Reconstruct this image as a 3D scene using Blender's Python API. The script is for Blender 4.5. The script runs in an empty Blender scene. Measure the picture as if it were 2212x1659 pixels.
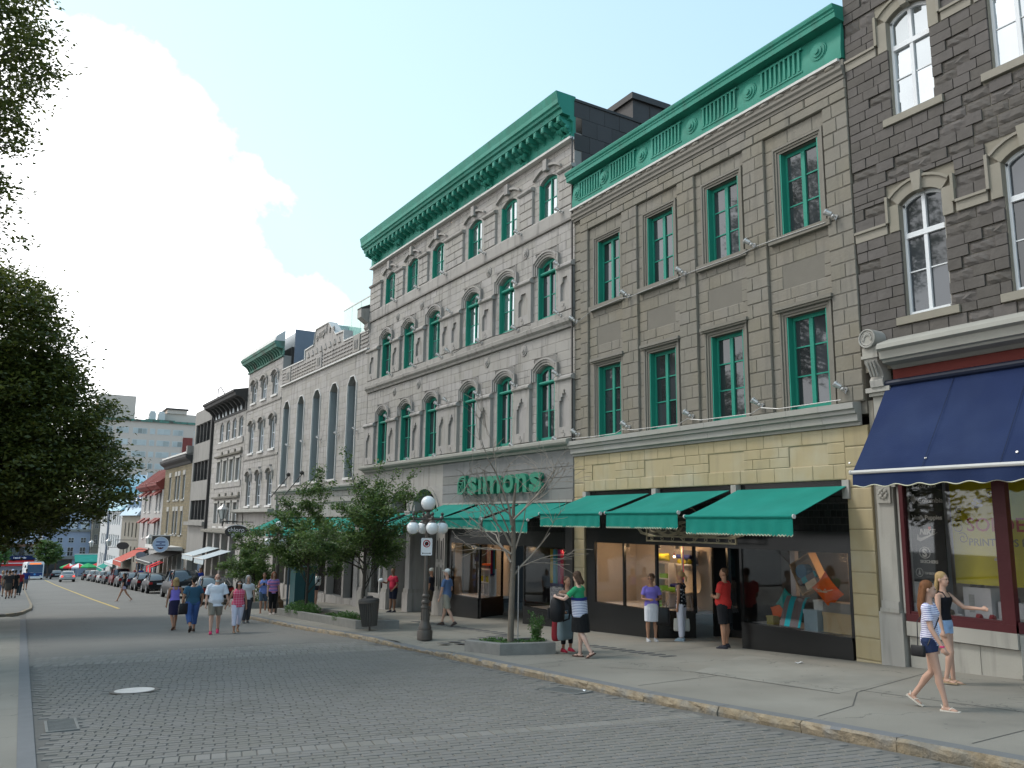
import bpy, bmesh, math, random
from mathutils import Vector, Matrix
random.seed(7)
R_ = math.radians
sc = bpy.context.scene
ROOT = sc.collection
# ---------------------------------------------------------------- camera
EYE = 2.12                                  # eye height above the road at the camera
SL = 0.05                                   # the street falls five per cent
def gz(y, up=0.0):                          # level of the road (up=0) or pavement (up=.12)
    y = max(-60.0, min(y, 240.0))
    return -SL * y + up
yaw, pit, rol = R_(30.05), R_(9.567), R_(0.67)
_f = Vector((math.sin(yaw)*math.cos(pit), math.cos(yaw)*math.cos(pit), math.sin(pit)))
_r = Vector((math.cos(yaw), -math.sin(yaw), 0)); _u = _r.cross(_f)
_r2 = _r*math.cos(rol) + _u*math.sin(rol); _u2 = -_r*math.sin(rol) + _u*math.cos(rol)
cam = bpy.data.cameras.new('camera'); co = bpy.data.objects.new('camera', cam); ROOT.objects.link(co)
cam.sensor_width = 36; cam.lens = 36*1779.5/2212; cam.clip_end = 3000; cam.clip_start = .1
m = Matrix.Identity(4)
for i in range(3):
    m[i][0] = _r2[i]; m[i][1] = _u2[i]; m[i][2] = -_f[i]
m[0][3], m[1][3], m[2][3] = 0, 0, EYE
co.matrix_world = m; sc.camera = co
# ---------------------------------------------------------------- sky, sun, exposure
sc.view_settings.view_transform = 'Standard'; sc.view_settings.look = 'None'
sc.view_settings.exposure = 0.48; sc.view_settings.gamma = 1; sc.view_settings.use_curve_mapping = False
SUN_EL, SUN_AZ = R_(52), R_(-50)            # azimuth measured from +Y towards +X
w = bpy.data.worlds.new('World'); sc.world = w; w.use_nodes = True
N = w.node_tree.nodes; Lk = w.node_tree.links; N.clear()
def wn(t, **k):
    n = N.new(t)
    for a, b in k.items(): setattr(n, a, b)
    return n
sky = wn('ShaderNodeTexSky', sky_type='NISHITA', sun_disc=False, sun_elevation=SUN_EL, sun_rotation=SUN_AZ, air_density=1.0, dust_density=2.2, ozone_density=1.0)
tc = wn('ShaderNodeTexCoord')
n1 = wn('ShaderNodeTexNoise'); n1.inputs['Scale'].default_value = 5.0; n1.inputs['Detail'].default_value = 9; n1.inputs['Roughness'].default_value = .56
n2 = wn('ShaderNodeTexNoise'); n2.inputs['Scale'].default_value = 1.9; n2.inputs['Detail'].default_value = 8; n2.inputs['Roughness'].default_value = .6
Lk.new(tc.outputs['Generated'], n1.inputs['Vector']); Lk.new(tc.outputs['Generated'], n2.inputs['Vector'])
CLOUD_N = (-0.5535, 0.4084, -0.7258)
dp = wn('ShaderNodeVectorMath', operation='DOT_PRODUCT'); dp.inputs[1].default_value = CLOUD_N
Lk.new(tc.outputs['Generated'], dp.inputs[0])
def wm(op, a, b, clamp=False):
    n = wn('ShaderNodeMath', operation=op); n.use_clamp = clamp
    for i, x in enumerate((a, b)):
        if isinstance(x, (int, float)): n.inputs[i].default_value = x
        else: Lk.new(x, n.inputs[i])
    return n.outputs[0]
bank = wm('ADD', dp.outputs['Value'], wm('MULTIPLY', wm('SUBTRACT', n1.outputs['Fac'], .5), .34))
bank = wm('MULTIPLY', wm('ADD', bank, -.012), 26.0, True)
# scattered cumulus elsewhere
sx = wn('ShaderNodeSeparateXYZ'); Lk.new(tc.outputs['Generated'], sx.inputs[0])
thin = wm('MULTIPLY', wm('SUBTRACT', n2.outputs['Fac'], .56), 5.0, True)
thin = wm('MULTIPLY', thin, wm('MULTIPLY', wm('SUBTRACT', -0.1, sx.outputs['X']), 3.0, True), True)
cl = wm('MAXIMUM', bank, thin)
haz = wn('ShaderNodeMix', data_type='RGBA'); haz.inputs['Factor'].default_value = .78
Lk.new(sky.outputs[0], haz.inputs['A'])
gr = wn('ShaderNodeMapRange'); gr.inputs['From Min'].default_value = -.75; gr.inputs['From Max'].default_value = .0; Lk.new(dp.outputs['Value'], gr.inputs['Value'])
gm = wn('ShaderNodeMix', data_type='RGBA'); gm.inputs['A'].default_value = (3.9, 6.3, 8.6, 1); gm.inputs['B'].default_value = (7.0, 9.3, 9.9, 1)
Lk.new(gr.outputs[0], gm.inputs['Factor']); Lk.new(gm.outputs['Result'], haz.inputs['B'])
mx = wn('ShaderNodeMix', data_type='RGBA'); mx.inputs['B'].default_value = (15.5, 15.6, 15.8, 1)
Lk.new(cl, mx.inputs['Factor']); Lk.new(haz.outputs['Result'], mx.inputs['A'])
bg = wn('ShaderNodeBackground'); bg.inputs['Strength'].default_value = .1
Lk.new(mx.outputs['Result'], bg.inputs['Color'])
ow = wn('ShaderNodeOutputWorld'); Lk.new(bg.outputs[0], ow.inputs['Surface'])
sd = bpy.data.lights.new('sun', 'SUN'); sd.energy = 1.3; sd.angle = R_(14); sd.color = (1, .96, .9)
so = bpy.data.objects.new('sun', sd); ROOT.objects.link(so)
sv = Vector((math.sin(SUN_AZ)*math.cos(SUN_EL), math.cos(SUN_AZ)*math.cos(SUN_EL), math.sin(SUN_EL)))
so.rotation_euler = (-sv).to_track_quat('-Z', 'Y').to_euler(); so.location = (0, 0, 60)
# ---------------------------------------------------------------- materials
def mat(name, col, rough=.8, var=.12, sc_=2.5, bump=.15, bs=25, rnd=0.0, metal=0.0, spec=.3, streak=0.0, tint=None, tints=0.0, emit=None, es=0.0, coat=0.0, stripes=None, obj=False, spots=0.0):
    m = bpy.data.materials.new(name); m.use_nodes = True
    t = m.node_tree; n = t.nodes; l = t.links
    b = n['Principled BSDF']; b.inputs['Roughness'].default_value = rough; b.inputs['Metallic'].default_value = metal
    b.inputs['Specular IOR Level'].default_value = spec; b.inputs['Coat Weight'].default_value = coat
    c4 = (*col, 1)
    def new(ty, **k):
        x = n.new(ty)
        for a, v in k.items(): setattr(x, a, v)
        return x
    geo = new('ShaderNodeNewGeometry')
    if obj: pos = new('ShaderNodeTexCoord').outputs['Object']
    else: pos = geo.outputs['Position']
    out = None
    def mix(fac, A, B, mode='MIX'):
        x = new('ShaderNodeMix', data_type='RGBA', blend_type=mode)
        if isinstance(fac, (int, float)): x.inputs['Factor'].default_value = fac
        else: l.new(fac, x.inputs['Factor'])
        for k, v in (('A', A), ('B', B)):
            if isinstance(v, tuple): x.inputs[k].default_value = v
            else: l.new(v, x.inputs[k])
        return x.outputs['Result']
    def math_(op, a, b_, cl=False):
        x = new('ShaderNodeMath', operation=op); x.use_clamp = cl
        for i, v in enumerate((a, b_)):
            if isinstance(v, (int, float)): x.inputs[i].default_value = v
            else: l.new(v, x.inputs[i])
        return x.outputs[0]
    def noise(s, d=5, vec=None):
        x = new('ShaderNodeTexNoise'); x.inputs['Scale'].default_value = s; x.inputs['Detail'].default_value = d
        l.new(vec or pos, x.inputs['Vector']); return x.outputs['Fac']
    base = c4
    if stripes:      # (axis, period, width, colour, kind)
        kind = stripes[4] if len(stripes) > 4 else 'band'
        sp = new('ShaderNodeSeparateXYZ'); l.new(pos, sp.inputs[0])
        def band(ax, off=0.0):
            v = math_('FRACT', math_('ADD', math_('DIVIDE', sp.outputs[ax], stripes[1]), 50.0 + off), 0.0)
            return math_('LESS_THAN', v, stripes[2])
        if kind == 'band': fac = band(stripes[0])
        elif kind == 'plaid': fac = math_('MULTIPLY', math_('ADD', band('Z'), math_('MAXIMUM', band('X'), 0)), .5)
        else:            # dots
            vo = new('ShaderNodeTexVoronoi'); vo.inputs['Scale'].default_value = 1/stripes[1]; l.new(pos, vo.inputs['Vector'])
            fac = math_('LESS_THAN', vo.outputs['Distance'], stripes[2])
        base = mix(fac, c4, (*stripes[3], 1))
    if tint is not None:
        f = math_('MULTIPLY', math_('SUBTRACT', noise(tints or .8, 4), .45), 4.0, True)
        base = mix(f, base, (*tint, 1))
    if var > 0:
        f = noise(sc_, 6)
        hi = 1 + var; lo = 1 - var
        f2 = mix(f, (lo, lo, lo, 1), (hi, hi, hi, 1))
        base = mix(1.0, base, f2, 'MULTIPLY')
    if streak > 0:
        mp = new('ShaderNodeMapping'); mp.inputs['Scale'].default_value = (3.2, 3.2, .35); l.new(pos, mp.inputs['Vector'])
        f = math_('MULTIPLY', math_('SUBTRACT', noise(1.6, 7, mp.outputs[0]), .52), 5.0, True)
        base = mix(math_('MULTIPLY', f, streak), base, (.05, .05, .05, 1))
    if spots > 0:
        vo = new('ShaderNodeTexVoronoi'); vo.inputs['Scale'].default_value = 2.3; l.new(pos, vo.inputs['Vector'])
        f = math_('LESS_THAN', vo.outputs['Distance'], .055); base = mix(math_('MULTIPLY', f, spots), base, (.05, .05, .048, 1))
        f = math_('MULTIPLY', math_('SUBTRACT', noise(.9, 9), .55), 6.0, True); base = mix(math_('MULTIPLY', f, spots*.45), base, (.07, .068, .062, 1))
        w_ = new('ShaderNodeTexVoronoi', feature='DISTANCE_TO_EDGE'); w_.inputs['Scale'].default_value = .22
        ad = new('ShaderNodeVectorMath', operation='ADD'); nz = new('ShaderNodeTexNoise'); nz.inputs['Scale'].default_value = 2.0; nz.inputs['Detail'].default_value = 6; l.new(pos, nz.inputs['Vector']); l.new(nz.outputs['Color'], ad.inputs[0]); l.new(pos, ad.inputs[1]); l.new(ad.outputs[0], w_.inputs['Vector'])
        f = math_('LESS_THAN', w_.outputs['Distance'], .0022); base = mix(math_('MULTIPLY', f, spots), base, (.06, .058, .052, 1))
    if rnd > 0:
        oi = new('ShaderNodeObjectInfo')
        r = math_('FRACT', math_('ADD', oi.outputs['Random'], geo.outputs['Random Per Island']), 0)
        lo, hi = 1 - rnd, 1 + rnd
        base = mix(1.0, base, mix(r, (lo, lo, lo*.97, 1), (hi, hi, hi*1.02, 1)), 'MULTIPLY')
    if isinstance(base, tuple): b.inputs['Base Color'].default_value = base
    else: l.new(base, b.inputs['Base Color'])
    if bump > 0:
        bp = new('ShaderNodeBump'); bp.inputs['Strength'].default_value = bump; bp.inputs['Distance'].default_value = .02
        l.new(noise(bs, 4), bp.inputs['Height']); l.new(bp.outputs[0], b.inputs['Normal'])
    if emit:
        b.inputs['Emission Color'].default_value = (*emit, 1); b.inputs['Emission Strength'].default_value = es
    return m
def glassmat(name, tr=.85):
    m = bpy.data.materials.new(name); m.use_nodes = True; n = m.node_tree.nodes; l = m.node_tree.links
    n.clear(); o = n.new('ShaderNodeOutputMaterial'); mx = n.new('ShaderNodeMixShader'); lw = n.new('ShaderNodeLayerWeight'); lw.inputs[0].default_value = .5
    p5 = n.new('ShaderNodeMath'); p5.operation = 'POWER'; p5.inputs[1].default_value = 4.0; l.new(lw.outputs['Facing'], p5.inputs[0])
    ad = n.new('ShaderNodeMath'); ad.operation = 'MULTIPLY_ADD'; ad.inputs[1].default_value = .9; ad.inputs[2].default_value = .05; ad.use_clamp = True
    l.new(p5.outputs[0], ad.inputs[0]); l.new(ad.outputs[0], mx.inputs[0])
    a = n.new('ShaderNodeBsdfTransparent'); a.inputs[0].default_value = (tr, tr, tr, 1)
    g = n.new('ShaderNodeBsdfGlossy'); g.inputs['Roughness'].default_value = .02; g.inputs['Color'].default_value = (.9, .93, .95, 1)
    l.new(a.outputs[0], mx.inputs[1]); l.new(g.outputs[0], mx.inputs[2]); l.new(mx.outputs[0], o.inputs[0]); return m
M = {}
M['stoneS'] = mat('limestone_grey', (.355, .33, .305), .85, .15, 1.3, .3, 30, .06, streak=.40)
M['trimS'] = mat('limestone_trim', (.345, .32, .297), .85, .14, 2, .25, 30, .03, streak=.45)
M['stoneA'] = mat('sandstone_brown', (.215, .197, .167), .9, .13, 2.2, .4, 14, .035, tint=(.222, .197, .155), tints=.7, streak=.25)
M['trimA'] = mat('sandstone_trim', (.205, .188, .16), .9, .14, 2, .35, 18, .04)
M['mortarA'] = mat('mortar_brown', (.178, .163, .138), .95, .1)
M['mortarS'] = mat('mortar_grey', (.265, .248, .23), .95, .1)
M['stoneD'] = mat('basalt_block', (.115, .103, .094), .9, .25, 3, .8, 9, .09)
M['mortarD'] = mat('mortar_sand', (.25, .225, .18), .95, .1)
M['trimD'] = mat('sandstone_band', (.27, .245, .2), .85, .12, 3, .2, 25, .04)
M['paleD'] = mat('pale_stone', (.37, .35, .315), .8, .16, 1.2, .2, 25, .02, streak=.3)
M['tileY'] = mat('yellow_tile', (.39, .315, .185), .6, .12, 1.5, .1, 20, .05, tint=(.41, .36, .25), tints=1.1, streak=.15)
M['jointY'] = mat('tile_joint', (.30, .25, .155), .9, .1)
M['ledge'] = mat('grey_cornice_stone', (.34, .325, .295), .8, .1, 2, .15, 20, .03)
M['green'] = mat('green_paint', (.02, .24, .17), .5, .14, 2, .05, 20)
M['greenC'] = mat('green_cornice_paint', (.028, .225, .16), .6, .24, 1.2, .1, 20, tint=(.05, .26, .20), tints=.6, streak=.25)
M['greenB'] = mat('blue_green_canvas', (.005, .195, .152), .9, .16, 1.1, .3, 45, tint=(.012, .225, .18), tints=1.3)
M['signG'] = mat('sign_green', (.018, .20, .12), .5, .05)
M['black'] = mat('black_granite', (.012, .012, .012), .25, .1, 3, .02, 30, spec=.5)
M['blackt'] = mat('black_tile', (.014, .014, .013), .3, .1, 3, .05, 20, .3)
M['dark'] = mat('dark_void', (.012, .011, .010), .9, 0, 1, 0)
M['white'] = mat('white_paint', (.72, .73, .74), .5, .05, 3, .03, 20)
M['flash'] = mat('pale_flashing', (.58, .56, .53), .6, .08, 3, .05, 20)
M['silver'] = mat('brushed_metal', (.52, .50, .48), .4, .1, 5, .05, 30, metal=.55)
M['pane'] = mat('window_glass', (.05, .056, .062), .03, .2, .9, .015, 1.1, .35, metal=.3, spec=.9, coat=.3)
M['paneL'] = mat('window_glass_bright', (.42, .45, .46), .04, .3, .6, .02, 1.1, .3, metal=.8, spec=1.0, coat=.5)
M['glass'] = glassmat('shop_glass', .82)
M['navy'] = mat('navy_canvas', (.010, .022, .075), .9, .25, .9, .2, 40, tint=(.02, .035, .09), tints=.8)
M['burg'] = mat('burgundy_paint', (.075, .013, .016), .4, .1)
M['redp'] = mat('dull_red_panel', (.15, .028, .022), .7, .1)
M['slate'] = mat('dark_metal_sheet', (.055, .05, .047), .6, .15, 1.5, .1, 10, .12)
M['beige'] = mat('display_wall', (.50, .43, .36), .8, .04)
M['paper'] = mat('white_paper', (.75, .73, .74), .8, .02)
M['conc'] = mat('planter_concrete', (.20, .195, .18), .9, .25, 6, .4, 40, .05)
M['soil'] = mat('soil', (.06, .05, .035), .95, .3, 8, .6, 30)
M['road'] = mat('paver_grey', (.182, .170, .153), .85, .15, .7, .3, 60, .04, spots=.3)
M['roadb'] = mat('paver_band', (.205, .192, .172), .85, .12, 1, .3, 60, .06)
M['asph'] = mat('asphalt', (.172, .162, .146), .85, .18, .35, .35, 90, spots=.4)
M['joint'] = mat('paver_joint', (.135, .127, .115), .95, .2, 5, .2)
M['side'] = mat('pavement_concrete', (.235, .216, .183), .88, .26, .5, .35, 70, .0, tint=(.26, .242, .207), tints=.6, spots=.45)
M['sidej'] = mat('pavement_joint', (.10, .095, .085), .95, .1)
M['sidep'] = mat('pavement_paver', (.105, .102, .10), .9, .1, 4, .3, 50, .08)
M['kerb'] = mat('granite_kerb', (.27, .215, .145), .9, .5, 9, 1.0, 22, .06, tint=(.20, .19, .17), tints=3.0)
M['kerbtop'] = mat('kerb_top', (.165, .165, .165), .85, .12, 4, .3, 50, .04)
M['yellow'] = mat('yellow_line', (.50, .36, .10), .8, .25, 5)
M['iron'] = mat('cast_iron', (.10, .09, .08), .6, .15, 5, .2, 30, metal=.3)
M['lamp'] = mat('lamp_post_paint', (.105, .09, .078), .45, .08, 5, .05, 20, metal=.3)
M['opal'] = mat('opal_glass', (.80, .80, .79), .15, .02, 1, 0, 1, spec=.5, coat=.3)
M['bark'] = mat('bark', (.17, .14, .11), .9, .25, 8, .6, 30)
M['barkd'] = mat('bark_dark', (.06, .05, .04), .9, .25, 8, .6, 30)
def leafmat(name, col, col2, tr=.25):
    m = bpy.data.materials.new(name); m.use_nodes = True; n = m.node_tree.nodes; l = m.node_tree.links; n.clear()
    o = n.new('ShaderNodeOutputMaterial'); ge = n.new('ShaderNodeNewGeometry'); r = n.new('ShaderNodeMix'); r.data_type = 'RGBA'
    r.inputs['A'].default_value = (*col, 1); r.inputs['B'].default_value = (*col2, 1); l.new(ge.outputs['Random Per Island'], r.inputs['Factor'])
    d = n.new('ShaderNodeBsdfPrincipled'); d.inputs['Roughness'].default_value = .45; t = n.new('ShaderNodeBsdfTranslucent'); x = n.new('ShaderNodeMixShader'); x.inputs[0].default_value = tr
    l.new(r.outputs['Result'], d.inputs['Base Color']); l.new(r.outputs['Result'], t.inputs[0]); l.new(d.outputs[0], x.inputs[1]); l.new(t.outputs[0], x.inputs[2]); l.new(x.outputs[0], o.inputs[0]); return m
M['leafB'] = leafmat('leaf_dark', (.045, .066, .013), (.17, .18, .036), .4)
M['leafS'] = leafmat('leaf_street_tree', (.045, .10, .026), (.16, .23, .06), .4)
M['leafG'] = leafmat('leaf_groundcover', (.04, .11, .02), (.10, .2, .045))
# ---------------------------------------------------------------- mesh building
class G:
    def __init__(s): s.v = []; s.f = []
    def add(s, vs, fs):
        k = len(s.v); s.v += [tuple(p) for p in vs]; s.f += [tuple(i+k for i in q) for q in fs]; return s
    def box(s, x0, x1, y0, y1, z0, z1):
        if x0 > x1: x0, x1 = x1, x0
        if y0 > y1: y0, y1 = y1, y0
        if z0 > z1: z0, z1 = z1, z0
        return s.add([(x0,y0,z0),(x1,y0,z0),(x1,y1,z0),(x0,y1,z0),(x0,y0,z1),(x1,y0,z1),(x1,y1,z1),(x0,y1,z1)],
                     [(0,3,2,1),(4,5,6,7),(0,1,5,4),(1,2,6,5),(2,3,7,6),(3,0,4,7)])
    def prism(s, poly, d, axis='x', o=0.0):      # polygon in the other two axes, extruded from o to o+d
        n = len(poly)
        def P(a, b, c): return {'x': (c, a, b), 'y': (a, c, b), 'z': (a, b, c)}[axis]
        vs = [P(a, b, o) for a, b in poly] + [P(a, b, o+d) for a, b in poly]
        fs = [tuple(range(n))[::-1], tuple(range(n, 2*n))] + [(i, (i+1) % n, (i+1) % n+n, i+n) for i in range(n)]
        return s.add(vs, fs)
    def strip(s, A, B, x0, x1):                  # solid between two polylines of (y,z), x0..x1 thick
        n = len(A); vs = []
        for x in (x0, x1):
            vs += [(x, *p) for p in A] + [(x, *p) for p in B]
        fs = []
        for i in range(n-1):
            a, b, c, d = i, i+1, n+i+1, n+i; o = 2*n
            fs += [(a, b, c, d), (a+o, d+o, c+o, b+o), (a, a+o, b+o, b), (d, c, c+o, d+o)]
        fs += [(0, n, 3*n, 2*n), (n-1, 3*n-1, 4*n-1, 2*n-1)]
        return s.add(vs, fs)
    def tube(s, pts, rad, n=6, caps=True):
        pts = [Vector(p) for p in pts]
        if not isinstance(rad, (list, tuple)): rad = [rad]*len(pts)
        k = len(s.v); ref = None
        for i, p in enumerate(pts):
            d = (pts[min(i+1, len(pts)-1)] - pts[max(i-1, 0)]).normalized()
            if ref is None: ref = Vector((0, 0, 1)) if abs(d.z) < .9 else Vector((0, 1, 0))
            a = d.cross(ref).normalized(); b = a.cross(d).normalized(); ref = b
            r = rad[i]; ra, rb = (r if isinstance(r, (list, tuple)) else (r, r))
            for j in range(n):
                t = 2*math.pi*j/n; s.v.append(tuple(p + a*ra*math.cos(t) + b*rb*math.sin(t)))
        for i in range(len(pts)-1):
            for j in range(n):
                s.f.append((k+i*n+j, k+i*n+(j+1) % n, k+(i+1)*n+(j+1) % n, k+(i+1)*n+j))
        if caps: s.f.append(tuple(k+j for j in range(n))[::-1]); e = k+(len(pts)-1)*n; s.f.append(tuple(e+j for j in range(n)))
        return s
    def lathe(s, prof, n=16, c=(0, 0, 0)):       # profile of (r,z)
        k = len(s.v)
        for r, z in prof:
            for j in range(n):
                t = 2*math.pi*j/n; s.v.append((c[0]+r*math.cos(t), c[1]+r*math.sin(t), c[2]+z))
        for i in range(len(prof)-1):
            for j in range(n): s.f.append((k+i*n+j, k+i*n+(j+1) % n, k+(i+1)*n+(j+1) % n, k+(i+1)*n+j))
        s.f.append(tuple(k+j for j in range(n))[::-1]); e = k+(len(prof)-1)*n; s.f.append(tuple(e+j for j in range(n))); return s
    def ball(s, c, r, n=12, m_=8):
        rx, ry, rz = r if isinstance(r, (list, tuple)) else (r, r, r)
        k = len(s.v)
        s.v.append((c[0], c[1], c[2]-rz))
        for i in range(1, m_):
            a = math.pi*i/m_ - math.pi/2
            for j in range(n):
                t = 2*math.pi*j/n; s.v.append((c[0]+rx*math.cos(a)*math.cos(t), c[1]+ry*math.cos(a)*math.sin(t), c[2]+rz*math.sin(a)))
        s.v.append((c[0], c[1], c[2]+rz)); top = len(s.v)-1
        for j in range(n): s.f.append((k, k+1+(j+1) % n, k+1+j))
        for i in range(m_-2):
            for j in range(n): a = k+1+i*n; s.f.append((a+j, a+(j+1) % n, a+n+(j+1) % n, a+n+j))
        a = k+1+(m_-2)*n
        for j in range(n): s.f.append((a+j, a+(j+1) % n, top))
        return s
    def loft(s, rings, caps=True):               # rings: equal-length lists of points
        k = len(s.v); n = len(rings[0])
        for r in rings: s.v += [tuple(p) for p in r]
        for i in range(len(rings)-1):
            for j in range(n): s.f.append((k+i*n+j, k+i*n+(j+1) % n, k+(i+1)*n+(j+1) % n, k+(i+1)*n+j))
        if caps: s.f.append(tuple(k+j for j in range(n))[::-1]); e = k+(len(rings)-1)*n; s.f.append(tuple(e+j for j in range(n)))
        return s
    def mesh(s, name='mesh', smooth=False, mats=(), fix=True):
        me = bpy.data.meshes.new(name); me.from_pydata(s.v, [], s.f)
        if fix and len(s.f) < 60000:
            bm = bmesh.new(); bm.from_mesh(me); bmesh.ops.recalc_face_normals(bm, faces=bm.faces); bm.to_mesh(me); bm.free()
        for m_ in mats: me.materials.append(m_)
        if smooth:
            me.polygons.foreach_set('use_smooth', [True]*len(me.polygons))
            try: me.set_sharp_from_angle(angle=R_(40 if smooth is True else smooth))
            except Exception: pass
        me.update(); return me
def link(name, me, parent=None, loc=None, rot=None, scale=None):
    o = bpy.data.objects.new(name, me); ROOT.objects.link(o)
    if parent is not None: o.parent = parent
    if loc is not None: o.location = loc
    if rot is not None: o.rotation_euler = rot
    if scale is not None: o.scale = scale
    return o
def part(name, g, mt, parent=None, smooth=False, **k):
    return link(name, g.mesh(name, smooth, [mt] if not isinstance(mt, (list, tuple)) else mt), parent, **k)
def tag(o, label=None, cat=None, group=None, kind=None):
    if label: o['label'] = label
    if cat: o['category'] = cat
    if group: o['group'] = group
    if kind: o['kind'] = kind
    return o
def thing(name, label, cat, loc=(0, 0, 0), rz=0.0, group=None):
    o = link(name, None, None, loc, (0, 0, rz)); o.empty_display_size = .2
    return tag(o, label, cat, group)
def dup(o, parent=None, **k):
    c = o.copy(); ROOT.objects.link(c); c.parent = parent
    for a, v in k.items(): setattr(c, a, v)
    for ch in o.children: dup(ch, c)
    return c
def text_mesh(s, size, ext, mt, offset=0.0, space=1.0, align='LEFT', shear=0.0):
    cu = bpy.data.curves.new('letters', 'FONT'); cu.body = s; cu.size = size; cu.extrude = ext; cu.offset = offset; cu.space_character = space; cu.align_x = align; cu.shear = shear; cu.resolution_u = 3
    o = bpy.data.objects.new('tmp', cu); ROOT.objects.link(o)
    dg = bpy.context.evaluated_depsgraph_get(); me = bpy.data.meshes.new_from_object(o.evaluated_get(dg))
    bpy.data.objects.remove(o); bpy.data.curves.remove(cu); me.materials.clear(); me.materials.append(mt); return me
WALLROT = Matrix(((0, 0, -1), (-1, 0, 0), (0, 1, 0))).to_euler()   # text on a wall facing -X
def wall_text(s, size, ext, mt, parent, y, z, x, name='lettering', **k):
    return link(name, text_mesh(s, size, ext, mt, **k), parent, (x, y, z), WALLROT)
# ---------------------------------------------------------------- facade frame: u along the street, z height over the eye, w out of the wall
class Fac:
    def __init__(s, name, label, X, U, az, base, cat='building', group=None):
        s.X, s.U, s.az, s.base = X, U, az, base
        s.t = thing(name, label, cat, (X, U, base), -R_(az), group); s.st = []
    def y(s, u): return u - s.U
    def z(s, z): return z + EYE - s.base
    def box(s, g, u0, u1, z0, z1, w0, w1): return g.box(-w1, -w0, s.y(u0), s.y(u1), s.z(z0), s.z(z1))
    def loc(s, u, z, w): return (-w, s.y(u), s.z(z))
    def world(s, u, z, w): return s.t.matrix_basis @ Vector(s.loc(u, z, w))
    def part(s, name, g, mt, **k): return part(name, g, mt, s.t, **k)
    def stones(s, rects, ops, ch, lens, w0, w1, jt=.012, rag=0.0):
        for (u0, u1, z0, z1) in rects:
            oo = [o for o in ops if o[0] < u1-.02 and o[1] > u0+.02 and o[2] < z1-.02 and o[3] > z0+.02]
            zs = sorted({z0, z1} | {o[2] for o in oo if z0 < o[2] < z1} | {o[3] for o in oo if z0 < o[3] < z1})
            zz = [zs[0]]
            for z in zs[1:]:
                if z - zz[-1] > .06: zz.append(z)
            zz[-1] = z1; k = 0
            for a, b in zip(zz[:-1], zz[1:]):
                n = max(1, round((b-a)/ch)); h = (b-a)/n
                for i in range(n):
                    c0, c1 = a+i*h, a+(i+1)*h; k += 1; mid = (c0+c1)/2
                    iv = [(u0, u1)]
                    for o in oo:
                        if o[2] < mid < o[3]:
                            nv = []
                            for p, q in iv:
                                if o[1] <= p or o[0] >= q: nv.append((p, q)); continue
                                if o[0] > p: nv.append((p, o[0]))
                                if o[1] < q: nv.append((o[1], q))
                            iv = nv
                    for p, q in iv:
                        if q-p < .04: continue
                        x = p; first = True
                        while x < q-.001:
                            L = random.uniform(*lens)
                            if first and k % 2: L *= .55
                            first = False
                            e = x+L
                            if q-e < lens[0]*.5: e = q
                            r = random.uniform(-rag, rag)
                            s.st.append((x+jt/2, e-jt/2, c0+jt/2, c1-jt/2, w0, w1+r)); x = e
    def finish(s, name, mt, meshes=None, limit=300, smooth=False):
        st = s.st; s.st = []
        key = lambda b: -(b[1]-b[0])*(b[3]-b[2])/max(1, b[0]**2+200)
        st.sort(key=key); ms = meshes or [UNIT]
        mm = {}
        for b in st[:limit]:
            src = random.choice(ms)
            kk = (src.name, mt.name)
            if kk not in mm:
                c = src.copy(); c.name = name; c.materials.clear(); c.materials.append(mt); mm[kk] = c
            o = link(name, mm[kk], s.t, ((-b[5]-b[4])/2, s.y((b[0]+b[1])/2), s.z((b[2]+b[3])/2)), None, (b[5]-b[4], b[1]-b[0], b[3]-b[2]))
        if st[limit:]:
            g = G()
            for b in st[limit:]: s.box(g, *b)
            tag(s.part(name+'s', g, mt), kind='stuff')
def unit_block(bev=.06, rough=0.0, seed=0):
    g = G(); rr = random.Random(seed)
    if rough == 0:
        b = bev; h = .5
        vs = [(.5,-h,-h),(.5,h,-h),(.5,h,h),(.5,-h,h),(-.3,-h,-h),(-.3,h,-h),(-.3,h,h),(-.3,-h,h),(-h,-h+b*.4,-h+b),(-h,h-b*.4,-h+b),(-h,h-b*.4,h-b),(-h,-h+b*.4,h-b)]
        fs = [(0,1,2,3)]
        for i in range(4): j = (i+1) % 4; fs += [(i, i+4, j+4, j), (i+4, i+8, j+8, j+4)]
        fs.append((8, 11, 10, 9)); g.add(vs, fs)
    else:
        nu, nz = 5, 3; vs = []
        for k in range(nz+1):
            for i in range(nu+1):
                y, z = i/nu-.5, k/nz-.5
                e = (i in (0, nu)) or (k in (0, nz))
                vs.append((-.1 if e else -.5+rr.uniform(0, rough), y+(0 if e else rr.uniform(-.05, .05)), z+(0 if e else rr.uniform(-.06, .06))))
        fs = [(k*(nu+1)+i, (k+1)*(nu+1)+i, (k+1)*(nu+1)+i+1, k*(nu+1)+i+1) for k in range(nz) for i in range(nu)]
        g.add(vs, fs); per = [0*(nu+1)+i for i in range(nu+1)]+[k*(nu+1)+nu for k in range(1, nz+1)]+[nz*(nu+1)+i for i in range(nu-1, -1, -1)]+[k*(nu+1) for k in range(nz-1, 0, -1)]
        n0 = len(g.v); g.v += [(.5, g.v[i][1], g.v[i][2]) for i in per]; L = len(per)
        g.f += [(per[i], per[(i+1) % L], n0+(i+1) % L, n0+i) for i in range(L)]; g.f.append(tuple(range(n0, n0+L)))
    return g.mesh('block')
UNIT = unit_block()
ROUGH = [unit_block(rough=.34, seed=i) for i in range(5)]
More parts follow.
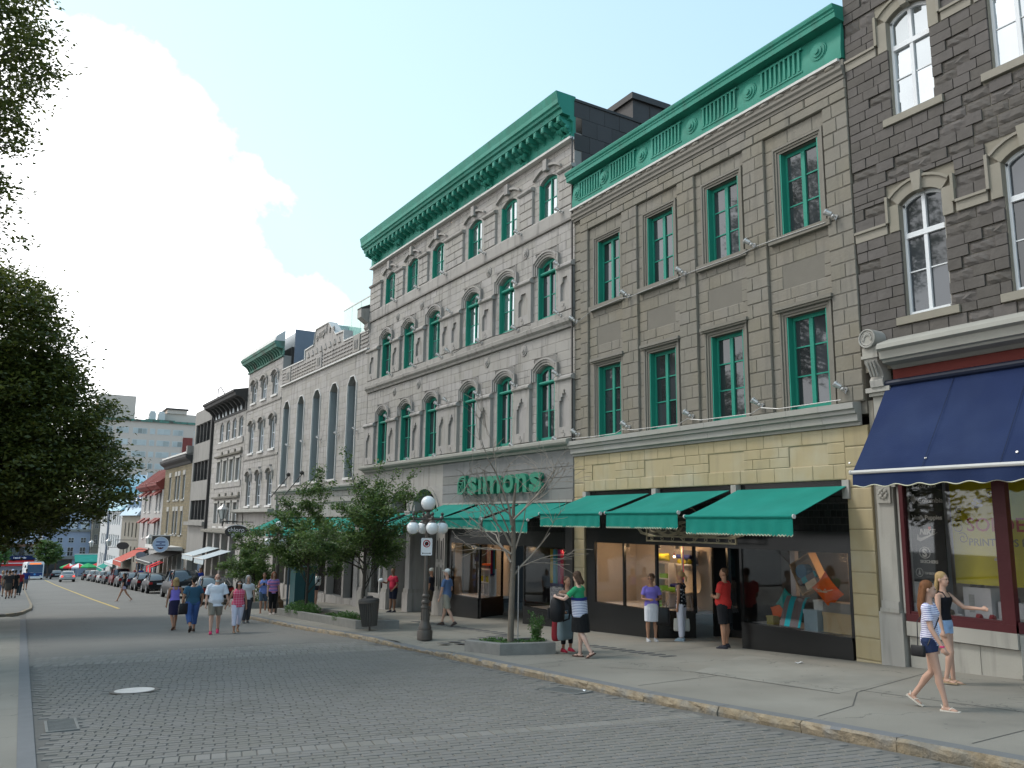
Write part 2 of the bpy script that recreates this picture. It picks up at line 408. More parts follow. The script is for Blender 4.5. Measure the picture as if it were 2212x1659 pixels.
def backing(F, rects, ops, w0, w1, mt, name='wall'):
    g = G()
    for (u0, u1, z0, z1) in rects:
        us = sorted({u0, u1} | {x for o in ops for x in o[:2] if u0 < x < u1}); zs = sorted({z0, z1} | {x for o in ops for x in o[2:4] if z0 < x < z1})
        for a, b in zip(us[:-1], us[1:]):
            run = None
            for c, d in list(zip(zs[:-1], zs[1:])) + [(None, None)]:
                solid = c is not None and not any(o[0] < (a+b)/2 < o[1] and o[2] < (c+d)/2 < o[3] for o in ops)
                if solid: run = (run[0], d) if run else (c, d)
                elif run: F.box(g, a, b, *run, w0, w1); run = None
    return F.part(name, g, mt)
def arc(y0, y1, zs, rise, n=10, off=0.0):        # points of an arch springing at zs, offset outwards
    c = (y1-y0)/2; R = (c*c+rise*rise)/(2*rise); yc = (y0+y1)/2; zc = zs+rise-R; a0 = math.asin(min(1, c/R))
    return [(yc+(R+off)*math.sin(t), zc+(R+off)*math.cos(t)) for t in [a0*(2*i/n-1) for i in range(n+1)]]
def spandrel(g, y0, y1, zs, rise, ztop, x0, x1, n=10):
    A = arc(y0, y1, zs, rise, n); g.strip(A, [(p[0], ztop) for p in A], x0, x1)
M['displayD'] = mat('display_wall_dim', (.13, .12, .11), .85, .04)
M['fascia'] = mat('fascia_stone_grey', (.21, .205, .20), .85, .14, 1.3, .25, 30, .05, streak=.3)
# ================================================================ GROUND
def sheet(name, pts, up, mt, kind='structure', seg=None):
    g = G(); ys = [p[0] for p in pts]
    vs = []; fs = []
    for y, xa, xb in pts: vs += [(xa, y, gz(y, up)), (xb, y, gz(y, up))]
    for i in range(len(pts)-1): fs.append((2*i, 2*i+1, 2*i+3, 2*i+2))
    g.add(vs, fs); o = part(name, g, mt); tag(o, kind=kind); return o
sheet('ground', [(-60, -400, 400), (0, -400, 400), (240, -400, 400), (1500, -900, 900)], -.03, M['asph'])
RX0, RX1 = .33, 8.22
sheet('road', [(-10, RX0, 8.6), (23.0, RX0, 8.3), (160, -1.2, 8.3), (232, -6, 9)], -.004, M['joint'])
sheet('asphalt_surface', [(21.2, RX0, 8.3), (60, .4, 8.25), (120, -1, 8.6), (232, -8, 12)], .006, M['asph'])
# paving setts: rows run slightly askew to the street
road = next(o for o in ROOT.objects if o.name == 'road')
ROWA = R_(-11.0)
def setts():
    rr = random.Random(3); cells = []
    ca, sa = math.cos(ROWA), math.sin(ROWA); rh, L = .131, .262
    def band(y_at_x0): return y_at_x0
    v = 3.0; row = 0
    BN, BF = 10.1, 20.6                       # row coordinate of the two pale cross bands
    while v < 24.5:
        h = rh; bandrow = None
        if BN <= v < BN+.30: h = .30; bandrow = 1
        elif BF <= v < BF+2.6: h = .52; bandrow = 2
        step = L if not bandrow else .165
        uu = -4 + (row % 2)*step/2 + rr.uniform(0, .05)
        while uu < 10:
            cu, cv = uu+step/2, v+h/2
            x = cu*ca - cv*sa; y = cu*sa + cv*ca
            if RX0+.03 < x-.1 and x+.1 < RX1+.02 + max(0, 8.5-y)*.06 and 4.2 < y < 22.9 and math.hypot(x-1.87, y-16.05) > .42 and not (.44 < x < .9 and 12.7 < y < 13.75) and not (7.6 < x < 8.2 and 11.3 < y < 12.2):
                dxy = abs(math.degrees(math.atan2(x, y))-30)
                vis = dxy < 36
                if vis: cells.append((x*x+y*y, x, y, step-.010, h-.010, bandrow, rr.uniform(-.0022, .0022)))
            uu += step
        v += h; row += 1
    cells.sort()
    g1 = G(); g2 = G()
    base = G(); hw = .5
    base.add([(-.5,-.5,-1),(.5,-.5,-1),(.5,.5,-1),(-.5,.5,-1),(-.5,-.5,-.25),(.5,-.5,-.25),(.5,.5,-.25),(-.5,.5,-.25),(-.46,-.44,0),(.46,-.44,0),(.46,.44,0),(-.46,.44,0)],
             [(0,3,2,1)] + [(i, (i+1) % 4, (i+1) % 4+4, i+4) for i in range(4)] + [(i+4, (i+1) % 4+4, (i+1) % 4+8, i+8) for i in range(4)] + [(8, 9, 10, 11)])
    ma = base.mesh('paver', mats=[M['road']]); mb = base.mesh('paver', mats=[M['roadb']])
    sl = math.atan(-SL)
    for i, (d, x, y, a, b, bd, dz) in enumerate(cells):
        if i < 300:
            o = link('paver', mb if bd else ma, road, (x, y, gz(y)+.008+dz), None, (a, b, .02)); o.rotation_euler = (sl, 0, ROWA)
        else:
            g = g2 if bd else g1; k = len(g.v)
            ca2, sa2 = math.cos(ROWA), math.sin(ROWA)
            for (sx_, sy_, zz) in ((-.5,-.5,-.014),(.5,-.5,-.014),(.5,.5,-.014),(-.5,.5,-.014),(-.47,-.45,0),(.47,-.45,0),(.47,.45,0),(-.47,.45,0)):
                px, py = x+sx_*a*ca2-sy_*b*sa2, y+sx_*a*sa2+sy_*b*ca2
                g.v.append((px, py, gz(py)+.008+dz+zz))
            g.f += [(k+i2, k+(i2+1) % 4, k+(i2+1) % 4+4, k+i2+4) for i2 in range(4)] + [(k+4, k+5, k+6, k+7)]
    for g, mt in ((g1, M['road']), (g2, M['roadb'])):
        tag(part('pavers', g, mt, road), kind='stuff')
setts()
# right-hand pavement: edge follows the kerb, with the dropped part at Y 17.5..20
KE = [(-10, 9.4), (4.0, 8.66), (5.2, 8.62), (7.3, 8.5), (10, 8.27), (17.3, 8.34), (18.0, 8.5), (19.9, 8.42), (20.4, 8.34), (23.4, 8.27), (27, 7.95), (34.5, 7.8), (38, 8.0), (41.5, 9.4), (43, 10.3), (240, 10.3)]
g = G(); KP = sorted(KE + [(17.0, 8.335), (19.0, 8.45), (21.2, 8.32)])
for y, x in KP:
    d = .035 if 17.9 < y < 20 else .12
    g.v += [(x+.16, y, gz(y, d)), (x+1.3, y, gz(y, .12)), (18, y, gz(y, .12))]
g.f = [(3*i+k, 3*i+k+1, 3*i+k+4, 3*i+k+3) for i in range(len(KP)-1) for k in (0, 1)]
pave = tag(part('pavement', g, M['side']), kind='structure')
def kx(y):
    for (a, xa), (b, xb) in zip(KE[:-1], KE[1:]):
        if a <= y <= b: return xa+(xb-xa)*(y-a)/(b-a)
    return 9.6
def kerbs():
    y = 3.4; rr = random.Random(5); stops = []
    while y < 150:
        L = rr.uniform(1.15, 1.5) if y < 42 else rr.uniform(1.8, 3)
        if 16 < y < 17.3: L = .8
        e = y+L
        xa, xb = kx(y+.01), kx(e-.01); top = .125
        ta = tb = top
        hk = lambda q: .038 if 17.9 < q < 20 else (.125 if q < 17.3 or q > 20.4 else .08)
        ta, tb = hk(y), hk(e)
        nseg = 9 if y < 30 else 2; g = G(); rings = []
        for i in range(nseg+1):
            t = i/nseg; yy = y+.006+(L-.012)*t; xx = xa+(xb-xa)*t; z0 = gz(yy); tp = ta+(tb-ta)*t
            j = lambda s: rr.uniform(-s, s) if y < 30 else 0
            rings.append([(xx+.24, yy, z0-.1), (xx+.02+j(.012), yy, z0-.1), (xx+j(.018), yy, z0+tp*.35+j(.008)), (xx+.004+j(.018), yy, z0+tp*.72+j(.01)), (xx+.03+j(.006), yy, z0+tp), (xx+.24, yy, z0+tp+.001)])
        g.loft(rings); o = part('kerb_stone', g, [M['kerb'], M['kerbtop']], pave)
        for p in o.data.polygons:
            if p.normal.z > .75: p.material_index = 1
        y = e
kerbs()
# pavement joints, patch and dark setts
def strip_line(name, pts, wd, up, mt, parent):
    g = G(); n = len(pts); vs = []
    for i, (x, y) in enumerate(pts):
        d = Vector(pts[min(i+1, n-1)])-Vector(pts[max(i-1, 0)]); d.normalize(); nx, ny = -d.y*wd/2, d.x*wd/2
        vs += [(x+nx, y+ny, gz(y+ny, up)), (x-nx, y-ny, gz(y-ny, up))]
    g.add(vs, [(2*i, 2*i+1, 2*i+3, 2*i+2) for i in range(n-1)]); return part(name, g, mt, parent)
for pts in ([(8.9, 7.55), (9.9, 7.8), (10.9, 8.5), (12.74, 8.96), (13.9, 9.25)], [(9.58, 13.13), (10.1, 12.2), (10.5, 11.7), (10.55, 10.2), (10.6, 8.56)], [(11.3, 4), (11.25, 6.5), (11.1, 8.6)], [(9, 5.6), (14, 5.9)], [(8.7, 10.9), (10.5, 11.0)], [(8.5, 14.2), (14, 14.6)], [(10.9, 21), (11.2, 27), (11.0, 34)], [(8.6, 22.3), (13.8, 22.6)], [(8.4, 27), (13.6, 27.3)]):
    strip_line('pavement_joint', pts, .018, .1235, M['sidej'], pave)
def quad(name, pts, up, mt, parent):
    g = G(); g.add([(x, y, gz(y, up)) for x, y in pts], [tuple(range(len(pts)))]); return part(name, g, mt, parent)
M['sidelight'] = mat('pavement_patch', (.265, .248, .213), .9, .3, 1.2, .35, 60, spots=.5)
quad('concrete_patch', [(10.62, 8.6), (12.7, 9.0), (13.2, 13.0), (10.55, 11.6)], .1222, M['sidelight'], pave)
pvm = G().box(-.5, .5, -.5, .5, -.5, .5).mesh('pavement_sett', mats=[M['sidep']])
def dark_setts(p0, p1, n, a, b, rows=1, rot=0.0):
    for i in range(n):
        for r in range(rows):
            t = i/(n-1); x = p0[0]+(p1[0]-p0[0])*t + r*.42; y = p0[1]+(p1[1]-p0[1])*t + r*.3*(1 if rot else 0)
            o = link('pavement_sett', pvm, pave, (x, y, gz(y, .1245)), (math.atan(-SL), 0, rot), (a, b, .006))
dark_setts((11.72, 16.4), (11.72, 13.7), 9, .34, .17, 1)
dark_setts((11.72, 26.5), (11.68, 20.3), 14, .36, .22, 1)
dark_setts((9.2, 19.1), (11.4, 20.1), 7, .16, .34, 1, .35); dark_setts((9.5, 18.75), (11.6, 19.8), 7, .16, .34, 1, .35)
# left: flush concrete margin, then the far left pavement with its kerb
sheet('left_margin', [(-10, -40, .33), (40, -40, .33), (43, -40, -.4)], .012, M['side'])
g = G().box(-.09, .09, -5, 36, -.02, .022)
g = G(); g.add([(.15, -5, gz(-5, .018)), (.335, -5, gz(-5, .018)), (.335, 40, gz(40, .018)), (.15, 40, gz(40, .018)), (.335, -5, gz(-5, -.05)), (.335, 40, gz(40, -.05))], [(0, 1, 2, 3), (1, 4, 5, 2)])
tag(part('flush_kerb', g, M['kerbtop']), kind='structure')
M['lpave'] = mat('old_pavement', (.165, .158, .145), .9, .2, .6, .3, 60, spots=.5)  # darkened pavement tone: the shade of the left trees is put into the colour
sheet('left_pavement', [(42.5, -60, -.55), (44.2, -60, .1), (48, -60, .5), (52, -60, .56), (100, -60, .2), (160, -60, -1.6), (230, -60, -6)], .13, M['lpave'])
g = G(); LK = [(42.3, -2.5), (42.5, -.55), (44.2, .1), (48, .5), (52, .56), (100, .2), (160, -1.6)]
vs = []
for y, x in LK: vs += [(x, y, gz(y, .134)), (x+.12, y, gz(y, .12)), (x+.14, y, gz(y, -.02))]
g.add(vs, [(3*i+k, 3*i+k+1, 3*i+k+4, 3*i+k+3) for i in range(len(LK)-1) for k in (0, 1)]); tag(part('left_kerb', g, M['kerb']), kind='structure')
# painted line
g = G(); YL = [(46.25, 4.36), (60, 4.1), (80, 3.85), (110, 3.5), (152, 3.3)]
vs = []
for y, x in YL: vs += [(x-.07, y, gz(y, .012)), (x+.07, y, gz(y, .012))]
g.add(vs, [(2*i, 2*i+1, 2*i+3, 2*i+2) for i in range(len(YL)-1)]); tag(part('road_marking', g, M['yellow']), kind='structure')
# manhole and gratings
t = thing('manhole_cover', 'round pale worn metal manhole cover in the paved road', 'manhole cover', (1.87, 16.05, gz(16.05))); t.rotation_euler = (math.atan(-SL), 0, 0)
part('ring', G().lathe([(.33, 0), (.395, 0), (.395, .016), (.33, .016)], 32), M['iron'], t)
g = G().lathe([(.01, .0), (.32, .0), (.32, .019), (.01, .019)], 32); part('cover', g, mat('worn_steel', (.48, .47, .45), .35, .2, 8, .5, 25, metal=.2), t)
def grating(x, y, wx, wy, lab, rz=0.0):
    t = thing('drain_grating', lab, 'drain grating', (x, y, gz(y)), rz); t.rotation_euler = (math.atan(-SL), 0, rz)
    g = G(); fw = .035
    for a, b, c, d in ((-wx/2, wx/2, -wy/2, -wy/2+fw), (-wx/2, wx/2, wy/2-fw, wy/2), (-wx/2, -wx/2+fw, -wy/2+fw, wy/2-fw), (wx/2-fw, wx/2, -wy/2+fw, wy/2-fw)): g.box(a, b, c, d, -.05, .016)
    part('frame', g, M['conc'], t); part('pit', G().box(-wx/2+.01, wx/2-.01, -wy/2+.01, wy/2-.01, -.06, -.03), M['dark'], t)
    n = int(wy/.055); g = G().box(-wx/2+fw, wx/2-fw, -.012, .012, -.02, .013); me = g.mesh('bar', mats=[M['conc']])
    for i in range(1, n): link('bar', me, t, (0, -wy/2+wy*i/n, 0))
grating(.665, 13.22, .40, .92, 'square drain grating in the paving near the left edge')
grating(7.9, 11.78, .46, .8, 'drain grating in the road beside the granite kerb', .2)
# ================================================================ WINDOWS
WC = {}
def window(F, u0, u1, z0, z1, w=-.2, mt='green', fw=.08, mull=.07, bars=(.333, .667), bar=.035, arch=0.0, liner=.13, pane='pane', transom=None, roll=False, cols=2, dep=.07, name='window', ajar=0):
    W, H = u1-u0, z1-z0
    key = (round(W, 2), round(H, 2), round(w, 2), mt, fw, mull, bars, bar, arch, liner, pane, transom, roll, cols)
    if key not in WC:
        g = G(); x0, x1 = 0, -dep       # local: front face towards -x
        zt = H-arch
        g.box(x0, x1, 0, fw, 0, zt).box(x0, x1, W-fw, W, 0, zt).box(x0, x1-.03, fw, W-fw, 0, fw*1.25)
        if arch > 0: g.strip(arc(0, W, zt, arch, 8), [(min(max(p[0], fw*.6), W-fw*.6), p[1]-fw*1.3) for p in arc(0, W, zt, arch, 8)], x0, x1)
        else: g.box(x0, x1, fw, W-fw, H-fw, H)
        top = H-fw if not arch else H-fw*1.1
        if liner > 0: g.box(x1-.002, x1-liner, 0, .035, 0, zt).box(x1-.002, x1-liner, W-.035, W, 0, zt)
        cs = [W*(i+1)/cols for i in range(cols-1)]
        for c in cs: g.box(x0+.004, x1-.012, c-mull/2, c+mull/2, fw*1.25, top-.01)
        seams = sorted([fw*1.25] + [H*b for b in bars] + ([transom*H] if transom else []) + [top])
        for b in bars: g.box(x0+.006, x1+.012, fw, W-fw, H*b-bar/2, H*b+bar/2)
        if transom:
            g.box(x0+.006, x1-.025, fw, W-fw, H*transom-.05, H*transom+.05)
            if roll: g.tube([(x1-.05, .02, H*transom), (x1-.05, W-.02, H*transom)], .055, 8)
        fm = g.mesh(name, mats=[M[mt]])
        ps = []; ys = [fw] + cs + [W-fw]
        for i in range(len(ys)-1):
            for j in range(len(seams)-1):
                a, b = ys[i]+(mull/2 if i else 0), ys[i+1]-(mull/2 if i < len(ys)-2 else 0)
                c, d = seams[j], seams[j+1]
                if d-c < .05: continue
                pg = G().box(-.03, -.036, a, b, c, d); ps.append(pg.mesh('pane', mats=[M[pane]]))
        WC[key] = (fm, ps)
    fm, ps = WC[key]
    o = link(name, fm, F.t, (-w, F.y(u0), F.z(z0)))
    for p in ps:
        c = link('pane', p, o)
        c.rotation_euler = (0, random.uniform(-.006, .006), random.uniform(-.009, .009))
    return o
def spot_mesh():
    g = G(); g.lathe([(.035, 0), (.035, .02), (.012, .03)], 8, (-.0, 0, 0)); a = G()
    a.tube([(0, 0, 0), (-.02, 0, 0)], .045, 8); a.tube([(-.02, 0, 0), (-.09, 0, .0), (-.13, .04, .02)], .016, 6)
    a.ball((-.10, 0, .0), .04, 8, 6); a.tube([(-.11, .02, .03), (-.16, .11, .10)], [.045, .06], 10); a.tube([(-.15, .10, .09), (-.16, .12, .11)], .068, 10)
    a.tube([(-.02, -.02, -.02), (-.06, -.03, -.09), (-.1, 0, -.03)], .008, 5)
    return a.mesh('spotlight', 30, [M['silver']])
SPOT = spot_mesh()
def spot(F, u, z, w=.02): return link('spotlight', SPOT, F.t, F.loc(u, z, w), None, (1.1, 1.1, 1.1))
def cable(F, pts, w, r=.011, mt='silver'):
    g = G().tube([F.loc(u, z, w) for u, z in pts], r, 5); return F.part('cable', g, M[mt])
def medallion(F, u, z, r=.19, mt='trimS'):
    g = G(); c = F.loc(u, z, 0)
    for a, d in ((r, .03), (r*.68, .055), (r*.34, .085)):
        g.prism([(c[1]+a*math.cos(t*math.pi/8), c[2]+a*math.sin(t*math.pi/8)) for t in range(16)], -d, 'x', 0)
    return F.part('medallion', g, M[mt])
def awning(F0, u0, u1, zb, zf, proj, val, mt, lab, group=None, scal=.085, trim=(.62, .62, .5), w0=.05, cat='awning', bow=0.0, roller=False, bar='silver'):
    p = F0.world(u0, zb, 0); F = Fac('awning', lab, F0.X, F0.U, F0.az, p.z-1.0, cat, group)
    F.t.location = F0.world(u0, zb, 0) - Vector((0, 0, 1.0)); F.U = u0; F.base = F.t.location.z; F.X = p.x
    n = 6; g = G(); rings = []
    for i in range(n+1):
        t = i/n; ww = w0+(proj-w0)*t; zz = zb+(zf-zb)*t - bow*math.sin(math.pi*t)
        K = [(j/10, zz-.012*math.sin(math.pi*t)*(1-math.cos(j*2.1))) for j in range(11)]; rings.append([F.loc(u0+(u1-u0)*q, z_, ww) for q, z_ in K]+[F.loc(u0+(u1-u0)*q, z_-.012, ww) for q, z_ in K[::-1]])
    g.loft(rings); F.part('canopy', g, M[mt], smooth=50)
    # hanging valance with scalloped edge
    L = u1-u0; ns = max(4, int(L/scal)); k = 4 if scal < .12 else 8; A = []; B = []
    for i in range(ns*k+1):
        u = L*i/(ns*k); ph = i/k*2*math.pi
        A.append((u, F.z(zf)-.005)); B.append((u, F.z(zf)-val+ (.018 if scal < .12 else .02)*math.cos(ph)))
    xs = -proj
    g = G(); nn = len(A); vs = []
    for (a, b, s_) in [(A[i], B[i], i) for i in range(nn)]:
        wob = .012*math.sin(s_*.37)+.008*math.sin(s_*.11)
        vs += [(xs, a[0], a[1]), (xs-wob*.5, a[0], (a[1]+b[1])/2), (xs-wob, b[0], b[1]), (xs+.006, a[0], a[1]), (xs+.006-wob*.5, a[0], (a[1]+b[1])/2), (xs+.006-wob, b[0], b[1])]
    fs = []
    for i in range(nn-1):
        a = 6*i; b = a+6
        fs += [(a, a+1, b+1, b), (a+1, a+2, b+2, b+1), (a+3, b+3, b+4, a+4), (a+4, b+4, b+5, a+5), (a+2, a+5, b+5, b+2)]
    g.add(vs, fs); va = F.part('valance', g, M[mt])
    g = G().tube([(xs-.004, b[0], b[1]) for b in B], .009, 4); part('trim', g, M['cream'], va)
    F.part('front_bar', G().tube([(xs, -.03, F.z(zf)), (xs, L+.03, F.z(zf))], .035, 8), M[mt] if bar == 'silver' else M['flash'])
    for y in (-.035, L+.035): F.part('end_cap', G().tube([(xs, y-.012, F.z(zf)), (xs, y+.012, F.z(zf))], .045, 10), M['flash'])
    if roller: F.part('roller', G().tube([(-w0-.02, 0, F.z(zb)+.02), (-w0-.02, L, F.z(zb)+.02)], .07, 10), M['navyd'])
    for y in (L*.12, L*.88):
        F.part('folding_arm', G().tube([(-w0, y, F.z(zb)-.12), (-proj*.55, y+(.18 if y < L/2 else -.18), F.z((zb+zf)/2)-.14), (-proj+.02, y, F.z(zf)-.03)], .022, 6), M['slate'])
    return F
M['cream'] = mat('cream_trim', (.62, .60, .45), .8, 0, 1, 0); M['navyd'] = mat('dark_navy_tube', (.015, .02, .04), .4, .1)
# ================================================================ BUILDING A : brown sandstone, green windows, yellow tiled shopfront
A = Fac('sandstone_building', 'brown sandstone shop building with eight green windows and green cornice above a yellow tiled shopfront', 14.05, 10.37, 0, gz(15, .12))
AU0, AU1 = 10.37, 20.43
aw = [(u, u+1.07) for u in (11.2, 13.55, 15.89, 18.2)]
aops = [(a, b, 2.45, 4.53) for a, b in aw] + [(a, b, 6.38, 8.35) for a, b in aw]
pan = [(a-.02, b+.03, 5.18, 5.72) for a, b in aw]
backing(A, [(AU0, AU1, 2.2, 9.9)], aops, -.45, -.014, M['mortarA'])
bays = [(10.99, 12.67), (13.32, 15.0), (15.64, 17.33), (18.01, 19.68)]
sur = .17
so_ = [(a-sur, b+sur, z0, z1+(sur if z1 > 5 else .12)) for (a, b, z0, z1) in aops] + pan
A.stones([(a, b, 2.45, 8.86) for a, b in bays], so_, .31, (.35, .75), -.06, .0, .009, .004)
pil = [(10.37, 10.99), (12.67, 13.32), (15.0, 15.64), (17.33, 18.01), (19.68, 20.07), (20.07, 20.43)]
A.stones([(a, b, 2.45, 8.86) for a, b in pil[:5]], [], .315, (.33, .5), -.06, .07, .009, .005)
for a, b in pil[:5]: g = G(); A.box(g, a+.01, b-.01, 2.45, 8.86, -.06, .055); A.part('pilaster_core', g, M['mortarA'])
A.stones([(20.07, 20.43, 2.45, 9.55)], [], .315, (.36, .4), -.06, .03, .014, .005)
A.stones([(10.37, 20.07, 8.86, 9.30)], [], .22, (.6, 1.1), -.06, .085, .008, .002)
A.finish('stone', M['stoneA'], limit=300)
for a, b, c, d in pan: g = G(); A.box(g, a, b, c, d, -.06, -.035); A.part('panel', g, M['trimA'])
for (a, b, c, d) in aops:       # moulded architraves in three steps, stone jambs, sill
    g = G(); up = c > 5
    for k in range(3):
        o0, o1 = .055*k, .055*(k+1); ww = -.01+.028*k
        A.box(g, b+o0, b+o1-.004, c, d+o1, -.06, ww); A.box(g, a-o1+.004, a-o0, c, d+o1, -.06, ww)
        A.box(g, a-o0, b+o0, d+o0, d+o1-.004, -.06, ww)
    if not up: A.box(g, a-.24, b+.24, d+.165, d+.24, -.06, .13); A.box(g, a-.2, b+.2, d+.12, d+.165, -.06, .09)
    A.box(g, a, a+.004, c, d, -.3, -.011); A.box(g, b-.004, b, c, d, -.3, -.011)
    A.part('window_surround', g, M['trimA'])
    if up: g = G(); A.box(g, a-.30, b+.30, c-.14, c-.002, -.06, .12); A.part('sill', g, M['trimA'])
    window(A, a+.005, b-.005, c, d, -.24, 'green', .085, .10, (.36, .67), .03, 0, .15, 'pane')
# moulded band, white flashing, frieze and cornice
g = G(); pr = [(.0, 9.30), (-.10, 9.30), (-.10, 9.36), (-.14, 9.38), (-.14, 9.46), (-.18, 9.5), (-.18, 9.56), (-.10, 9.58), (-.10, 9.72), (.0, 9.72)]
g.prism([(x, A.z(z)) for x, z in pr], AU1-AU0, 'y', A.y(AU0)); A.part('moulding', g, M['trimA'])
egg = G().ball((0, 0, 0), (.05, .14, .055), 8, 6).mesh('rounded_boss', True, [M['trimA']])
for i in range(21): link('rounded_boss', egg, A.t, A.loc(10.7+i*.46, 9.65, .11))
g = G(); A.box(g, AU0+.08, AU1+.08, 9.70, 9.76, 0, .17); A.part('flashing', g, M['flash'])
g = G(); pr = [(.0, 9.76), (-.12, 9.76), (-.135, 9.95), (-.11, 10.2), (-.08, 10.45), (-.06, 10.58), (0, 10.58)]
g.prism([(x, A.z(z)) for x, z in pr], AU1-AU0-.02, 'y', A.y(AU0)+.01); A.part('frieze', g, M['greenC'], smooth=30)
g = G(); pr = [(.0, 10.58), (-.07, 10.58), (-.32, 10.60), (-.33, 10.71), (-.35, 10.73), (-.35, 10.77), (-.385, 10.80), (-.40, 10.86), (-.40, 10.89), (0, 10.93)]
g.prism([(x, A.z(z)) for x, z in pr], AU1-AU0+.06, 'y', A.y(AU0)-.04); A.part('cornice', g, M['greenC'])
for i, u in enumerate((10.95, 12.95, 14.95, 16.95, 18.75, 20.15)):
    g = G(); c = A.loc(u, 10.17, 0)
    for a, d0, d1 in ((.22, .09, .135), (.19, .09, .155), (.125, .09, .18), (.06, .09, .21)):
        g.prism([(c[1]+a*math.cos(t*math.pi/12), c[2]+a*math.sin(t*math.pi/12)) for t in range(24)], -(d1-d0), 'x', -d0)
    A.part('rosette', g, M['greenC'])
flu = G().box(-.16, -.09, -.028, .028, -.24, .24).mesh('flute', mats=[M['greenC']])
for c in (12.0, 13.95, 15.95, 17.85, 19.45):
    for k in range(9): link('flute', flu, A.t, A.loc(c+(k-4)*.135, 10.20, 0))
    g = G()
    for e in (-1, 1): A.box(g, c-.62, c+.62, 10.20+e*.27-.02, 10.20+e*.27+.02, .09, .15)
    A.part('frieze_frame', g, M['greenC'])
# ledge over the shop
g = G(); pr = [(.0, 1.98), (-.05, 1.98), (-.05, 2.05), (-.14, 2.06), (-.14, 2.2), (-.2, 2.21), (-.2, 2.29), (-.26, 2.30), (-.26, 2.42), (0, 2.45)]
for i in range(12):
    u = AU0+.12+i*.835; gg = G().prism([(x, A.z(z)) for x, z in pr], .83, 'y', A.y(u)); A.part('ledge_block', gg, M['ledge'])
# yellow tiled front
sop = [(10.93, 19.98, -3.2, .93)]
backing(A, [(AU0, 20.5, -3.3, 1.98)], sop, -.4, -.04, M['jointY'])
ypan = [(11.35, 12.35, 1.24, 1.68), (13.66, 14.8, 1.24, 1.7), (16.08, 17.21, 1.24, 1.72), (18.48, 19.58, 1.24, 1.72)]
A.stones([(10.37, 10.93, -3.3, 1.98), (19.98, 20.5, -3.3, 1.98)], [], .41, (.55, .6), -.04, .01, .008, .002)
A.stones([(10.93, 19.98, .93, 1.98)], ypan, .255, (.50, .54), -.04, .004, .005, .001)
A.finish('tile', M['tileY'])
for q in ypan: g = G(); A.box(g, *q, -.04, -.02); A.part('recessed_panel', g, M['tileY'])
g = G(); A.box(g, AU0, AU1, 9.9, 10.9, -14, -.02); A.box(g, AU0, AU1, 2, 9.9, -14, -.45); A.box(g, AU0, AU1, .95, 2, -14, -.4); A.part('building_mass', g, M['slate'])
for u, z in ((20.2, 6.1), (17.65, 6.3), (15.35, 6.35), (13.0, 6.4), (10.75, 6.35), (20.1, 2.62), (17.7, 2.62), (15.2, 2.65), (12.95, 2.66), (10.75, 2.72)): spot(A, u, z, .09)
cable(A, [(20.2, 6.02), (19.4, 6.24), (18.0, 6.28), (17.6, 6.24), (15.6, 6.28), (15.0, 6.3), (13.4, 6.28), (12.9, 6.34), (11, 6.3)], .13)
cable(A, [(20.3, 2.5), (19.3, 2.47), (18.2, 2.47), (17.9, 2.56), (17.4, 2.5), (15.6, 2.48), (15.3, 2.58), (14.8, 2.5), (13.2, 2.48), (12.9, 2.58), (12.4, 2.5), (10.8, 2.5)], .2)
# shopfront of A: tiled transom, black frame, glass, display boxes, recessed entrance
BW = -1.25
def shop_tiles(F, u0, u1, z0, z1, w, s_=.14, nm='black_tile'):
    g = G(); F.box(g, u0, u1, z0, z1, w-.06, w-.012); F.part('tile_backing', g, M['slate'])
    F.stones([(u0, u1, z0, z1)], [], s_, (s_, s_+.001), w-.02, w, .012); F.finish(nm, M['blackt'], limit=140)
shop_tiles(A, 10.95, 19.96, -.1, .62, -.12)
g = G(); A.box(g, 10.95, 19.96, .62, .93, -.4, -.1); A.box(g, 10.95, 19.96, -.52, -.1, -.22, -.05); A.box(g, 10.95, 19.96, -.15, -.1, -.2, -.02); A.part('shop_header', g, M['black'])
for u in (10.91, 13.95, 16.78, 19.9): g = G(); A.box(g, u-.07, u+.09, .55, .92, -.1, .06); A.part('awning_bracket', g, M['paleD'])
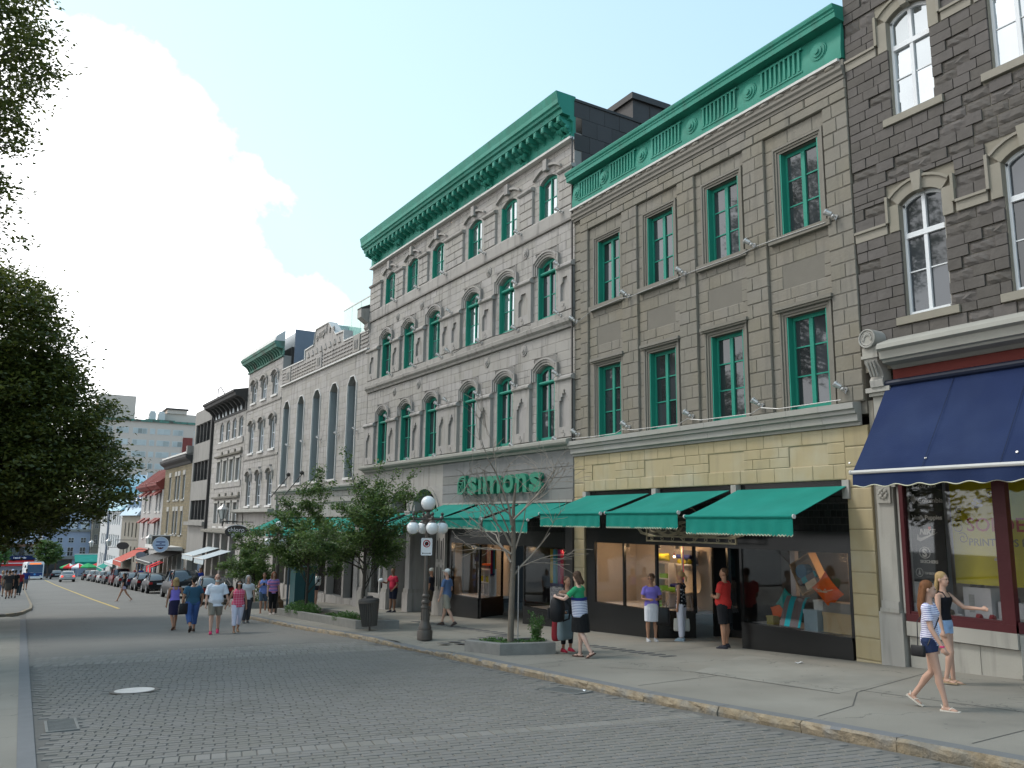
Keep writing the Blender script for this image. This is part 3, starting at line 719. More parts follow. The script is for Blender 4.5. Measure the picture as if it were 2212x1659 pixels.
# left display: front glass 16.85..19.56 and splayed glass to the door
def wallseg(F, g, p, q, z0, z1, th=.06):     # vertical slab between plan points p,q = (u,w)
    a = Vector((-p[1], F.y(p[0]), 0)); b = Vector((-q[1], F.y(q[0]), 0)); d = (b-a).normalized(); n = Vector((-d.y, d.x, 0))*th/2
    P = [a-n, b-n, b+n, a+n]; g.add([(v.x, v.y, F.z(z0)) for v in P]+[(v.x, v.y, F.z(z1)) for v in P], [(0,3,2,1),(4,5,6,7),(0,1,5,4),(1,2,6,5),(2,3,7,6),(3,0,4,7)])
def display(F, pts, zs, zt, zfl, back, lampc, frame='black', base='black', basez=-3.3, wall='beige', pw=1.0, segs=True):
    """pts: plan polyline (u,w) of the glass, left to right; back: depth of the rear wall"""
    g = G()
    for p, q in zip(pts[:-1], pts[1:]):
        g2 = G(); wallseg(F, g2, p, q, basez, zs-.03, .12); F.part('stall_riser', g2, M[base])
        g2 = G(); wallseg(F, g2, p, q, zs-.07, zs, .16); F.part('window_rail', g2, M[frame])
        g2 = G(); wallseg(F, g2, p, q, zs, zt, .012); F.part('shop_pane', g2, M['glass'])
    for p in pts: g2 = G(); F.box(g2, p[0]-.035, p[0]+.035, zs-.05, zt, p[1]-.04, p[1]+.03); F.part('mullion', g2, M[frame])
    us = [p[0] for p in pts]; u0, u1 = min(us), max(us); a_, b_ = pts[0][0], pts[-1][0]; bk = min(back, min(p[1] for p in pts)-.05)
    poly = [(-(p[1]-.03), F.y(p[0])) for p in pts]+[(-bk, F.y(b_)), (-bk, F.y(a_))]
    for nm, za, zb in (('display_floor', zs-.10, zs-.02), ('display_ceiling', zt+.02, zt+.1)): g = G().prism(poly, zb-za, 'z', F.z(za)); F.part(nm, g, M['paper'])
    g = G(); F.box(g, min(a_, b_)-.03, max(a_, b_)+.03, zs-.1, zt+.3, bk-.06, bk); F.part('display_back', g, M[wall])
    for (u, w_) in lampc:
        p = F.world(u, zt-.12, w_); ld = bpy.data.lights.new('display_bulb', 'POINT'); ld.energy = pw; ld.color = (1, .66, .36); ld.shadow_soft_size = .08
        lo = bpy.data.objects.new('display_bulb', ld); ROOT.objects.link(lo); lo.parent = F.t; lo.location = F.loc(u, zt-.12, w_)
        F.part('bulb_housing', G().lathe([(.05, .02), (.05, .09), (.02, .1)], 10, F.loc(u, zt-.12, w_)), M['slate'])
    return
display(A, [(19.56, -.06), (18.2, -.06), (16.85, -.06), (16.38, -.9)], -2.16, -.52, 0, -1.5, [(18.6, -.5), (17.4, -.6), (16.9, -.8)], pw=11)
g = G(); A.box(g, 19.56, 19.96, -3.3, -.52, -.3, -.05); A.part('shop_pilaster', g, M['black'])
g = G(); A.box(g, 19.5, 19.56, -2.2, -.5, -1.5, -.1); A.part('display_side', g, M['beige'])
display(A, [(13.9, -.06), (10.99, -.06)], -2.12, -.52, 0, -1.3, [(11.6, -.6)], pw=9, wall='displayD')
# ---------------- contents of A's displays and the entrance
def bx(F, name, u0, u1, z0, z1, w0, w1, mt, **k):
    g = G(); F.box(g, u0, u1, z0, z1, w0, w1); return F.part(name, g, M[mt] if isinstance(mt, str) else mt, **k)
def cloth(F, name, u, z, w, sz, mt, rot=(0, 0, 0)):      # a soft cushion
    g = G(); n = 8; vs = []
    for i in range(n+1):
        for j in range(n+1):
            a, b = i/n*2-1, j/n*2-1; th = .5*(1-a**4)*(1-b**4); k = 1-.12*(1-abs(a))*abs(b)
            vs.append((-th*sz[2]-.004, a*sz[0]/2*(1-.12*(1-b*b)), b*sz[1]/2*(1-.12*(1-a*a))))
    m_ = len(vs); vs += [(-v[0], v[1], v[2]) for v in vs]
    fs = [(i*(n+1)+j, (i+1)*(n+1)+j, (i+1)*(n+1)+j+1, i*(n+1)+j+1) for i in range(n) for j in range(n)]
    g.add(vs, fs + [tuple(m_+k for k in f[::-1]) for f in fs]); return part(name, g, mt, None, smooth=60, loc=F.world(u, z, w), rot=rot)
mY = mat('mustard_cloth', (.42, .36, .02), .9); mG = mat('lime_cloth', (.20, .42, .05), .9); mO = mat('orange_cloth', (.75, .13, .02), .9); mT = mat('teal_cloth', (.02, .28, .26), .9)
mBl = mat('blue_cloth', (.02, .03, .16), .9); mW = mat('warm_wood', (.42, .26, .12), .6, .2, 6); mWh = M['paper']
mLa = mat('gold_light_shelf', (.55, .30, .06), .8, .2, 3, emit=(1, .55, .15), es=.14)  # warm shop light put into the shelf material as a faint glow
t = thing('bookcase', 'tall narrow white shelf unit with lime cushions in the left shop window', 'bookcase', A.world(17.55, -2.16, -.95))
for a in (-.24, .22): part('side_panel', G().box(-.1, .16, a, a+.025, 0, 1.15), mWh, t)
for z in (0, .38, .72, 1.13): part('shelf', G().box(-.1, .16, -.215, .22, z, z+.022), mWh, t)
part('folded_towel', G().box(-.08, .1, -.18, .18, .41, .55), mG, t); part('folded_towel', G().box(-.08, .1, -.15, .16, .75, .86), mG, t)
tag(cloth(A, 'cushion', 17.6, -1.9, -.72, (.3, .55, .1), mat('chevron_cloth', (.14, .42, .05), .9, 0, 1, .05, stripes=('Z', .09, .4, (.45, .6, .3)), obj=True)), 'green chevron cushion leaning against the narrow white shelf', 'cushion')
tag(cloth(A, 'cushion', 17.5, -.86, -.85, (.5, .22, .25), mY), 'mustard folded cushion on top of the narrow white shelf', 'cushion')
t = thing('display_shelf', 'small wall shelf with blue and yellow rolled towels in the left shop window', 'shelf', A.world(17.0, -1.05, -1.1))
part('shelf_board', G().box(-.05, .2, -.35, .3, 0, .03), mWh, t); part('back_panel', G().box(.18, .2, -.35, .3, .03, .38), mat('grey_board', (.12, .12, .14)), t)
for a in (-.2, 0, .18): part('rolled_towel', G().tube([(-.06, a-.08, .09), (.1, a+.06, .09)], .06, 10), mY, t)
part('rolled_towel', G().tube([(.0, -.28, .22), (.0, .24, .22)], .055, 10), mBl, t)
for i, u in enumerate((17.25, 16.75)):
    t = thing('display_chair', ['cream shell chair heaped with dark cloths in the left shop window', 'empty cream shell chair on the right of the left shop window'][i], 'chair', A.world(u, -2.16, -1.0), .4)
    g = G(); rings = []
    for k, (x, z, hw) in enumerate([(-.25, .40, .2), (-.1, .37, .26), (.1, .38, .28), (.18, .5, .29), (.22, .8, .26), (.24, .95, .18)]):
        rings.append([(x, -hw, z+.05), (x, 0, z), (x, hw, z+.05), (x+.02, hw, z+.05), (x+.02, 0, z-.02), (x+.02, -hw, z+.05)])
    g.loft(rings); part('shell_seat', g, mat('cream_shell', (.62, .52, .40), .4), t, smooth=60)
    for sx, sy in ((-1, -1), (-1, 1), (1, -1), (1, 1)): part('leg', G().tube([(sx*.05, sy*.08, .37), (sx*.2, sy*.2, 0)], .012, 6), mWh, t)
    if i == 0: part('folded_cloth', G().ball((-.02, .0, .47), (.18, .2, .08)), mG, t, smooth=60); part('folded_cloth', G().ball((.0, -.02, .57), (.14, .17, .06)), mBl, t, smooth=60)
def sale_banner(F, u, z, w, hgt, wid, lab, rz=0.0):
    t = thing('sale_banner', lab, 'banner', F.world(u, z, w), rz)
    part('sheet', G().box(0, .006, -wid/2, wid/2, 0, hgt*.42), M['paper'], t)
    cols = [(.45, .36, .05), (.05, .28, .42), (.03, .2, .2), (.18, .03, .15), (.5, .02, .07)]
    ws = [.22, .2, .14, .2, .24]; y = wid/2; 
    for c, ww in zip(cols, ws): part('colour_stripe', G().box(0, .006, y-wid*ww, y-.0005, hgt*.47, hgt), mat('banner_stripe', c, .7, .03), t); y -= wid*ww
    for k in range(5): part('pixel_block', G().box(0, .006, wid/2-(k+1)*wid/5+.002, wid/2-k*wid/5, hgt*(.40+.03*(k % 2)), hgt*.47), mat('pixel_print', (.03, .025, .12), .7), t)
    ink = mat('grey_ink', (.16, .15, .22), .8)
    link('lettering', text_mesh('SOLDES', wid*.235, .001, ink), t, (-.003, wid*.44, hgt*.335), WALLROT)
    link('lettering', text_mesh('ACTUELS', wid*.215, .001, ink), t, (-.003, wid*.44, hgt*.265), WALLROT)
sale_banner(A, 16.62, -2.13, -.72, 1.6, .44, 'striped sale banner at the right end of the left shop window', -.6)
t = thing('pendant_bulb', 'bare bulb hanging over the small shelf in the left shop window', 'lamp', A.world(17.02, -.82, -.8))
part('cable', G().tube([(0, 0, .32), (0, 0, .08)], .004, 5), M['slate'], t); part('socket', G().tube([(0, 0, .09), (0, 0, .02)], .02, 8), M['burg'], t)
part('bulb', G().ball((0, 0, -.01), .032, 10, 8), mat('lit_bulb', (1, .8, .5), .3, 0, 1, 0, emit=(1, .72, .4), es=8), t, smooth=60)
# right display
wrap = mat('plaid_throw', (.16, .13, .13), .9, .05, 3, .2, 60, stripes=('Y', .36, .4, (.02, .30, .34)), obj=True)
g = G(); rings = []
for k in range(9):
    a = k/8; x = .12-.02*a - .34*a**.8*(1 if a > .3 else a/.3*.9); z = .62 - .60*max(0, a-.25)/.75
    rings.append([(x, -.27, z), (x, .27, z), (x+.015, .27, z-.012), (x+.015, -.27, z-.012)])
g.loft(rings); o = part('plaid_throw', g, wrap, None, smooth=60, loc=A.world(12.55, -2.1, -.25)); tag(o, 'grey and teal plaid throw draped in the right shop window', 'throw')
tag(cloth(A, 'cushion', 11.75, -1.30, -.28, (.62, .5, .22), mO, (R_(45), 0, 0)), 'orange cushion tied with cord on the boxes in the right shop window', 'cushion')
g = G().tube([(-.1, .2, .05), (-.14, .0, .0), (-.12, -.22, .06)], .008, 5); g.tube([(-.14, 0, 0), (-.16, .08, .06), (-.15, .12, 0), (-.14, 0, 0), (-.16, -.07, .07), (-.15, -.1, .0), (-.14, 0, 0)], .008, 5)
o = link('cord', g.mesh('cord', mats=[M['cream']]), None, A.world(11.75, -1.32, -.28)); tag(o, 'pale cord tied in a bow around the orange cushion', 'cord')
tag(cloth(A, 'cushion', 13.0, -1.62, -.45, (.42, .42, .16), mT, (.5, .2, 0)), 'teal cushion behind the plaid throw in the right shop window', 'cushion')
tag(cloth(A, 'cushion', 13.2, -1.85, -.4, (.35, .3, .14), mO, (-.4, .2, 0)), 'orange cushion behind the plaid throw in the right shop window', 'cushion')
for i, (u, z, w_, a, b, c, col, lab) in enumerate([(11.5, -2.12, -.4, .75, .4, .3, (.55, .42, .24), 'wide straw coloured box at the bottom of the stack in the right shop window'), (11.4, -1.72, -.4, .95, .2, .34, (.25, .24, .22), 'long grey tray under the orange cushion in the right shop window'), (12.08, -2.12, -.22, .34, .42, .2, (.35, .45, .50), 'pale blue box standing in front of the stack in the right shop window'), (11.95, -1.7, -.3, .22, .2, .18, (.55, .55, .52), 'small white box on top of the pale blue box'), (13.25, -2.12, -.3, .18, .18, .2, (.42, .36, .12), 'small mustard box left of the plaid throw')]):
    t = thing('gift_box', lab, 'box', A.world(u, z, w_)); mm = mat('box_card', col, .8)
    part('box_body', G().box(-c/2, c/2, -a/2, a/2, 0, b*.8), mm, t); part('lid', G().box(-c/2-.01, c/2+.01, -a/2-.01, a/2+.01, b*.8, b), mm, t)
t = thing('hanging_crate', 'wooden crate with blue and plaid cloths hanging tilted in the right shop window', 'crate', A.world(12.35, -1.0, -.45)); t.rotation_euler = (R_(-28), 0, 0)
for a, b, c, d in ((-.3, .3, -.35, -.33), (-.3, .3, .33, .35), (-.3, -.28, -.33, .33), (.28, .3, -.33, .33)): part('board', G().box(-.12, .12, a, b, c, d), mW, t)
part('back_board', G().box(.1, .12, -.28, .28, -.33, .33), mW, t)
part('towel_roll', G().tube([(-.1, .08, .1), (.1, .08, .1)], .15, 14), mat('blue_towel', (.02, .12, .22), .95), t)
part('folded_cloth', G().box(-.13, .08, -.25, .25, -.16, -.04), wrap, t); part('folded_cloth', G().box(-.14, .08, -.2, .1, -.32, -.17), mat('cream_towel', (.6, .48, .34), .9), t)
bx(A, 'display_post', 13.0, 13.14, -2.1, -.5, -.9, -.78, 'paper'); bx(A, 'display_side', 10.97, 11.0, -2.2, -.5, -1.3, -.1, 'beige'); bx(A, 'display_back', 11.0, 11.75, -2.1, -.5, -.98, -.95, 'beige')
# entrance recess of A
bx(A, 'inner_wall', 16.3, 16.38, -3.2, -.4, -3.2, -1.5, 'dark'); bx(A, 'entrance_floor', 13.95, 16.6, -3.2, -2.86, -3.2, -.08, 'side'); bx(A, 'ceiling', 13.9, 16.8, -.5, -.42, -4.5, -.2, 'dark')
for u in (13.96, 14.62, 15.28, 15.9): bx(A, 'door_post', u, u+.07, -2.86, -.5, -1.72, -1.62, 'black')
bx(A, 'door_rail', 13.96, 15.97, -2.86, -2.6, -1.70, -1.64, 'black')
for u in (14.03, 14.69, 15.35): bx(A, 'door_pane', u, u+.58, -2.6, -.55, -1.675, -1.665, 'glass')
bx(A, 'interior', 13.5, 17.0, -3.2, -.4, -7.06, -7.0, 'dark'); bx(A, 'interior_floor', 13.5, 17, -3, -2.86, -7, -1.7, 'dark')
for u, z, w_, hh in ((14.3, -1.9, -5.2, .12), (14.35, -1.3, -5.2, .12), (14.9, -1.55, -6, .1), (15.5, -.95, -6, .25), (15.0, -2.0, -4.5, .15), (16.3, -.8, -6.5, .2), (14.2, -.85, -6.5, .18)): bx(A, 'lit_shelf', u, u+.5, z, z+hh, w_, w_+.15, mLa)  # self-glowing blocks stand in for warmly lit goods inside
g = G(); wallseg(A, g, (13.9, -.06), (13.9, -1.65), -3.3, -.5); A.part('side_wall', g, M['black'])
for i in range(3):
    pass
# ornate iron grille above the entrance
t = thing('iron_grille', 'ornate cream iron scroll grille hanging over the shop entrance', 'grille', A.world(15.1, -.42, .42))
mI = mat('painted_iron', (.30, .26, .17), .5, .1, 5, .05, 20, metal=.2)
part('grille_frame', G().box(-.02, .02, -1.55, 1.55, 0, .035).box(-.02, .02, -1.55, 1.55, .12, .14).box(-.02, .02, -1.55, -1.52, .035, .62).box(-.02, .02, 1.52, 1.55, .035, .62).box(-.02, .02, -1.52, 1.52, .6, .62), mI, t)
def ring(y, z, r, tk=.012): return G().tube([(0, y+r*math.cos(a*math.pi/8), z+r*math.sin(a*math.pi/8)) for a in range(17)], tk, 4)
ro = ring(0, 0, .04).mesh('ring', mats=[mI]); sp_ = G().tube([(0, (.03+.02*k/3)*math.cos(k*.6)*(.4+.16*k), (.4+.16*k)*.04*math.sin(k*.6)) for k in range(22)], .011, 4).mesh('scroll', mats=[mI])
for i in range(8): link('ring', ro, t, (0, -1.35+i*.385, .078))
for i in range(8): o = link('scroll', sp_, t, (0, -1.25+i*.36, .34)); o.scale = (1, -1.6 if i % 2 else 1.6, 1.6)
part('medallion_ring', ring(0, .42, .42, .02), mI, t); part('backing_plate', G().box(.02, .03, -1.5, 1.5, .14, .6), mat('grille_back', (.10, .09, .07), .8), t)
# awnings of A
gA = 'green awnings over the two main shopfronts'
AWA = [awning(A, 10.9, 13.83, .80, .18, 1.63, .36, 'greenB', 'green awning nearest the navy awning, over the right shop window', gA), awning(A, 14.1, 16.72, .80, .27, 1.63, .35, 'greenB', 'green awning over the shop entrance, middle of the three on the yellow building', gA), awning(A, 17.0, 19.8, .80, .26, 1.63, .34, 'greenB', 'green awning leftmost on the yellow tiled building', gA)]
# ================================================================ BUILDING S : grey limestone, four storeys
L0U = 20.43; AZ = -1.675
S = Fac('limestone_building', 'grey limestone four storey store with green arched windows and large green bracketed cornice', 14.05, L0U, AZ, gz(28, .12))
SU0, SU1 = 20.46, 37.22
wc = (21.97, 24.5, 27.02, 30.23, 32.69, 35.13); ww = .51
r4 = [(u-ww-.02, u+ww+.02, 10.0, 11.48) for u in (21.96, 24.44, 26.92, 30.06, 32.54, 34.98)]
r3 = [(u-ww, u+ww, 6.58, 8.60) for u in (22.01, 24.53, 27.02, 30.22, 32.68, 35.14)]
r2 = [(u-ww, u+ww, 2.60, 5.02) for u in (22.06, 24.58, 27.1, 30.3, 32.76, 35.28)]
sops = r4+r3+r2
backing(S, [(SU0, SU1, 2.2, 12.4)], sops, -.5, -.03, M['mortarS'])
hood = [(a-.16, b+.16, d-.45, d+.30) for a, b, c, d in r3+r2]
gaps = lambda r: [(SU0, r[0][0]-.28)] + [(r[i][1]+.28, r[i+1][0]-.28) for i in range(5)] + [(r[5][1]+.28, SU1)]
shaft3 = [(a, b, 6.58, 7.95) for a, b in gaps(r3)]; shaft2 = [(a, b, 2.60, 4.35) for a, b in gaps(r2)]; shaft4 = [(a, b, 10.0, 11.2) for a, b in [(SU0, 21.2)]+[(r4[i][1]+.30, r4[i+1][0]-.30) for i in range(5)]+[(35.9, SU1)]]
S.stones([(SU0, SU1, 2.60, 6.0), (SU0, SU1, 6.58, 9.48), (SU0, SU1, 10.0, 12.2)], sops+hood+shaft3+shaft2+[(a, b, c, d+.1) for a, b, c, d in shaft4], .285, (.5, .85), -.03, .0, .007, .002)
S.finish('stone', M['stoneS'])
for a, b, c, d in shaft4:
    S.stones([(a, b, c, d)], [], .3, (.5, .9), -.03, .09, .006, 0)
S.finish('pilaster_stone', M['stoneS'])
for r, arr in ((4, r4), (3, r3), (2, r2)):
    for i, (a, b, c, d) in enumerate(arr):
        rise = .2
        window(S, a, b, c, d, -.22, 'green', .085, .06, (.48,) if r == 4 else (.40,), .03, rise, .14, 'paneL' if (r == 4 or (r == 3 and i not in (0, 5))) else 'pane', None if r == 4 else .775, r != 4)
        g = G(); x0, x1 = .42, .015; ya, yb = S.y(a), S.y(b); zz = S.z(d)-rise
        spandrel(g, ya, yb, zz, rise, S.z(d)+.02, x0, x1, 8)
        S.box(g, a-.003, a+.004, c, d-rise, -.42, -.02); S.box(g, b-.004, b+.003, c, d-rise, -.42, -.02)
        if r == 4:    # plain segmental hood with keystone
            A1 = arc(ya-.28, yb+.28, zz+.08, .26, 8); g.strip([(p[0], p[1]+.14) for p in A1], [(p[0], p[1]+.22) for p in A1], .03, -.10)
            S.box(g, (a+b)/2-.11, (a+b)/2+.11, d+.14, d+.52, -.03, .16)
        else:
            for k in range(3):
                A1 = arc(ya, yb, zz, rise, 8, .035+.075*k); B1 = arc(ya, yb, zz, rise, 8, .10+.075*k)
                g.strip(A1, B1, .03, -.035-.035*k)
                o_ = .035+.075*k; zl = zz-.28-.0*k
                g.box(.03, -.035-.035*k, ya-o_-.062, ya-o_, zl, A1[0][1]+.05); g.box(.03, -.035-.035*k, yb+o_, yb+o_+.062, zl, A1[-1][1]+.05)
        S.part('window_arch', g, M['trimS'])
# shafts with sunk niches between the windows
def niche_shaft(a, b, z0, z1, stepped):
    n = 2 if b-a > 1.4 else 1; cw = (b-a)/n
    for k in range(n):
        p, q = a+k*cw, a+(k+1)*cw; g = G(); w0, w1 = .03, .11
        nw = min(.30, (q-p)*.32); c = (p+q)/2; zb, zt = z0+.32, z1-.28
        if q-p < .5: nw = .12
        S.box(g, p, c-nw, z0, z1, -.03, w1); S.box(g, c+nw, q, z0, z1, -.03, w1)
        S.box(g, c-nw, c+nw, z0, zb, -.03, w1); S.box(g, c-nw, c+nw, zt, z1, -.03, w1); S.box(g, c-nw, c+nw, zb, zt, -.03, .035)
        if stepped:
            for m_ in (1, -1):
                for s_ in range(3):
                    e = nw*(1-.28*(s_+1)); zz0 = zt-.1*(3-s_) ; 
                    S.box(g, c+m_*e, c+m_*nw, zt-.11*(3-s_)+.0, zt-.11*(2-s_), -.03, w1)
        else:
            for m_ in (1, -1):
                A1 = [(S.y(c+m_*nw), S.z(zt-.26)), (S.y(c+m_*nw*.8), S.z(zt-.2)), (S.y(c+m_*nw*.55), S.z(zt-.16)), (S.y(c+m_*nw*.5), S.z(zt))]
                g.strip(A1, [(S.y(c+m_*nw), x[1]) for x in A1[:-1]]+[(S.y(c+m_*nw), S.z(zt))], .03, -w1)
        for e, zz in ((-.3, zb-.09), (-.05, zb-.2)): S.box(g, c-e*.3-.05, c-e*.3+.05, zz-.08, zz, w1-.005, w1+.02)
        S.part('niche_panel', g, M['trimS'])
    g = G(); pr = [(.03, S.z(z1)), (-.13, S.z(z1)), (-.19, S.z(z1)+.04), (-.19, S.z(z1)+.10), (-.12, S.z(z1)+.17), (.03, S.z(z1)+.2)]
    g.prism(pr, b-a+.1, 'y', S.y(a)-.05); S.part('cap_stone', g, M['trimS'])
for q in shaft3: niche_shaft(*q, False)
for q in shaft2: niche_shaft(*q, True)
for a, b, c, d in shaft4:
    g = G(); pr = [(.03, S.z(d)), (-.11, S.z(d)), (-.17, S.z(d)+.05), (-.17, S.z(d)+.10), (.03, S.z(d)+.16)]
    g.prism(pr, b-a+.08, 'y', S.y(a)-.04); S.part('cap_stone', g, M['trimS'])
def band(F, u0, u1, prof, mt, name='string_course', ex=0.0):
    g = G().prism([(-w_, F.z(z)) for w_, z in prof], u1-u0+2*ex, 'y', F.y(u0)-ex); return F.part(name, g, M[mt])
band(S, SU0, SU1, [(-.03, 9.5), (.07, 9.5), (.09, 9.56), (.09, 9.93), (.06, 9.99), (-.03, 9.995)], 'trimS')
band(S, SU0, SU1, [(-.03, 6.02), (.08, 6.02), (.1, 6.1), (.19, 6.18), (.21, 6.30), (.15, 6.34), (.10, 6.36), (.10, 6.55), (-.03, 6.575)], 'trimS')
band(S, SU0, SU1, [(-.03, 2.22), (.12, 2.24), (.14, 2.32), (.30, 2.36), (.34, 2.42), (.34, 2.50), (.1, 2.57), (-.03, 2.595)], 'ledge')
for z, us in ((5.72, (23.35, 25.85, 31.6, 34.1)), (9.12, (23.3, 25.8, 31.5, 34.0))):
    for u in us: medallion(S, u, z)
for r, dz in ((r4, -.15), (r3, 1.5), (r3, -.1), (r2, 1.95), (r2, -.12)):
    for a, b, c, d in r: spot(S, a-.46, c+dz, .1)
for r, dz in ((r3, 1.5), (r3, -.1), (r2, 1.95)): spot(S, r[3][0]-1.3, r[0][2]+dz+.05, .14)
for r in (r3, r2):
    for a, b, c, d in r: g = G().tube([S.loc(a-.26, c+1.55, .1), S.loc(a-.26, d+.18, .1), S.loc(a-.2, d+.24, .1), S.loc(b+.1, d+.24+.05, .12)], .014, 5); S.part('conduit', g, M['trimS'])
cable(S, [(28.0, 6.42), (27.2, 6.5), (26.3, 6.46), (25.2, 6.52), (24.0, 6.45), (23.1, 6.5), (22.6, 6.44)], .23, .014, 'slate')
bx(S, 'drainpipe', 20.43, 20.47, 2.3, 12.2, .09, .13, 'slate')
# cornice of S
bx(S, 'flashing', SU0-.02, SU1, 12.14, 12.22, -.03, .2, 'flash')
band(S, SU0, SU1, [(-.03, 12.22), (.12, 12.22), (.14, 12.3), (.08, 12.34), (.08, 12.74), (.2, 12.80), (.2, 12.9), (.5, 12.93), (.52, 13.07), (.60, 13.10), (.62, 13.18), (.68, 13.22), (.68, 13.36), (.74, 13.62), (.10, 13.62), (-.03, 13.62)], 'greenC', 'cornice', .02)
mod = G(); mod.box(-.5, -.08, -.085, .085, -.03, .17); mod.prism([(-.08, -.2), (-.08, -.02), (-.42, -.02), (-.3, -.1), (-.16, -.14)], .13, 'y', -.065); mod.box(-.515, -.5, -.06, .06, 0, .14)
mod = mod.mesh('modillion', mats=[M['greenC']])
n = 37
for i in range(n): link('modillion', mod, S.t, S.loc(20.68+i*.452, 12.735, 0))
brk = G(); brk.prism([(0, -.62), (-.12, -.6), (-.16, -.5), (-.12, -.42), (-.22, -.36), (-.3, -.26), (-.24, -.18), (-.36, -.12), (-.44, -.02), (0, -.02)], .16, 'y', -.08)
for y in (-.1, .1): brk.ball((-.24, y, -.26), (.08, .04, .08), 8, 6); brk.ball((-.12, y, -.48), (.06, .04, .06), 8, 6)
brk = brk.mesh('bracket', mats=[M['greenC']])
for c in (20.75, 23.24, 25.7, 28.48, 31.3, 33.76, 36.4):
    for e in (-.14, .14): link('bracket', brk, S.t, S.loc(c+e, 12.78, .0), None, (1.1, 1, .95))
bx(S, 'building_mass', SU0, SU1, 2.2, 13.45, -14, -.5, 'slate')
M['slatesheet'] = M['slate']
# dark sheet panels of the gable wall above the neighbour
pnl = G().box(-.5, .5, -.5, .5, -.5, .5).mesh('sheet_panel', mats=[M['slate']])
rr = random.Random(2)
for i in range(11):
    for j in range(5):
        x = .28+i*.62+(.3 if j % 2 else 0)
        o = link('sheet_panel', pnl, S.t, (x, S.y(SU0)-.012-rr.uniform(0, .008), S.z(13.2-j*.56)), None, (.61, .02, .55))
bx(S, 'gable_coping', SU0-.06, SU0+.2, 13.45, 13.54, -9, 0, 'slate')
t = thing('roof_housing', 'dark metal chimney housing with overhanging cap on the flat roof', 'chimney', (17.3, 20.9, EYE+13.3))
part('housing', G().box(-.75, .75, -.3, 1.2, 0, 1.0), M['slate'], t); part('cap', G().box(-.85, .85, -.4, 1.3, 1.0, 1.22), M['slate'], t); part('seam', G().box(-.02, .02, -.32, -.3, 0, 1.0), M['slate'], t)
# ground floor of S : sign band
for i, (a, b) in enumerate(((.72, 1.04), (1.06, 1.38), (1.40, 1.70), (1.72, 2.22))):
    for u in range(4): bx(S, 'fascia_stone', 20.5+u*2.14, 20.5+(u+1)*2.14-.012, a, b, -.1, .04, 'fascia')
bx(S, 'fascia_backing', 20.48, 29.1, .66, 2.22, -.4, .01, 'mortarS'); bx(S, 'fascia_sill', 20.48, 29.1, .64, .71, -.3, .09, 'ledge')
# arcade to the left
def pier(u0, u1, zb, zt, wd, w1=.06, carved=False):
    g = G(); S.box(g, u0, u1, zb+.9, zt, -wd, w1); S.box(g, u0-.07, u1+.07, zb-.3, zb+.75, -wd-.07, w1+.08); S.box(g, u0-.04, u1+.04, zb+.75, zb+.9, -wd-.04, w1+.05)
    for k in range(3): S.box(g, u0-.05-.02*k, u1+.05+.02*k, zt-.28+k*.1, zt-.21+k*.1, -wd-.05, w1+.05+.02*k)
    S.part('pier', g, M['stoneS'])
    if carved:
        for e, (z0, z1) in enumerate(((zb+1.0, zb+1.9), (zb+2.0, zb+2.9))):
            for uu in (u0+.1, (u0+u1)/2+.05): bx(S, 'pier_panel', uu, uu+.22, z0, z1, w1-.01, w1+.03, 'trimS'); bx(S, 'pier_flute', uu+.07, uu+.15, z0+.1, z1-.1, w1+.028, w1+.045, 'slate')
pier(28.7, 29.45, -3.5, .45, .7, .06, True); pier(31.8, 32.2, -3.6, .45, 1.1); pier(34.0, 34.5, -3.75, .45, 1.1); pier(36.8, 37.2, -3.9, .45, .5)
bx(S, 'arcade_wall', 29.1, 37.2, 1.42, 2.22, -.6, .0, 'stoneS')
for a, b in ((29.45, 31.8), (32.2, 34.0), (34.5, 36.8)):
    g = G(); c = (b-a)/2; spandrel(g, S.y(a), S.y(b), S.z(.45), min(.85, c*.9), S.z(1.42), .6, 0.0, 14)
    A1 = arc(S.y(a), S.y(b), S.z(.45), min(.85, c*.9), 14); g.strip(A1, arc(S.y(a), S.y(b), S.z(.45), min(.85, c*.9), 14, .13), .1, -.05)
    S.part('arch', g, M['stoneS'])
for u in (29.1, 32.0, 34.25, 37.0): bx(S, 'spandrel_stone', u-.4, u+.4, .42, 1.42, -.6, .0, 'stoneS')
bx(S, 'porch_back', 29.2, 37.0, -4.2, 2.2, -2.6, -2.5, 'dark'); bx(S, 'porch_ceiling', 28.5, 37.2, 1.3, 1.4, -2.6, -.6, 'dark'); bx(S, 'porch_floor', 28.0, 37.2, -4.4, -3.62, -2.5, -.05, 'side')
bx(S, 'side_wall', 28.55, 28.75, -4, 1.4, -2.5, -.7, 'slate')
# display window on the left part of the arcade (behind the planted trees)
bx(S, 'stall_riser', 34.5, 36.8, -4.2, -3.2, -.5, -.15, 'stoneS'); bx(S, 'shop_pane', 34.5, 36.8, -3.2, .4, -.32, -.3, 'glass'); bx(S, 'display_back', 34.5, 36.8, -3.2, .4, -1.3, -1.2, 'beige')
for u in (34.55, 35.65, 36.75): bx(S, 'mullion', u-.04, u+.04, -3.2, .4, -.34, -.26, 'flash')
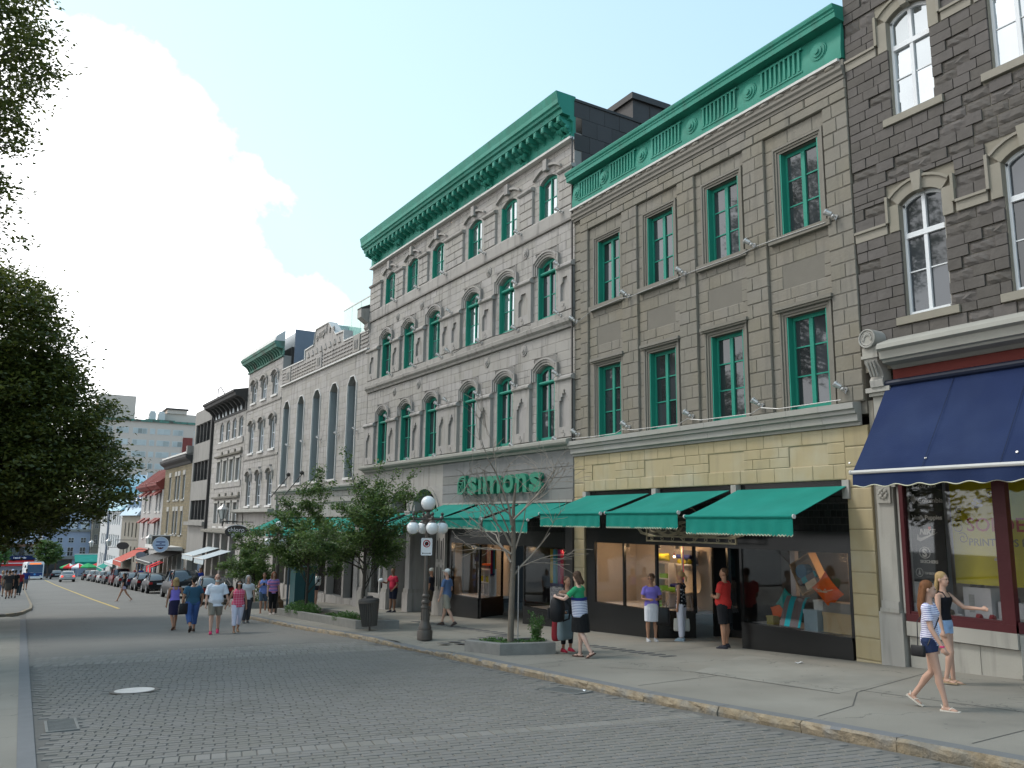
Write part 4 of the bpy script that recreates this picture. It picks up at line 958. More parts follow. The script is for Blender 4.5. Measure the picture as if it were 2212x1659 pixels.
# black shopfront of S
bx(S, 'shop_pilaster', 20.5, 20.86, -3.3, .66, -.3, .07, 'slate')
shop_tiles(S, 20.9, 28.68, -.25, .45, -.14)
bx(S, 'shop_header', 20.88, 28.7, .45, .66, -.5, -.05, 'black'); bx(S, 'shop_header', 20.88, 28.7, -.75, -.25, -.3, -.06, 'black')
for u in (23.4, 26.1): bx(S, 'awning_bracket', u-.07, u+.1, .25, .62, -.1, .07, 'paleD')
display(S, [(28.35, -.06), (26.2, -.06), (26.75, -1.3)], -2.62, -.78, 0, -1.6, [(27.5, -.5), (26.6, -.8)], pw=10, basez=-3.7)
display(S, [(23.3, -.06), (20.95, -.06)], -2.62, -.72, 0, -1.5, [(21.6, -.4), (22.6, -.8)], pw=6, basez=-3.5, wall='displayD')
bx(S, 'shop_pilaster', 28.35, 28.7, -3.6, -.7, -.2, -.05, 'black')
bx(S, 'entrance_floor', 23.3, 26.6, -4, -3.28, -3, -.1, 'side'); bx(S, 'ceiling', 23.2, 27, -.75, -.65, -6, -.3, 'dark')
g = G(); wallseg(S, g, (23.3, -.06), (23.3, -2.4), -3.6, -.7); S.part('side_wall', g, M['black'])
for u in (23.35, 24.2, 25.05, 25.9, 26.7): bx(S, 'door_post', u, u+.07, -3.28, -.7, -2.45, -2.35, 'black')
for u in (23.42, 24.27, 25.12, 25.97): bx(S, 'door_pane', u, u+.78, -3.1, -.75, -2.405, -2.395, 'glass')
bx(S, 'interior', 22.5, 28.5, -3.6, -.5, -6.1, -6, mat('lit_interior', (.25, .13, .04), .9, .3, .8, 0, emit=(1, .45, .1), es=.06))  # rear wall glows by itself: warm shop lighting put into its material
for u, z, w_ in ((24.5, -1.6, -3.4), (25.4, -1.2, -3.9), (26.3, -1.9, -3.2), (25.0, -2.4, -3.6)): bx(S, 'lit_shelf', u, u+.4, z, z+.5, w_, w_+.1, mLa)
AWS = [awning(S, 20.75, 23.33, .62, .09, 1.5, .36, 'greenB', 'green awning right of centre under the store sign', gA), awning(S, 23.5, 26.1, .62, .14, 1.5, .34, 'greenB', 'green awning under the middle of the store sign', gA), awning(S, 26.25, 28.85, .66, .16, 1.5, .33, 'greenB', 'green awning behind the five globe street lamp', gA), awning(S, 29.6, 31.7, .35, -.15, 1.4, .34, 'greenB', 'green awning in the first arch left of the street lamp', gA), awning(S, 32.3, 33.95, .35, -.15, 1.4, .34, 'greenB', 'green awning in the second arch behind the leafy street tree', gA), awning(S, 34.6, 36.75, .35, -.15, 1.4, .34, 'greenB', 'green awning in the third arch behind the leafy street tree', gA)]
# raised sign
p = S.world(24.5, 1.0, .05); sg = thing('store_sign', 'raised green lettering sign with leaf emblem on the grey stone fascia', 'sign', p, -R_(AZ))
def letter(ch, ua, ub, zb, zt):
    me = text_mesh(ch, 1.0, .07, M['signG'], offset=.028)
    xs = [v.co.x for v in me.vertices]; ys = [v.co.y for v in me.vertices]
    sx_ = (ub-ua)/(max(xs)-min(xs)); sy_ = (zt-zb)/(max(ys)-min(ys))
    for v in me.vertices: v.co.x = (v.co.x-min(xs))*sx_; v.co.y = (v.co.y-min(ys))*sy_
    link('letter', me, sg, (-.13, -(24.5-ub), zb-1.0), WALLROT)
for ch, a, b, zb, zt in (('s', 26.02, 26.68, .97, 1.60), ('ı', 25.70, 25.88, .98, 1.59), ('m', 24.36, 25.54, .98, 1.59), ('o', 23.56, 24.24, .97, 1.60), ('n', 22.76, 23.42, .98, 1.59), ('s', 21.92, 22.6, .97, 1.60)):
    letter(ch, a, b, zb, zt)
y0, z0 = 27.44-24.5, .0
def lp(pts): return [(y0-a*.62, b*.66) for a, b in pts]
outer = lp([(0, 0), (0, .62), (.15, .88), (.45, 1.0), (.98, 1.02), (.98, .42), (.85, .15), (.5, 0)]); inner = lp([(.13, .12), (.13, .60), (.25, .8), (.48, .89), (.84, .9), (.84, .45), (.74, .22), (.48, .12)])
g = G().strip(outer+[outer[0]], inner+[inner[0]], -.06, -.2)
def bar_(a, b, t_=.035):
    p, q = lp([a, b]); d = Vector((q[0]-p[0], q[1]-p[1])); d.normalize(); nx, ny = -d.y*t_/2, d.x*t_/2
    g.prism([(p[0]+nx, p[1]+ny), (q[0]+nx, q[1]+ny), (q[0]-nx, q[1]-ny), (p[0]-nx, p[1]-ny)], -.12, 'x', -.07)
bar_((.08, .08), (.86, .92), .03)
for k in range(4): s_ = .28+.17*k; bar_((s_, s_*1.02), (.1, s_*1.05+.02), .026); bar_((s_, s_*1.02), (s_+.02, .1), .026)
part('leaf_emblem', g, M['signG'], sg)
# things in the displays of S
sale_banner(S, 21.9, -2.75, -.35, 1.95, .62, 'striped sale banner in the shop window behind the bare tree', 0.15)
sale_banner(S, 26.45, -2.55, -.75, 1.6, .5, 'striped sale banner beside the door left of the bare tree', -.9)
t = thing('shelf_unit', 'white cube shelf with yellow baskets in the shop window under the sign', 'shelf', S.world(26.95, -2.6, -.8))
part('cube_frame', G().box(-.15, .15, -.42, -.38, 0, .95).box(-.15, .15, -.02, .02, 0, .95).box(-.15, .15, .38, .42, 0, .95).box(-.15, .15, -.38, .38, 0, .04).box(-.15, .15, -.38, .38, .45, .48).box(-.15, .15, -.38, .38, .91, .95), mWh, t)
for y in (-.2, .2): part('basket', G().box(-.1, .1, y-.12, y+.12, .49, .68), mY, t)
part('towel_pile', G().box(-.1, .1, -.3, .3, .96, 1.06), M['slate'], t); part('towel_pile', G().box(-.09, .09, -.25, .25, 1.06, 1.12), mO, t)
t = thing('hanging_towel', 'mustard dotted towel hanging in the shop window by the yellow pier', 'towel', S.world(21.15, -1.9, -.4))
part('cloth', G().loft([[(-.01, -.1, z), (-.03, 0, z), (-.01, .12, z), (.02, .12, z), (.02, -.1, z)] for z in (0, .5, 1.0)]), mat('dotted_towel', (.45, .26, .09), .9, 0, 1, .1, stripes=('Z', .07, .35, (.7, .6, .35), 'dots'), obj=True), t); part('rail', G().tube([(0, -.2, 1.02), (0, .2, 1.02)], .012, 6), mW, t)
t = thing('shop_mannequin', 'mannequin torso in a red striped top standing inside the store entrance', 'mannequin', S.world(24.6, -3.28, -2.9))
part('torso', G().loft([[(r*.6*math.cos(a*math.pi/5), r*math.sin(a*math.pi/5), z) for a in range(10)] for r, z in ((.14, .95), (.17, 1.1), (.14, 1.25), (.2, 1.5), (.08, 1.58), (.05, 1.64))]), mat('striped_top', (.35, .02, .02), .9, 0, 1, 0, stripes=('Z', .06, .4, (.03, .02, .03)), obj=True), t, smooth=60)
part('head', G().ball((0, 0, 1.75), (.08, .075, .11)), mat('mannequin_gold', (.6, .38, .16), .4), t, smooth=60); part('stand', G().tube([(0, 0, 0), (0, 0, .95)], .02, 8).lathe([(.16, 0), (.16, .02), (.02, .03)], 12), M['slate'], t)
# ================================================================ BUILDING D : dark rough stone at the right edge
D = Fac('dark_stone_building', 'dark rough stone building with white arched windows and pale stone bands at the right edge', 14.05, 3.0, 0, gz(8, .12))
DU0, DU1 = 3.0, 10.345
dc = [(8.49, 9.37), (6.53, 7.41), (4.6, 5.5)]
dops = [(8.49, 9.37, 7.97, 10.18), (8.49, 9.37, 3.94, 6.32), (6.5, 7.40, 7.99, 10.18), (6.5, 7.40, 3.94, 6.42), (4.5, 5.4, 7.99, 10.18), (4.5, 5.4, 3.94, 6.42)]
backing(D, [(DU0, DU1, 3.0, 14.0)], dops, -.5, -.006, M['mortarD'])
bandz = ((5.64, 5.86), (9.41, 9.63))
stop = [(a-.26, b+.26, (5.64 if d < 8 else 9.41), d+.30) for a, b, c, d in dops] + [(a-.2, b+.2, c-.17, c) for a, b, c, d in dops]
D.stones([(DU0, DU1, 3.55, 5.64), (DU0, DU1, 5.86, 9.41), (DU0, DU1, 9.63, 14.0)], dops+stop, .205, (.30, .52), -.05, .045, .016, .008)
D.finish('stone', M['stoneD'], ROUGH, smooth=False)
for (a, b, c, d) in dops:
    window(D, a, b, c, d, -.15, 'white', .055, .07, (.36,), .022, .17, 0, 'paneL' if c > 7 else 'pane', .66, False, name='window')
    g = G(); ya, yb = D.y(a), D.y(b); zz = D.z(d)-.17; spandrel(g, ya, yb, zz, .17, D.z(d)+.01, .4, -.015, 8)
    A1 = arc(ya, yb, zz, .17, 8, .0); B1 = arc(ya, yb, zz, .17, 8, .22); g.strip(A1, B1, .04, -.06); g.strip(B1, arc(ya, yb, zz, .17, 8, .27), .04, -.10)
    zb0 = D.z(5.64 if d < 8 else 9.41)
    for s_, y_ in ((-1, ya), (1, yb)):
        g.box(.04, -.06, y_, y_+s_*.2, zb0, A1[0][1]+.02); g.box(.04, -.10, y_+s_*.2, y_+s_*.255, zb0+.2, B1[0][1]+.06)
    g.prism([((ya+yb)/2-.07, D.z(d)-.04), ((ya+yb)/2+.07, D.z(d)-.04), ((ya+yb)/2+.11, D.z(d)+.34), ((ya+yb)/2-.11, D.z(d)+.34)], -.17, 'x', .04)
    g.box(.4, .0, ya-.004, ya+.004, D.z(c), zz); g.box(.4, 0, yb-.004, yb+.004, D.z(c), zz)
    D.part('window_surround', g, M['trimD'])
    g = G(); D.box(g, a-.18, b+.18, c-.155, c-.01, -.1, .09); D.part('sill', g, M['trimD'])
for z0, z1 in bandz:
    edges = [DU0] + sorted([x for a, b, c, d in dops if (d < 8) == (z0 < 8) for x in (a-.26, b+.26)]) + [DU1]
    for a, b in zip(edges[::2], edges[1::2]):
        g = G(); D.box(g, a, b, z0, z1, -.05, .06); D.box(g, a, b, z1-.05, z1, .06, .10); D.part('band_stone', g, M['trimD'])
bx(D, 'building_mass', DU0, DU1, 1.32, 14, -14, -.5, 'stoneD')
bx(D, 'party_wall', 10.2, 10.6, 10.9, 14.0, -6, -.6, 'trimD')
# shop cornice, red board, scroll bracket, pilaster
band(D, DU0, 9.72, [(-.1, 3.55), (.10, 3.55), (.46, 3.42), (.50, 3.38), (.52, 3.30), (.44, 3.26), (.42, 3.12), (.36, 3.10), (.34, 3.06), (.12, 3.03), (.08, 3.0), (.04, 2.97), (-.1, 2.97)], 'ledge', 'shop_cornice')
bx(D, 'fascia_board', DU0, 9.75, 2.45, 2.97, -.2, -.0, 'redp')
g = G(); D.box(g, 9.83, 10.2, 1.2, 2.5, -.2, .02); D.box(g, 9.80, 10.24, 2.5, 2.57, -.2, .08); D.box(g, 9.76, 10.28, 2.57, 2.66, -.2, .13); D.box(g, 9.83, 10.2, .75, 1.18, -.2, .05); D.part('pilaster_capital', g, M['paleD'])
g = G(); br = [(.1, 2.66), (-.16, 2.66), (-.18, 2.78), (-.13, 2.86), (-.20, 3.0), (-.30, 3.12), (-.30, 3.2), (.1, 3.2)]; g.prism([(x, D.z(z)) for x, z in br], .28, 'y', D.y(9.86)); g.box(.1, -.34, D.y(9.82), D.y(10.18), D.z(3.2), D.z(3.26)); g.box(.1, -.32, D.y(9.84), D.y(10.16), D.z(3.26), D.z(3.42))
for k in range(3): g.tube([(-.2, D.y(9.93+.07*k), D.z(2.86)), (-.24, D.y(9.93+.07*k), D.z(2.95)), (-.32, D.y(9.93+.07*k), D.z(3.14))], .022, 6)
D.part('scroll_bracket', g, M['paleD'], smooth=40)
g = G(); cz = D.z(3.58); g.tube([(.1, D.y(10.0), cz), (-.36, D.y(10.0), cz)], .19, 18)
D.part('round_acroterion', g, M['paleD'], smooth=40)
g = G()
for r, x in ((.17, -.375), (.13, -.36)): g.tube([(x, D.y(10.0)+r*math.cos(a*math.pi/10), cz+r*math.sin(a*math.pi/10)) for a in range(21)], .018, 6)
for k in range(7): a = math.pi*(.08+k*.14); g.ball((-.365, D.y(10.0)+.085*math.cos(a), cz-.04+.13*math.sin(a)), (.02, .022, .045), 6, 5)
D.part('shell_ornament', g, M['paleD'], smooth=40)
g = G(); D.box(g, 9.9, 10.25, -1.35, .98, -.2, .03); D.box(g, 9.88, 10.27, -1.55, -1.48, -.2, .10); D.box(g, 9.90, 10.25, -1.48, -1.35, -.2, .07); D.box(g, 9.85, 10.33, -3.2, -1.55, -.2, .06); D.part('pilaster', g, M['paleD'])
bx(D, 'pilaster_recess', 10.27, 10.37, -3, 2.45, -.2, -.06, 'trimD'); bx(D, 'pilaster_return', 9.74, 9.86, -1.55, .98, -.2, -.02, 'paleD')
g = G(); D.box(g, 9.93, 10.22, .45, .80, .03, .075); c = D.loc(10.075, .625, .08)
for k in range(4): a = k*math.pi/2; g.ball((c[0], c[1]+.07*math.cos(a+.78), c[2]+.07*math.sin(a+.78)), (.03, .045, .045), 8, 6); g.ball((c[0], c[1]+.085*math.cos(a), c[2]+.085*math.sin(a)), (.025, .028, .028), 8, 6)
g.ball((c[0]-.02, c[1], c[2]), .03, 8, 6); D.part('rosette_block', g, M['paleD'])
for k in range(1, 5): bx(D, 'base_stone', 9.8-1.3*k, 9.8-1.3*(k-1)-.012, -3.2, -1.95, -.3, -.03, 'paleD')
for k in range(1, 4): bx(D, 'sill_stone', 9.8-1.98*k, 9.8-1.98*(k-1)-.01, -1.93, -1.68, -.3, .04, 'paleD') if k < 2 else None
bx(D, 'door_step', 5.2, 7.75, -3, -2.3, -.9, .12, 'conc')
# burgundy window frame, glass, return glass
for a, b, c, d in ((9.72, 9.80, -1.67, .95), (7.84, 8.06, -1.67, .95)): bx(D, 'frame_post', a, b, c, d, -.12, .01, 'burg')
bx(D, 'frame_rail', 7.84, 9.8, -1.68, -1.55, -.12, .015, 'burg'); bx(D, 'frame_rail', 7.84, 9.8, .95, 1.1, -.12, .01, 'burg'); bx(D, 'frame_bead', 8.06, 9.72, -1.55, -1.50, -.09, -.01, 'burg')
bx(D, 'shop_pane', 8.06, 9.72, -1.5, .95, -.06, -.05, 'glass')
g = G(); wallseg(D, g, (7.9, -.1), (7.0, -.9), -1.5, .95, .012); D.part('shop_pane', g, M['glass']); g = G(); wallseg(D, g, (7.85, -.05), (7.0, -.9), -1.68, -1.5, .1); D.part('frame_rail', g, M['burg'])
g = G(); wallseg(D, g, (7.85, -.05), (7.0, -.9), -3, -1.7, .12); D.part('base_stone', g, M['paleD'])
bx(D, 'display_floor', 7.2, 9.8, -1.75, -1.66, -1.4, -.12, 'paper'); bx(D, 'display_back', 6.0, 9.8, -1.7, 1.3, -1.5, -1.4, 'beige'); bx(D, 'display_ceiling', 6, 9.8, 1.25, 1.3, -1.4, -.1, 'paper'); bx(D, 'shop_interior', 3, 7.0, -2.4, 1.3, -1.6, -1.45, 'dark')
bx(D, 'display_side', 9.76, 9.8, -1.7, 1.2, -1.4, -.12, 'paper')
blackp = mat('brand_board', (.028, .027, .025), .7, .1); mInk = mat('pale_ink', (.50, .47, .42), .8, .02); mYel = mat('sale_poster', (.66, .55, .02), .75, .12, 1.0, 0); mRedI = mat('red_ink', (.55, .05, .02), .8)
bd = thing('brand_board', 'black board listing shoe brands in pale lettering inside the right shop window', 'sign', D.world(9.42, -.98, -.22))
part('board', G().box(0, .02, -.33, .33, 0, 1.95), blackp, bd)
def btxt(s, size, y, z, mt=mInk, **k): link('lettering', text_mesh(s, size, .002, mt, **k), bd, (-.004, y, z), WALLROT)
btxt('Clarks', .19, .27, 1.71, shear=.3); btxt('Columbia', .13, .16, 1.43); btxt('Sportswear Company', .035, .16, 1.385); btxt('Hush Puppies', .108, .29, 1.13, offset=.003); btxt('NIKE', .135, .16, .86, offset=.006, shear=.25)
btxt('S', .20, .13, .46, offset=.008); btxt('SKECHERS', .075, .18, .345, offset=.003); btxt('TIMBERLAND', .065, .12, .14)
g = G().prism([(.17, 1.49), (.235, 1.41), (.30, 1.49), (.235, 1.60)], -.003, 'x', 0); part('logo', g, mInk, bd)
g = G().prism([(.2, .86), (.22, .76), (.15, .73), (-.2, .90), (.12, .80), (.17, .80)], -.003, 'x', 0); part('logo', g, mInk, bd)
g = G().tube([(-.004, .08+.105*math.cos(a*math.pi/8), .53+.1*math.sin(a*math.pi/8)) for a in range(17)], .008, 4); part('logo', g, mInk, bd)
g = G().tube([(-.004, .21+.07*math.cos(a*math.pi/8), .17+.075*math.sin(a*math.pi/8)) for a in range(17)], .008, 4); g.prism([(.24, .13), (.21, .23), (.18, .13)], -.003, 'x', 0); part('logo', g, mInk, bd)
part('red_tag', G().box(-.004, 0, -.07, -.02, .93, 1.0), mRedI, bd)
ps = thing('sale_poster', 'yellow sale poster with red lettering and flourishes in the right shop window', 'poster', D.world(8.3, -.98, -.55))
part('sheet', G().box(0, .01, -1.5, .85, 0, 2.1), mYel, ps)
def ptxt(s, size, y, z, mt, **k): link('lettering', text_mesh(s, size, .002, mt, **k), ps, (-.004, y, z), WALLROT)
ptxt('SOLDES', .34, .58, .93, mRedI, offset=.004); ptxt('PRINTEMPS ÉTÉ', .175, .56, .68, mat('olive_ink', (.22, .20, .08), .8), offset=.003)
mOl = mat('brown_ink', (.16, .11, .03), .8)
def flourish(y, z, s_, flip=1):
    g = G().tube([(-.005, y+flip*s_*(.2+.05*k)*math.cos(k*.5), z+s_*(.2+.05*k)*math.sin(k*.5)) for k in range(18)], .007, 4); part('flourish', g, mOl, ps)
for y, z, s_, f_ in ((.72, 1.0, .12, 1), (.66, .8, .10, -1), (.7, 1.3, .07, 1), (.1, 1.58, .1, -1), (-.1, 1.5, .08, 1), (-.75, .55, .1, 1), (-.95, 1.25, .09, -1)): flourish(y, z, s_, f_)
for y, z in ((.35, 1.42), (.02, .45), (-.1, .52)):
    for k in range(5): a = k*1.26; part('petal', G().ball((-.006, y+.06*math.cos(a), z+.06*math.sin(a)), (.004, .05, .03), 8, 6), mWh if z > 1 else mat('poster_cream', (.6, .55, .38), .8), ps)
# shoes on white steps
for i, (u, z, w_, a) in enumerate(((9.45, -1.66, -.75, .35), (8.85, -1.66, -.8, .62), (8.3, -1.66, -.9, .4), (8.6, -1.66, -.35, .12), (9.3, -1.66, -.38, .14), (8.05, -1.66, -.4, .16), (9.5, -1.66, -.3, .3))):
    t = thing('display_plinth', ['tall', 'tallest', 'white', 'low', 'low wide', 'small', 'narrow'][i]+' white display block '+['at the back left', 'at the back centre', 'at the back right', 'at the front centre', 'at the front left', 'at the front right', 'by the left frame'][i]+' of the shoe window', 'display block', D.world(u, z, w_))
    part('block', G().box(-.15, .15, -.25, .25, 0, a), mWh, t); part('price_card', G().box(-.156, -.15, .05, .15, a*.3, a*.8), mat('card_print', (.5, .5, .48), .8), t)
def shoe(F, u, z, w_, col, lab, rz=0.3):
    t = thing('display_shoe', lab, 'shoe', F.world(u, z, w_), rz); mm = mat('shoe_leather', col, .5)
    part('sole', G().prism([(-.14, -.04), (-.05, -.045), (.08, -.04), (.13, -.02), (.13, .03), (.05, .045), (-.08, .035), (-.14, .03)], .02, 'z', 0), mm, t)
    part('upper', G().tube([(.09, 0, .02), (.03, 0, .05), (-.05, 0, .045), (-.12, 0, .05)], [(.035, .025), (.045, .035), (.035, .03), (.03, .035)], 8), mm, t, smooth=60)
    part('strap', G().tube([(-.08, -.04, .02), (-.07, -.02, .09), (-.07, .02, .09), (-.08, .04, .02)], .01, 5), mm, t)
for i, (u, z, w_, c, lab) in enumerate(((8.42, -1.54, -.35, (.5, .03, .04), 'red shoe at the right front of the shoe window'), (8.62, -1.54, -.3, (.5, .03, .04), 'red shoe beside its pair at the front of the shoe window'), (9.18, -1.52, -.38, (.16, .11, .07), 'brown sandal on the low wide block'), (9.35, -1.52, -.38, (.16, .11, .07), 'brown sandal nearest the left frame'), (8.85, -1.04, -.8, (.12, .09, .06), 'dark brown sandal on the tallest block'), (8.98, -1.04, -.8, (.12, .09, .06), 'dark brown sandal left on the tallest block'), (8.3, -1.26, -.9, (.05, .05, .05), 'black shoe on the back right block'))): shoe(D, u, z, w_, c, lab)
awD = awning(D, DU0+.4, 9.86, 2.68, .97, 1.2, .25, 'navy', 'large navy blue awning with white trim over the shoe shop', None, .42, (.7, .7, .7), .05, bow=.03, roller=True, bar='flash')
for n_ in range(5):
    t_ = (n_+.5)/5; awD.part('eyelet', G().tube([awD.loc(DU0+1.0+n_*1.5, 1.15, 1.075), awD.loc(DU0+1.0+n_*1.5, 1.16, 1.09)], .02, 8), M['silver'])
for u in (4.2, 5.9, 7.2, 8.5): awD.part('seam', G().tube([awD.loc(u, 2.68, .06), awD.loc(u, 1.0, 1.205)], .005, 4), M['navyd'])
# ================================================================ BUILDING E : stepped parapet, tall pointed windows
def fac_after(F, u, name, label, az, cat='building', group=None):
    p = F.world(u, 0, 0); return Fac(name, label, p.x, p.y, az, gz(u, .12), cat, group)
def simple_mass(F, u0, u1, z0, z1, mt='slate', w=-.5, d=-12, base=None):
    bx(F, 'building_mass', u0, u1, z0, z1, d, w, mt)
E_ = fac_after(S, 37.24, 'stepped_parapet_building', 'grey stone building with stepped parapet and five tall pointed windows', -1.95)
EU0, EU1 = 37.26, 51.4
ew = [(38.7, 39.85), (41.25, 42.45), (44.0, 45.2), (46.75, 47.95), (49.5, 50.7)]
eo = [(a, b, 2.12, 7.15) for a, b in ew]
backing(E_, [(EU0, EU1, -5, 8.2)], eo+[(EU0+.6, EU1-.5, -5, .9)], -.6, -.02, M['mortarS'])
E_.stones([(EU0, EU1, 1.8, 8.2)], eo, .30, (.6, 1.1), -.02, .0, .008, .001)
E_.stones([(EU0, EU0+.6, -4.2, 1.5), (EU1-.5, EU1, -5, 1.5), (EU0+.6, EU1-.5, .95, 1.5)], [], .33, (.5, .9), -.02, .03, .01, .001)
E_.finish('stone', M['stoneS'], limit=220)
mMet = mat('window_metal_blue', (.33, .36, .37), .35, .05, 2, 0, metal=.3); M['wmet'] = mMet
M['gpane'] = mat('greenish_pane', (.05, .075, .07), .03, .1, 1, .01, 1.2, spec=1, coat=.6)
for i, (a, b) in enumerate(ew):
    W = b-a; g = G(); ya, yb = E_.y(a), E_.y(b); zt = E_.z(7.15); zs = zt-.38; yc = (ya+yb)/2
    pt = [(ya, zs), (ya+W*.3, zt), (yb-W*.3, zt), (yb, zs)]
    g.strip(pt, [(p[0], zt+.001) for p in pt], .5, .0)
    E_.part('window_head', g, M['stoneS'])
    g = G(); f = .055
    fr = [(ya, E_.z(2.12))]+pt+[(yb, E_.z(2.12))]; fo = [(ya-f, E_.z(2.12)), (ya-f, zs+.02), (ya+W*.28, zt+f), (yb-W*.28, zt+f), (yb+f, zs+.02), (yb+f, E_.z(2.12))]
    g.strip(fr, fo, .03, -.05); g.box(-.08, .1, ya-.12, yb+.12, E_.z(2.0), E_.z(2.12)); o = E_.part('window_frame', g, M['flash'])
    g = G(); g.box(.02, .44, ya, ya+.03, E_.z(2.12), zs).box(.02, .44, yb-.03, yb, E_.z(2.12), zs); E_.part('metal_reveal', g, mMet)
    for k in range(1, 3): bx(E_, 'mullion', a+W*k/3-.03, a+W*k/3+.03, 2.12, 7.0, -.47, -.40, 'wmet')
    for zz in ((4.0,) if i % 2 == 0 else (3.9, 4.75)): bx(E_, 'transom', a, b, zz, zz+.06, -.46, -.38, 'flash')
    for k in range(3): bx(E_, 'pane', a+W*k/3+.03, a+W*(k+1)/3-.03, 2.15, 7.1, -.46, -.445, 'gpane')
    if i % 2 == 0:
        g = G(); rr = random.Random(i)
        for k in range(26): c = E_.loc(rr.uniform(a+.15, b-.15), rr.uniform(4.1, 4.9), rr.uniform(-.38, -.28)); g.ball(c, (.03, rr.uniform(.04, .12), rr.uniform(.04, .1)), 6, 4)
        E_.part('metal_ornament', g, M['silver'])
    spot(E_, a-.4, 4.35, .03)
g = G(); E_.box(g, EU0, EU1, 8.2, 8.28, -.3, .13); E_.part('flashing', g, M['flash'])
# parapet silhouette
Pp = [(EU0, 8.28), (EU0, 9.15), (40.75, 9.2), (40.75, 9.78), (42.0, 9.82), (43.2, 10.72), (45.3, 10.72), (45.6, 9.85), (47.1, 9.8), (47.3, 9.25), (EU1, 9.3), (EU1, 8.28)]
g = G().prism([(E_.y(u), E_.z(z)) for u, z in Pp], .4, 'x', .0); E_.part('parapet', g, M['stoneS'])
for (a, za), (b, zb) in zip(Pp[1:-2], Pp[2:-1]):
    g = G(); pa, pb = (E_.y(a), E_.z(za)), (E_.y(b), E_.z(zb))
    if abs(b-a) > .3: g.strip([pa, pb], [(pa[0], pa[1]+.07), (pb[0], pb[1]+.07)], .45, -.06)
    else: g.box(-.06, .45, pa[0]-.04, pa[0]+.04, min(pa[1], pb[1]), max(pa[1], pb[1])+.07)
    E_.part('coping', g, M['flash'])
for k, z in enumerate((8.42, 8.62, 8.82, 9.02)):
    for a, b in ((EU0+.1, 38.3), (39.4, 43.9), (45.0, 49.5), (50.6, EU1-.05)):
        g = G(); pts = [(E_.y(a+(b-a)*i/40), E_.z(z)+.018*math.sin(i*1.6)) for i in range(41)]; g.strip(pts, [(p[0], p[1]+.09) for p in pts], .02, -.05); E_.part('frieze_rib', g, M['trimS'])
for u in (38.85, 44.45, 50.05):
    bx(E_, 'frieze_block', u-.45, u+.45, 8.36, 9.22, -.02, .08, 'trimS')
    for k in range(3): bx(E_, 'flute', u-.22+k*.18, u-.14+k*.18, 8.5, 8.95, .08, .12, 'trimS')
for k in range(8): g = G().prism([(E_.y(41.2+k*.72), E_.z(9.3)), (E_.y(41.65+k*.72), E_.z(9.3)), (E_.y(41.42+k*.72), E_.z(9.62))], -.07, 'x', .01); E_.part('triangle_ornament', g, M['trimS'])
for i, ch in enumerate('empire'):
    u = 45.25-i*.52-(.1 if i > 1 else 0); zz = 9.98+.22*math.sin(math.pi*(i+.5)/6); me = text_mesh(ch, .72, .03, M['trimS'], offset=.012); o = link('letter', me, E_.t, (-.03, E_.y(u), E_.z(zz)), WALLROT)
simple_mass(E_, EU0, EU1, -5, 8.5, 'slate', -.6)
band(E_, EU0, EU1, [(-.1, 1.5), (.1, 1.52), (.14, 1.6), (.3, 1.66), (.32, 1.74), (0, 1.82), (-.1, 1.82)], 'ledge')
for u in (EU0+.3, EU1-.25): bx(E_, 'pilaster', u-.25, u+.25, -4.9, 1.5, -.1, .12, 'trimS')
bx(E_, 'shop_fascia', EU0+.6, EU1-.5, .2, .95, -.3, -.05, 'trimS'); bx(E_, 'shop_glazing', EU0+.6, EU1-.5, -4.2, .2, -.7, -.6, 'pane'); bx(E_, 'stall_riser', EU0+.6, EU1-.5, -5, -3.7, -.6, -.2, 'stoneS')
for u in (40, 42.4, 44.8, 47.2, 49.4): bx(E_, 'shop_mullion', u-.12, u+.12, -4.9, .2, -.6, -.2, 'trimS')
gE = 'green awnings on the stepped parapet building'
for i, (a, b) in enumerate(((38.2, 41.0), (41.4, 44.2), (44.6, 47.4), (47.8, 50.6))): awning(E_, a, b, .15, -.55, 1.6, .35, 'greenB', ['green awning nearest the arcade, behind the planted trees', 'second green awning beyond the arcade', 'third green awning beyond the arcade', 'far green awning next to the oval shop sign'][i], gE)
for u in (43.5, 46.3, 48.8): g = G().tube([E_.loc(u, 2.6, .05), E_.loc(u+.2, 1.3, 1.0)], .03, 5); E_.part('flag_pole', g, M['slate']); E_.part('pole_bracket', G().ball(E_.loc(u, 2.65, .1), .12, 8, 6), M['slate'])
# glass extension behind the parapet
gl = thing('rooftop_glass_box', 'green tinted rooftop glass extension behind the stepped parapet', 'glass extension', E_.world(44.9, 9.9, -2.2), -R_(-1.95))
for i in range(3): part('glass_panel', G().box(0, .05, -2.1+i*1.42, -2.1+(i+1)*1.42-.03, -.5, 2.6), mat('aqua_glass', (.32, .55, .48), .1, .15, .6, 0, spec=1, coat=.6), gl)
part('frame', G().box(-.02, .06, -2.15, 2.2, 2.6, 2.67), M['flash'], gl); part('side_glass', G().box(.05, 4, 2.15, 2.2, -.5, 2.6), mat('pale_glass', (.45, .58, .58), .15, .1), gl); part('box_roof', G().box(.05, 4, -2.1, 2.2, 2.55, 2.6), M['flash'], gl)
part('lower_glass_box', G().box(-.8, .0, 1.2, 3.6, -.4, 1.5), mat('pale_glass2', (.50, .60, .60), .15, .1), gl)
t = thing('scroll_cornice_end', 'grey corbelled cornice end jutting beside the green bracketed cornice', 'cornice', S.world(37.35, 9.6, 0), -R_(AZ))
part('corbel', G().prism([(.3, -.55), (0, -.5), (-.15, -.3), (-.12, -.1), (-.5, .15), (-.5, .55), (.3, .7)], .5, 'y', -.1), M['trimS'], t); part('sheet_cap', G().prism([(.3, .7), (-.5, .55), (-.52, .62), (.3, 1.0)], .5, 'y', -.1), M['slate'], t)
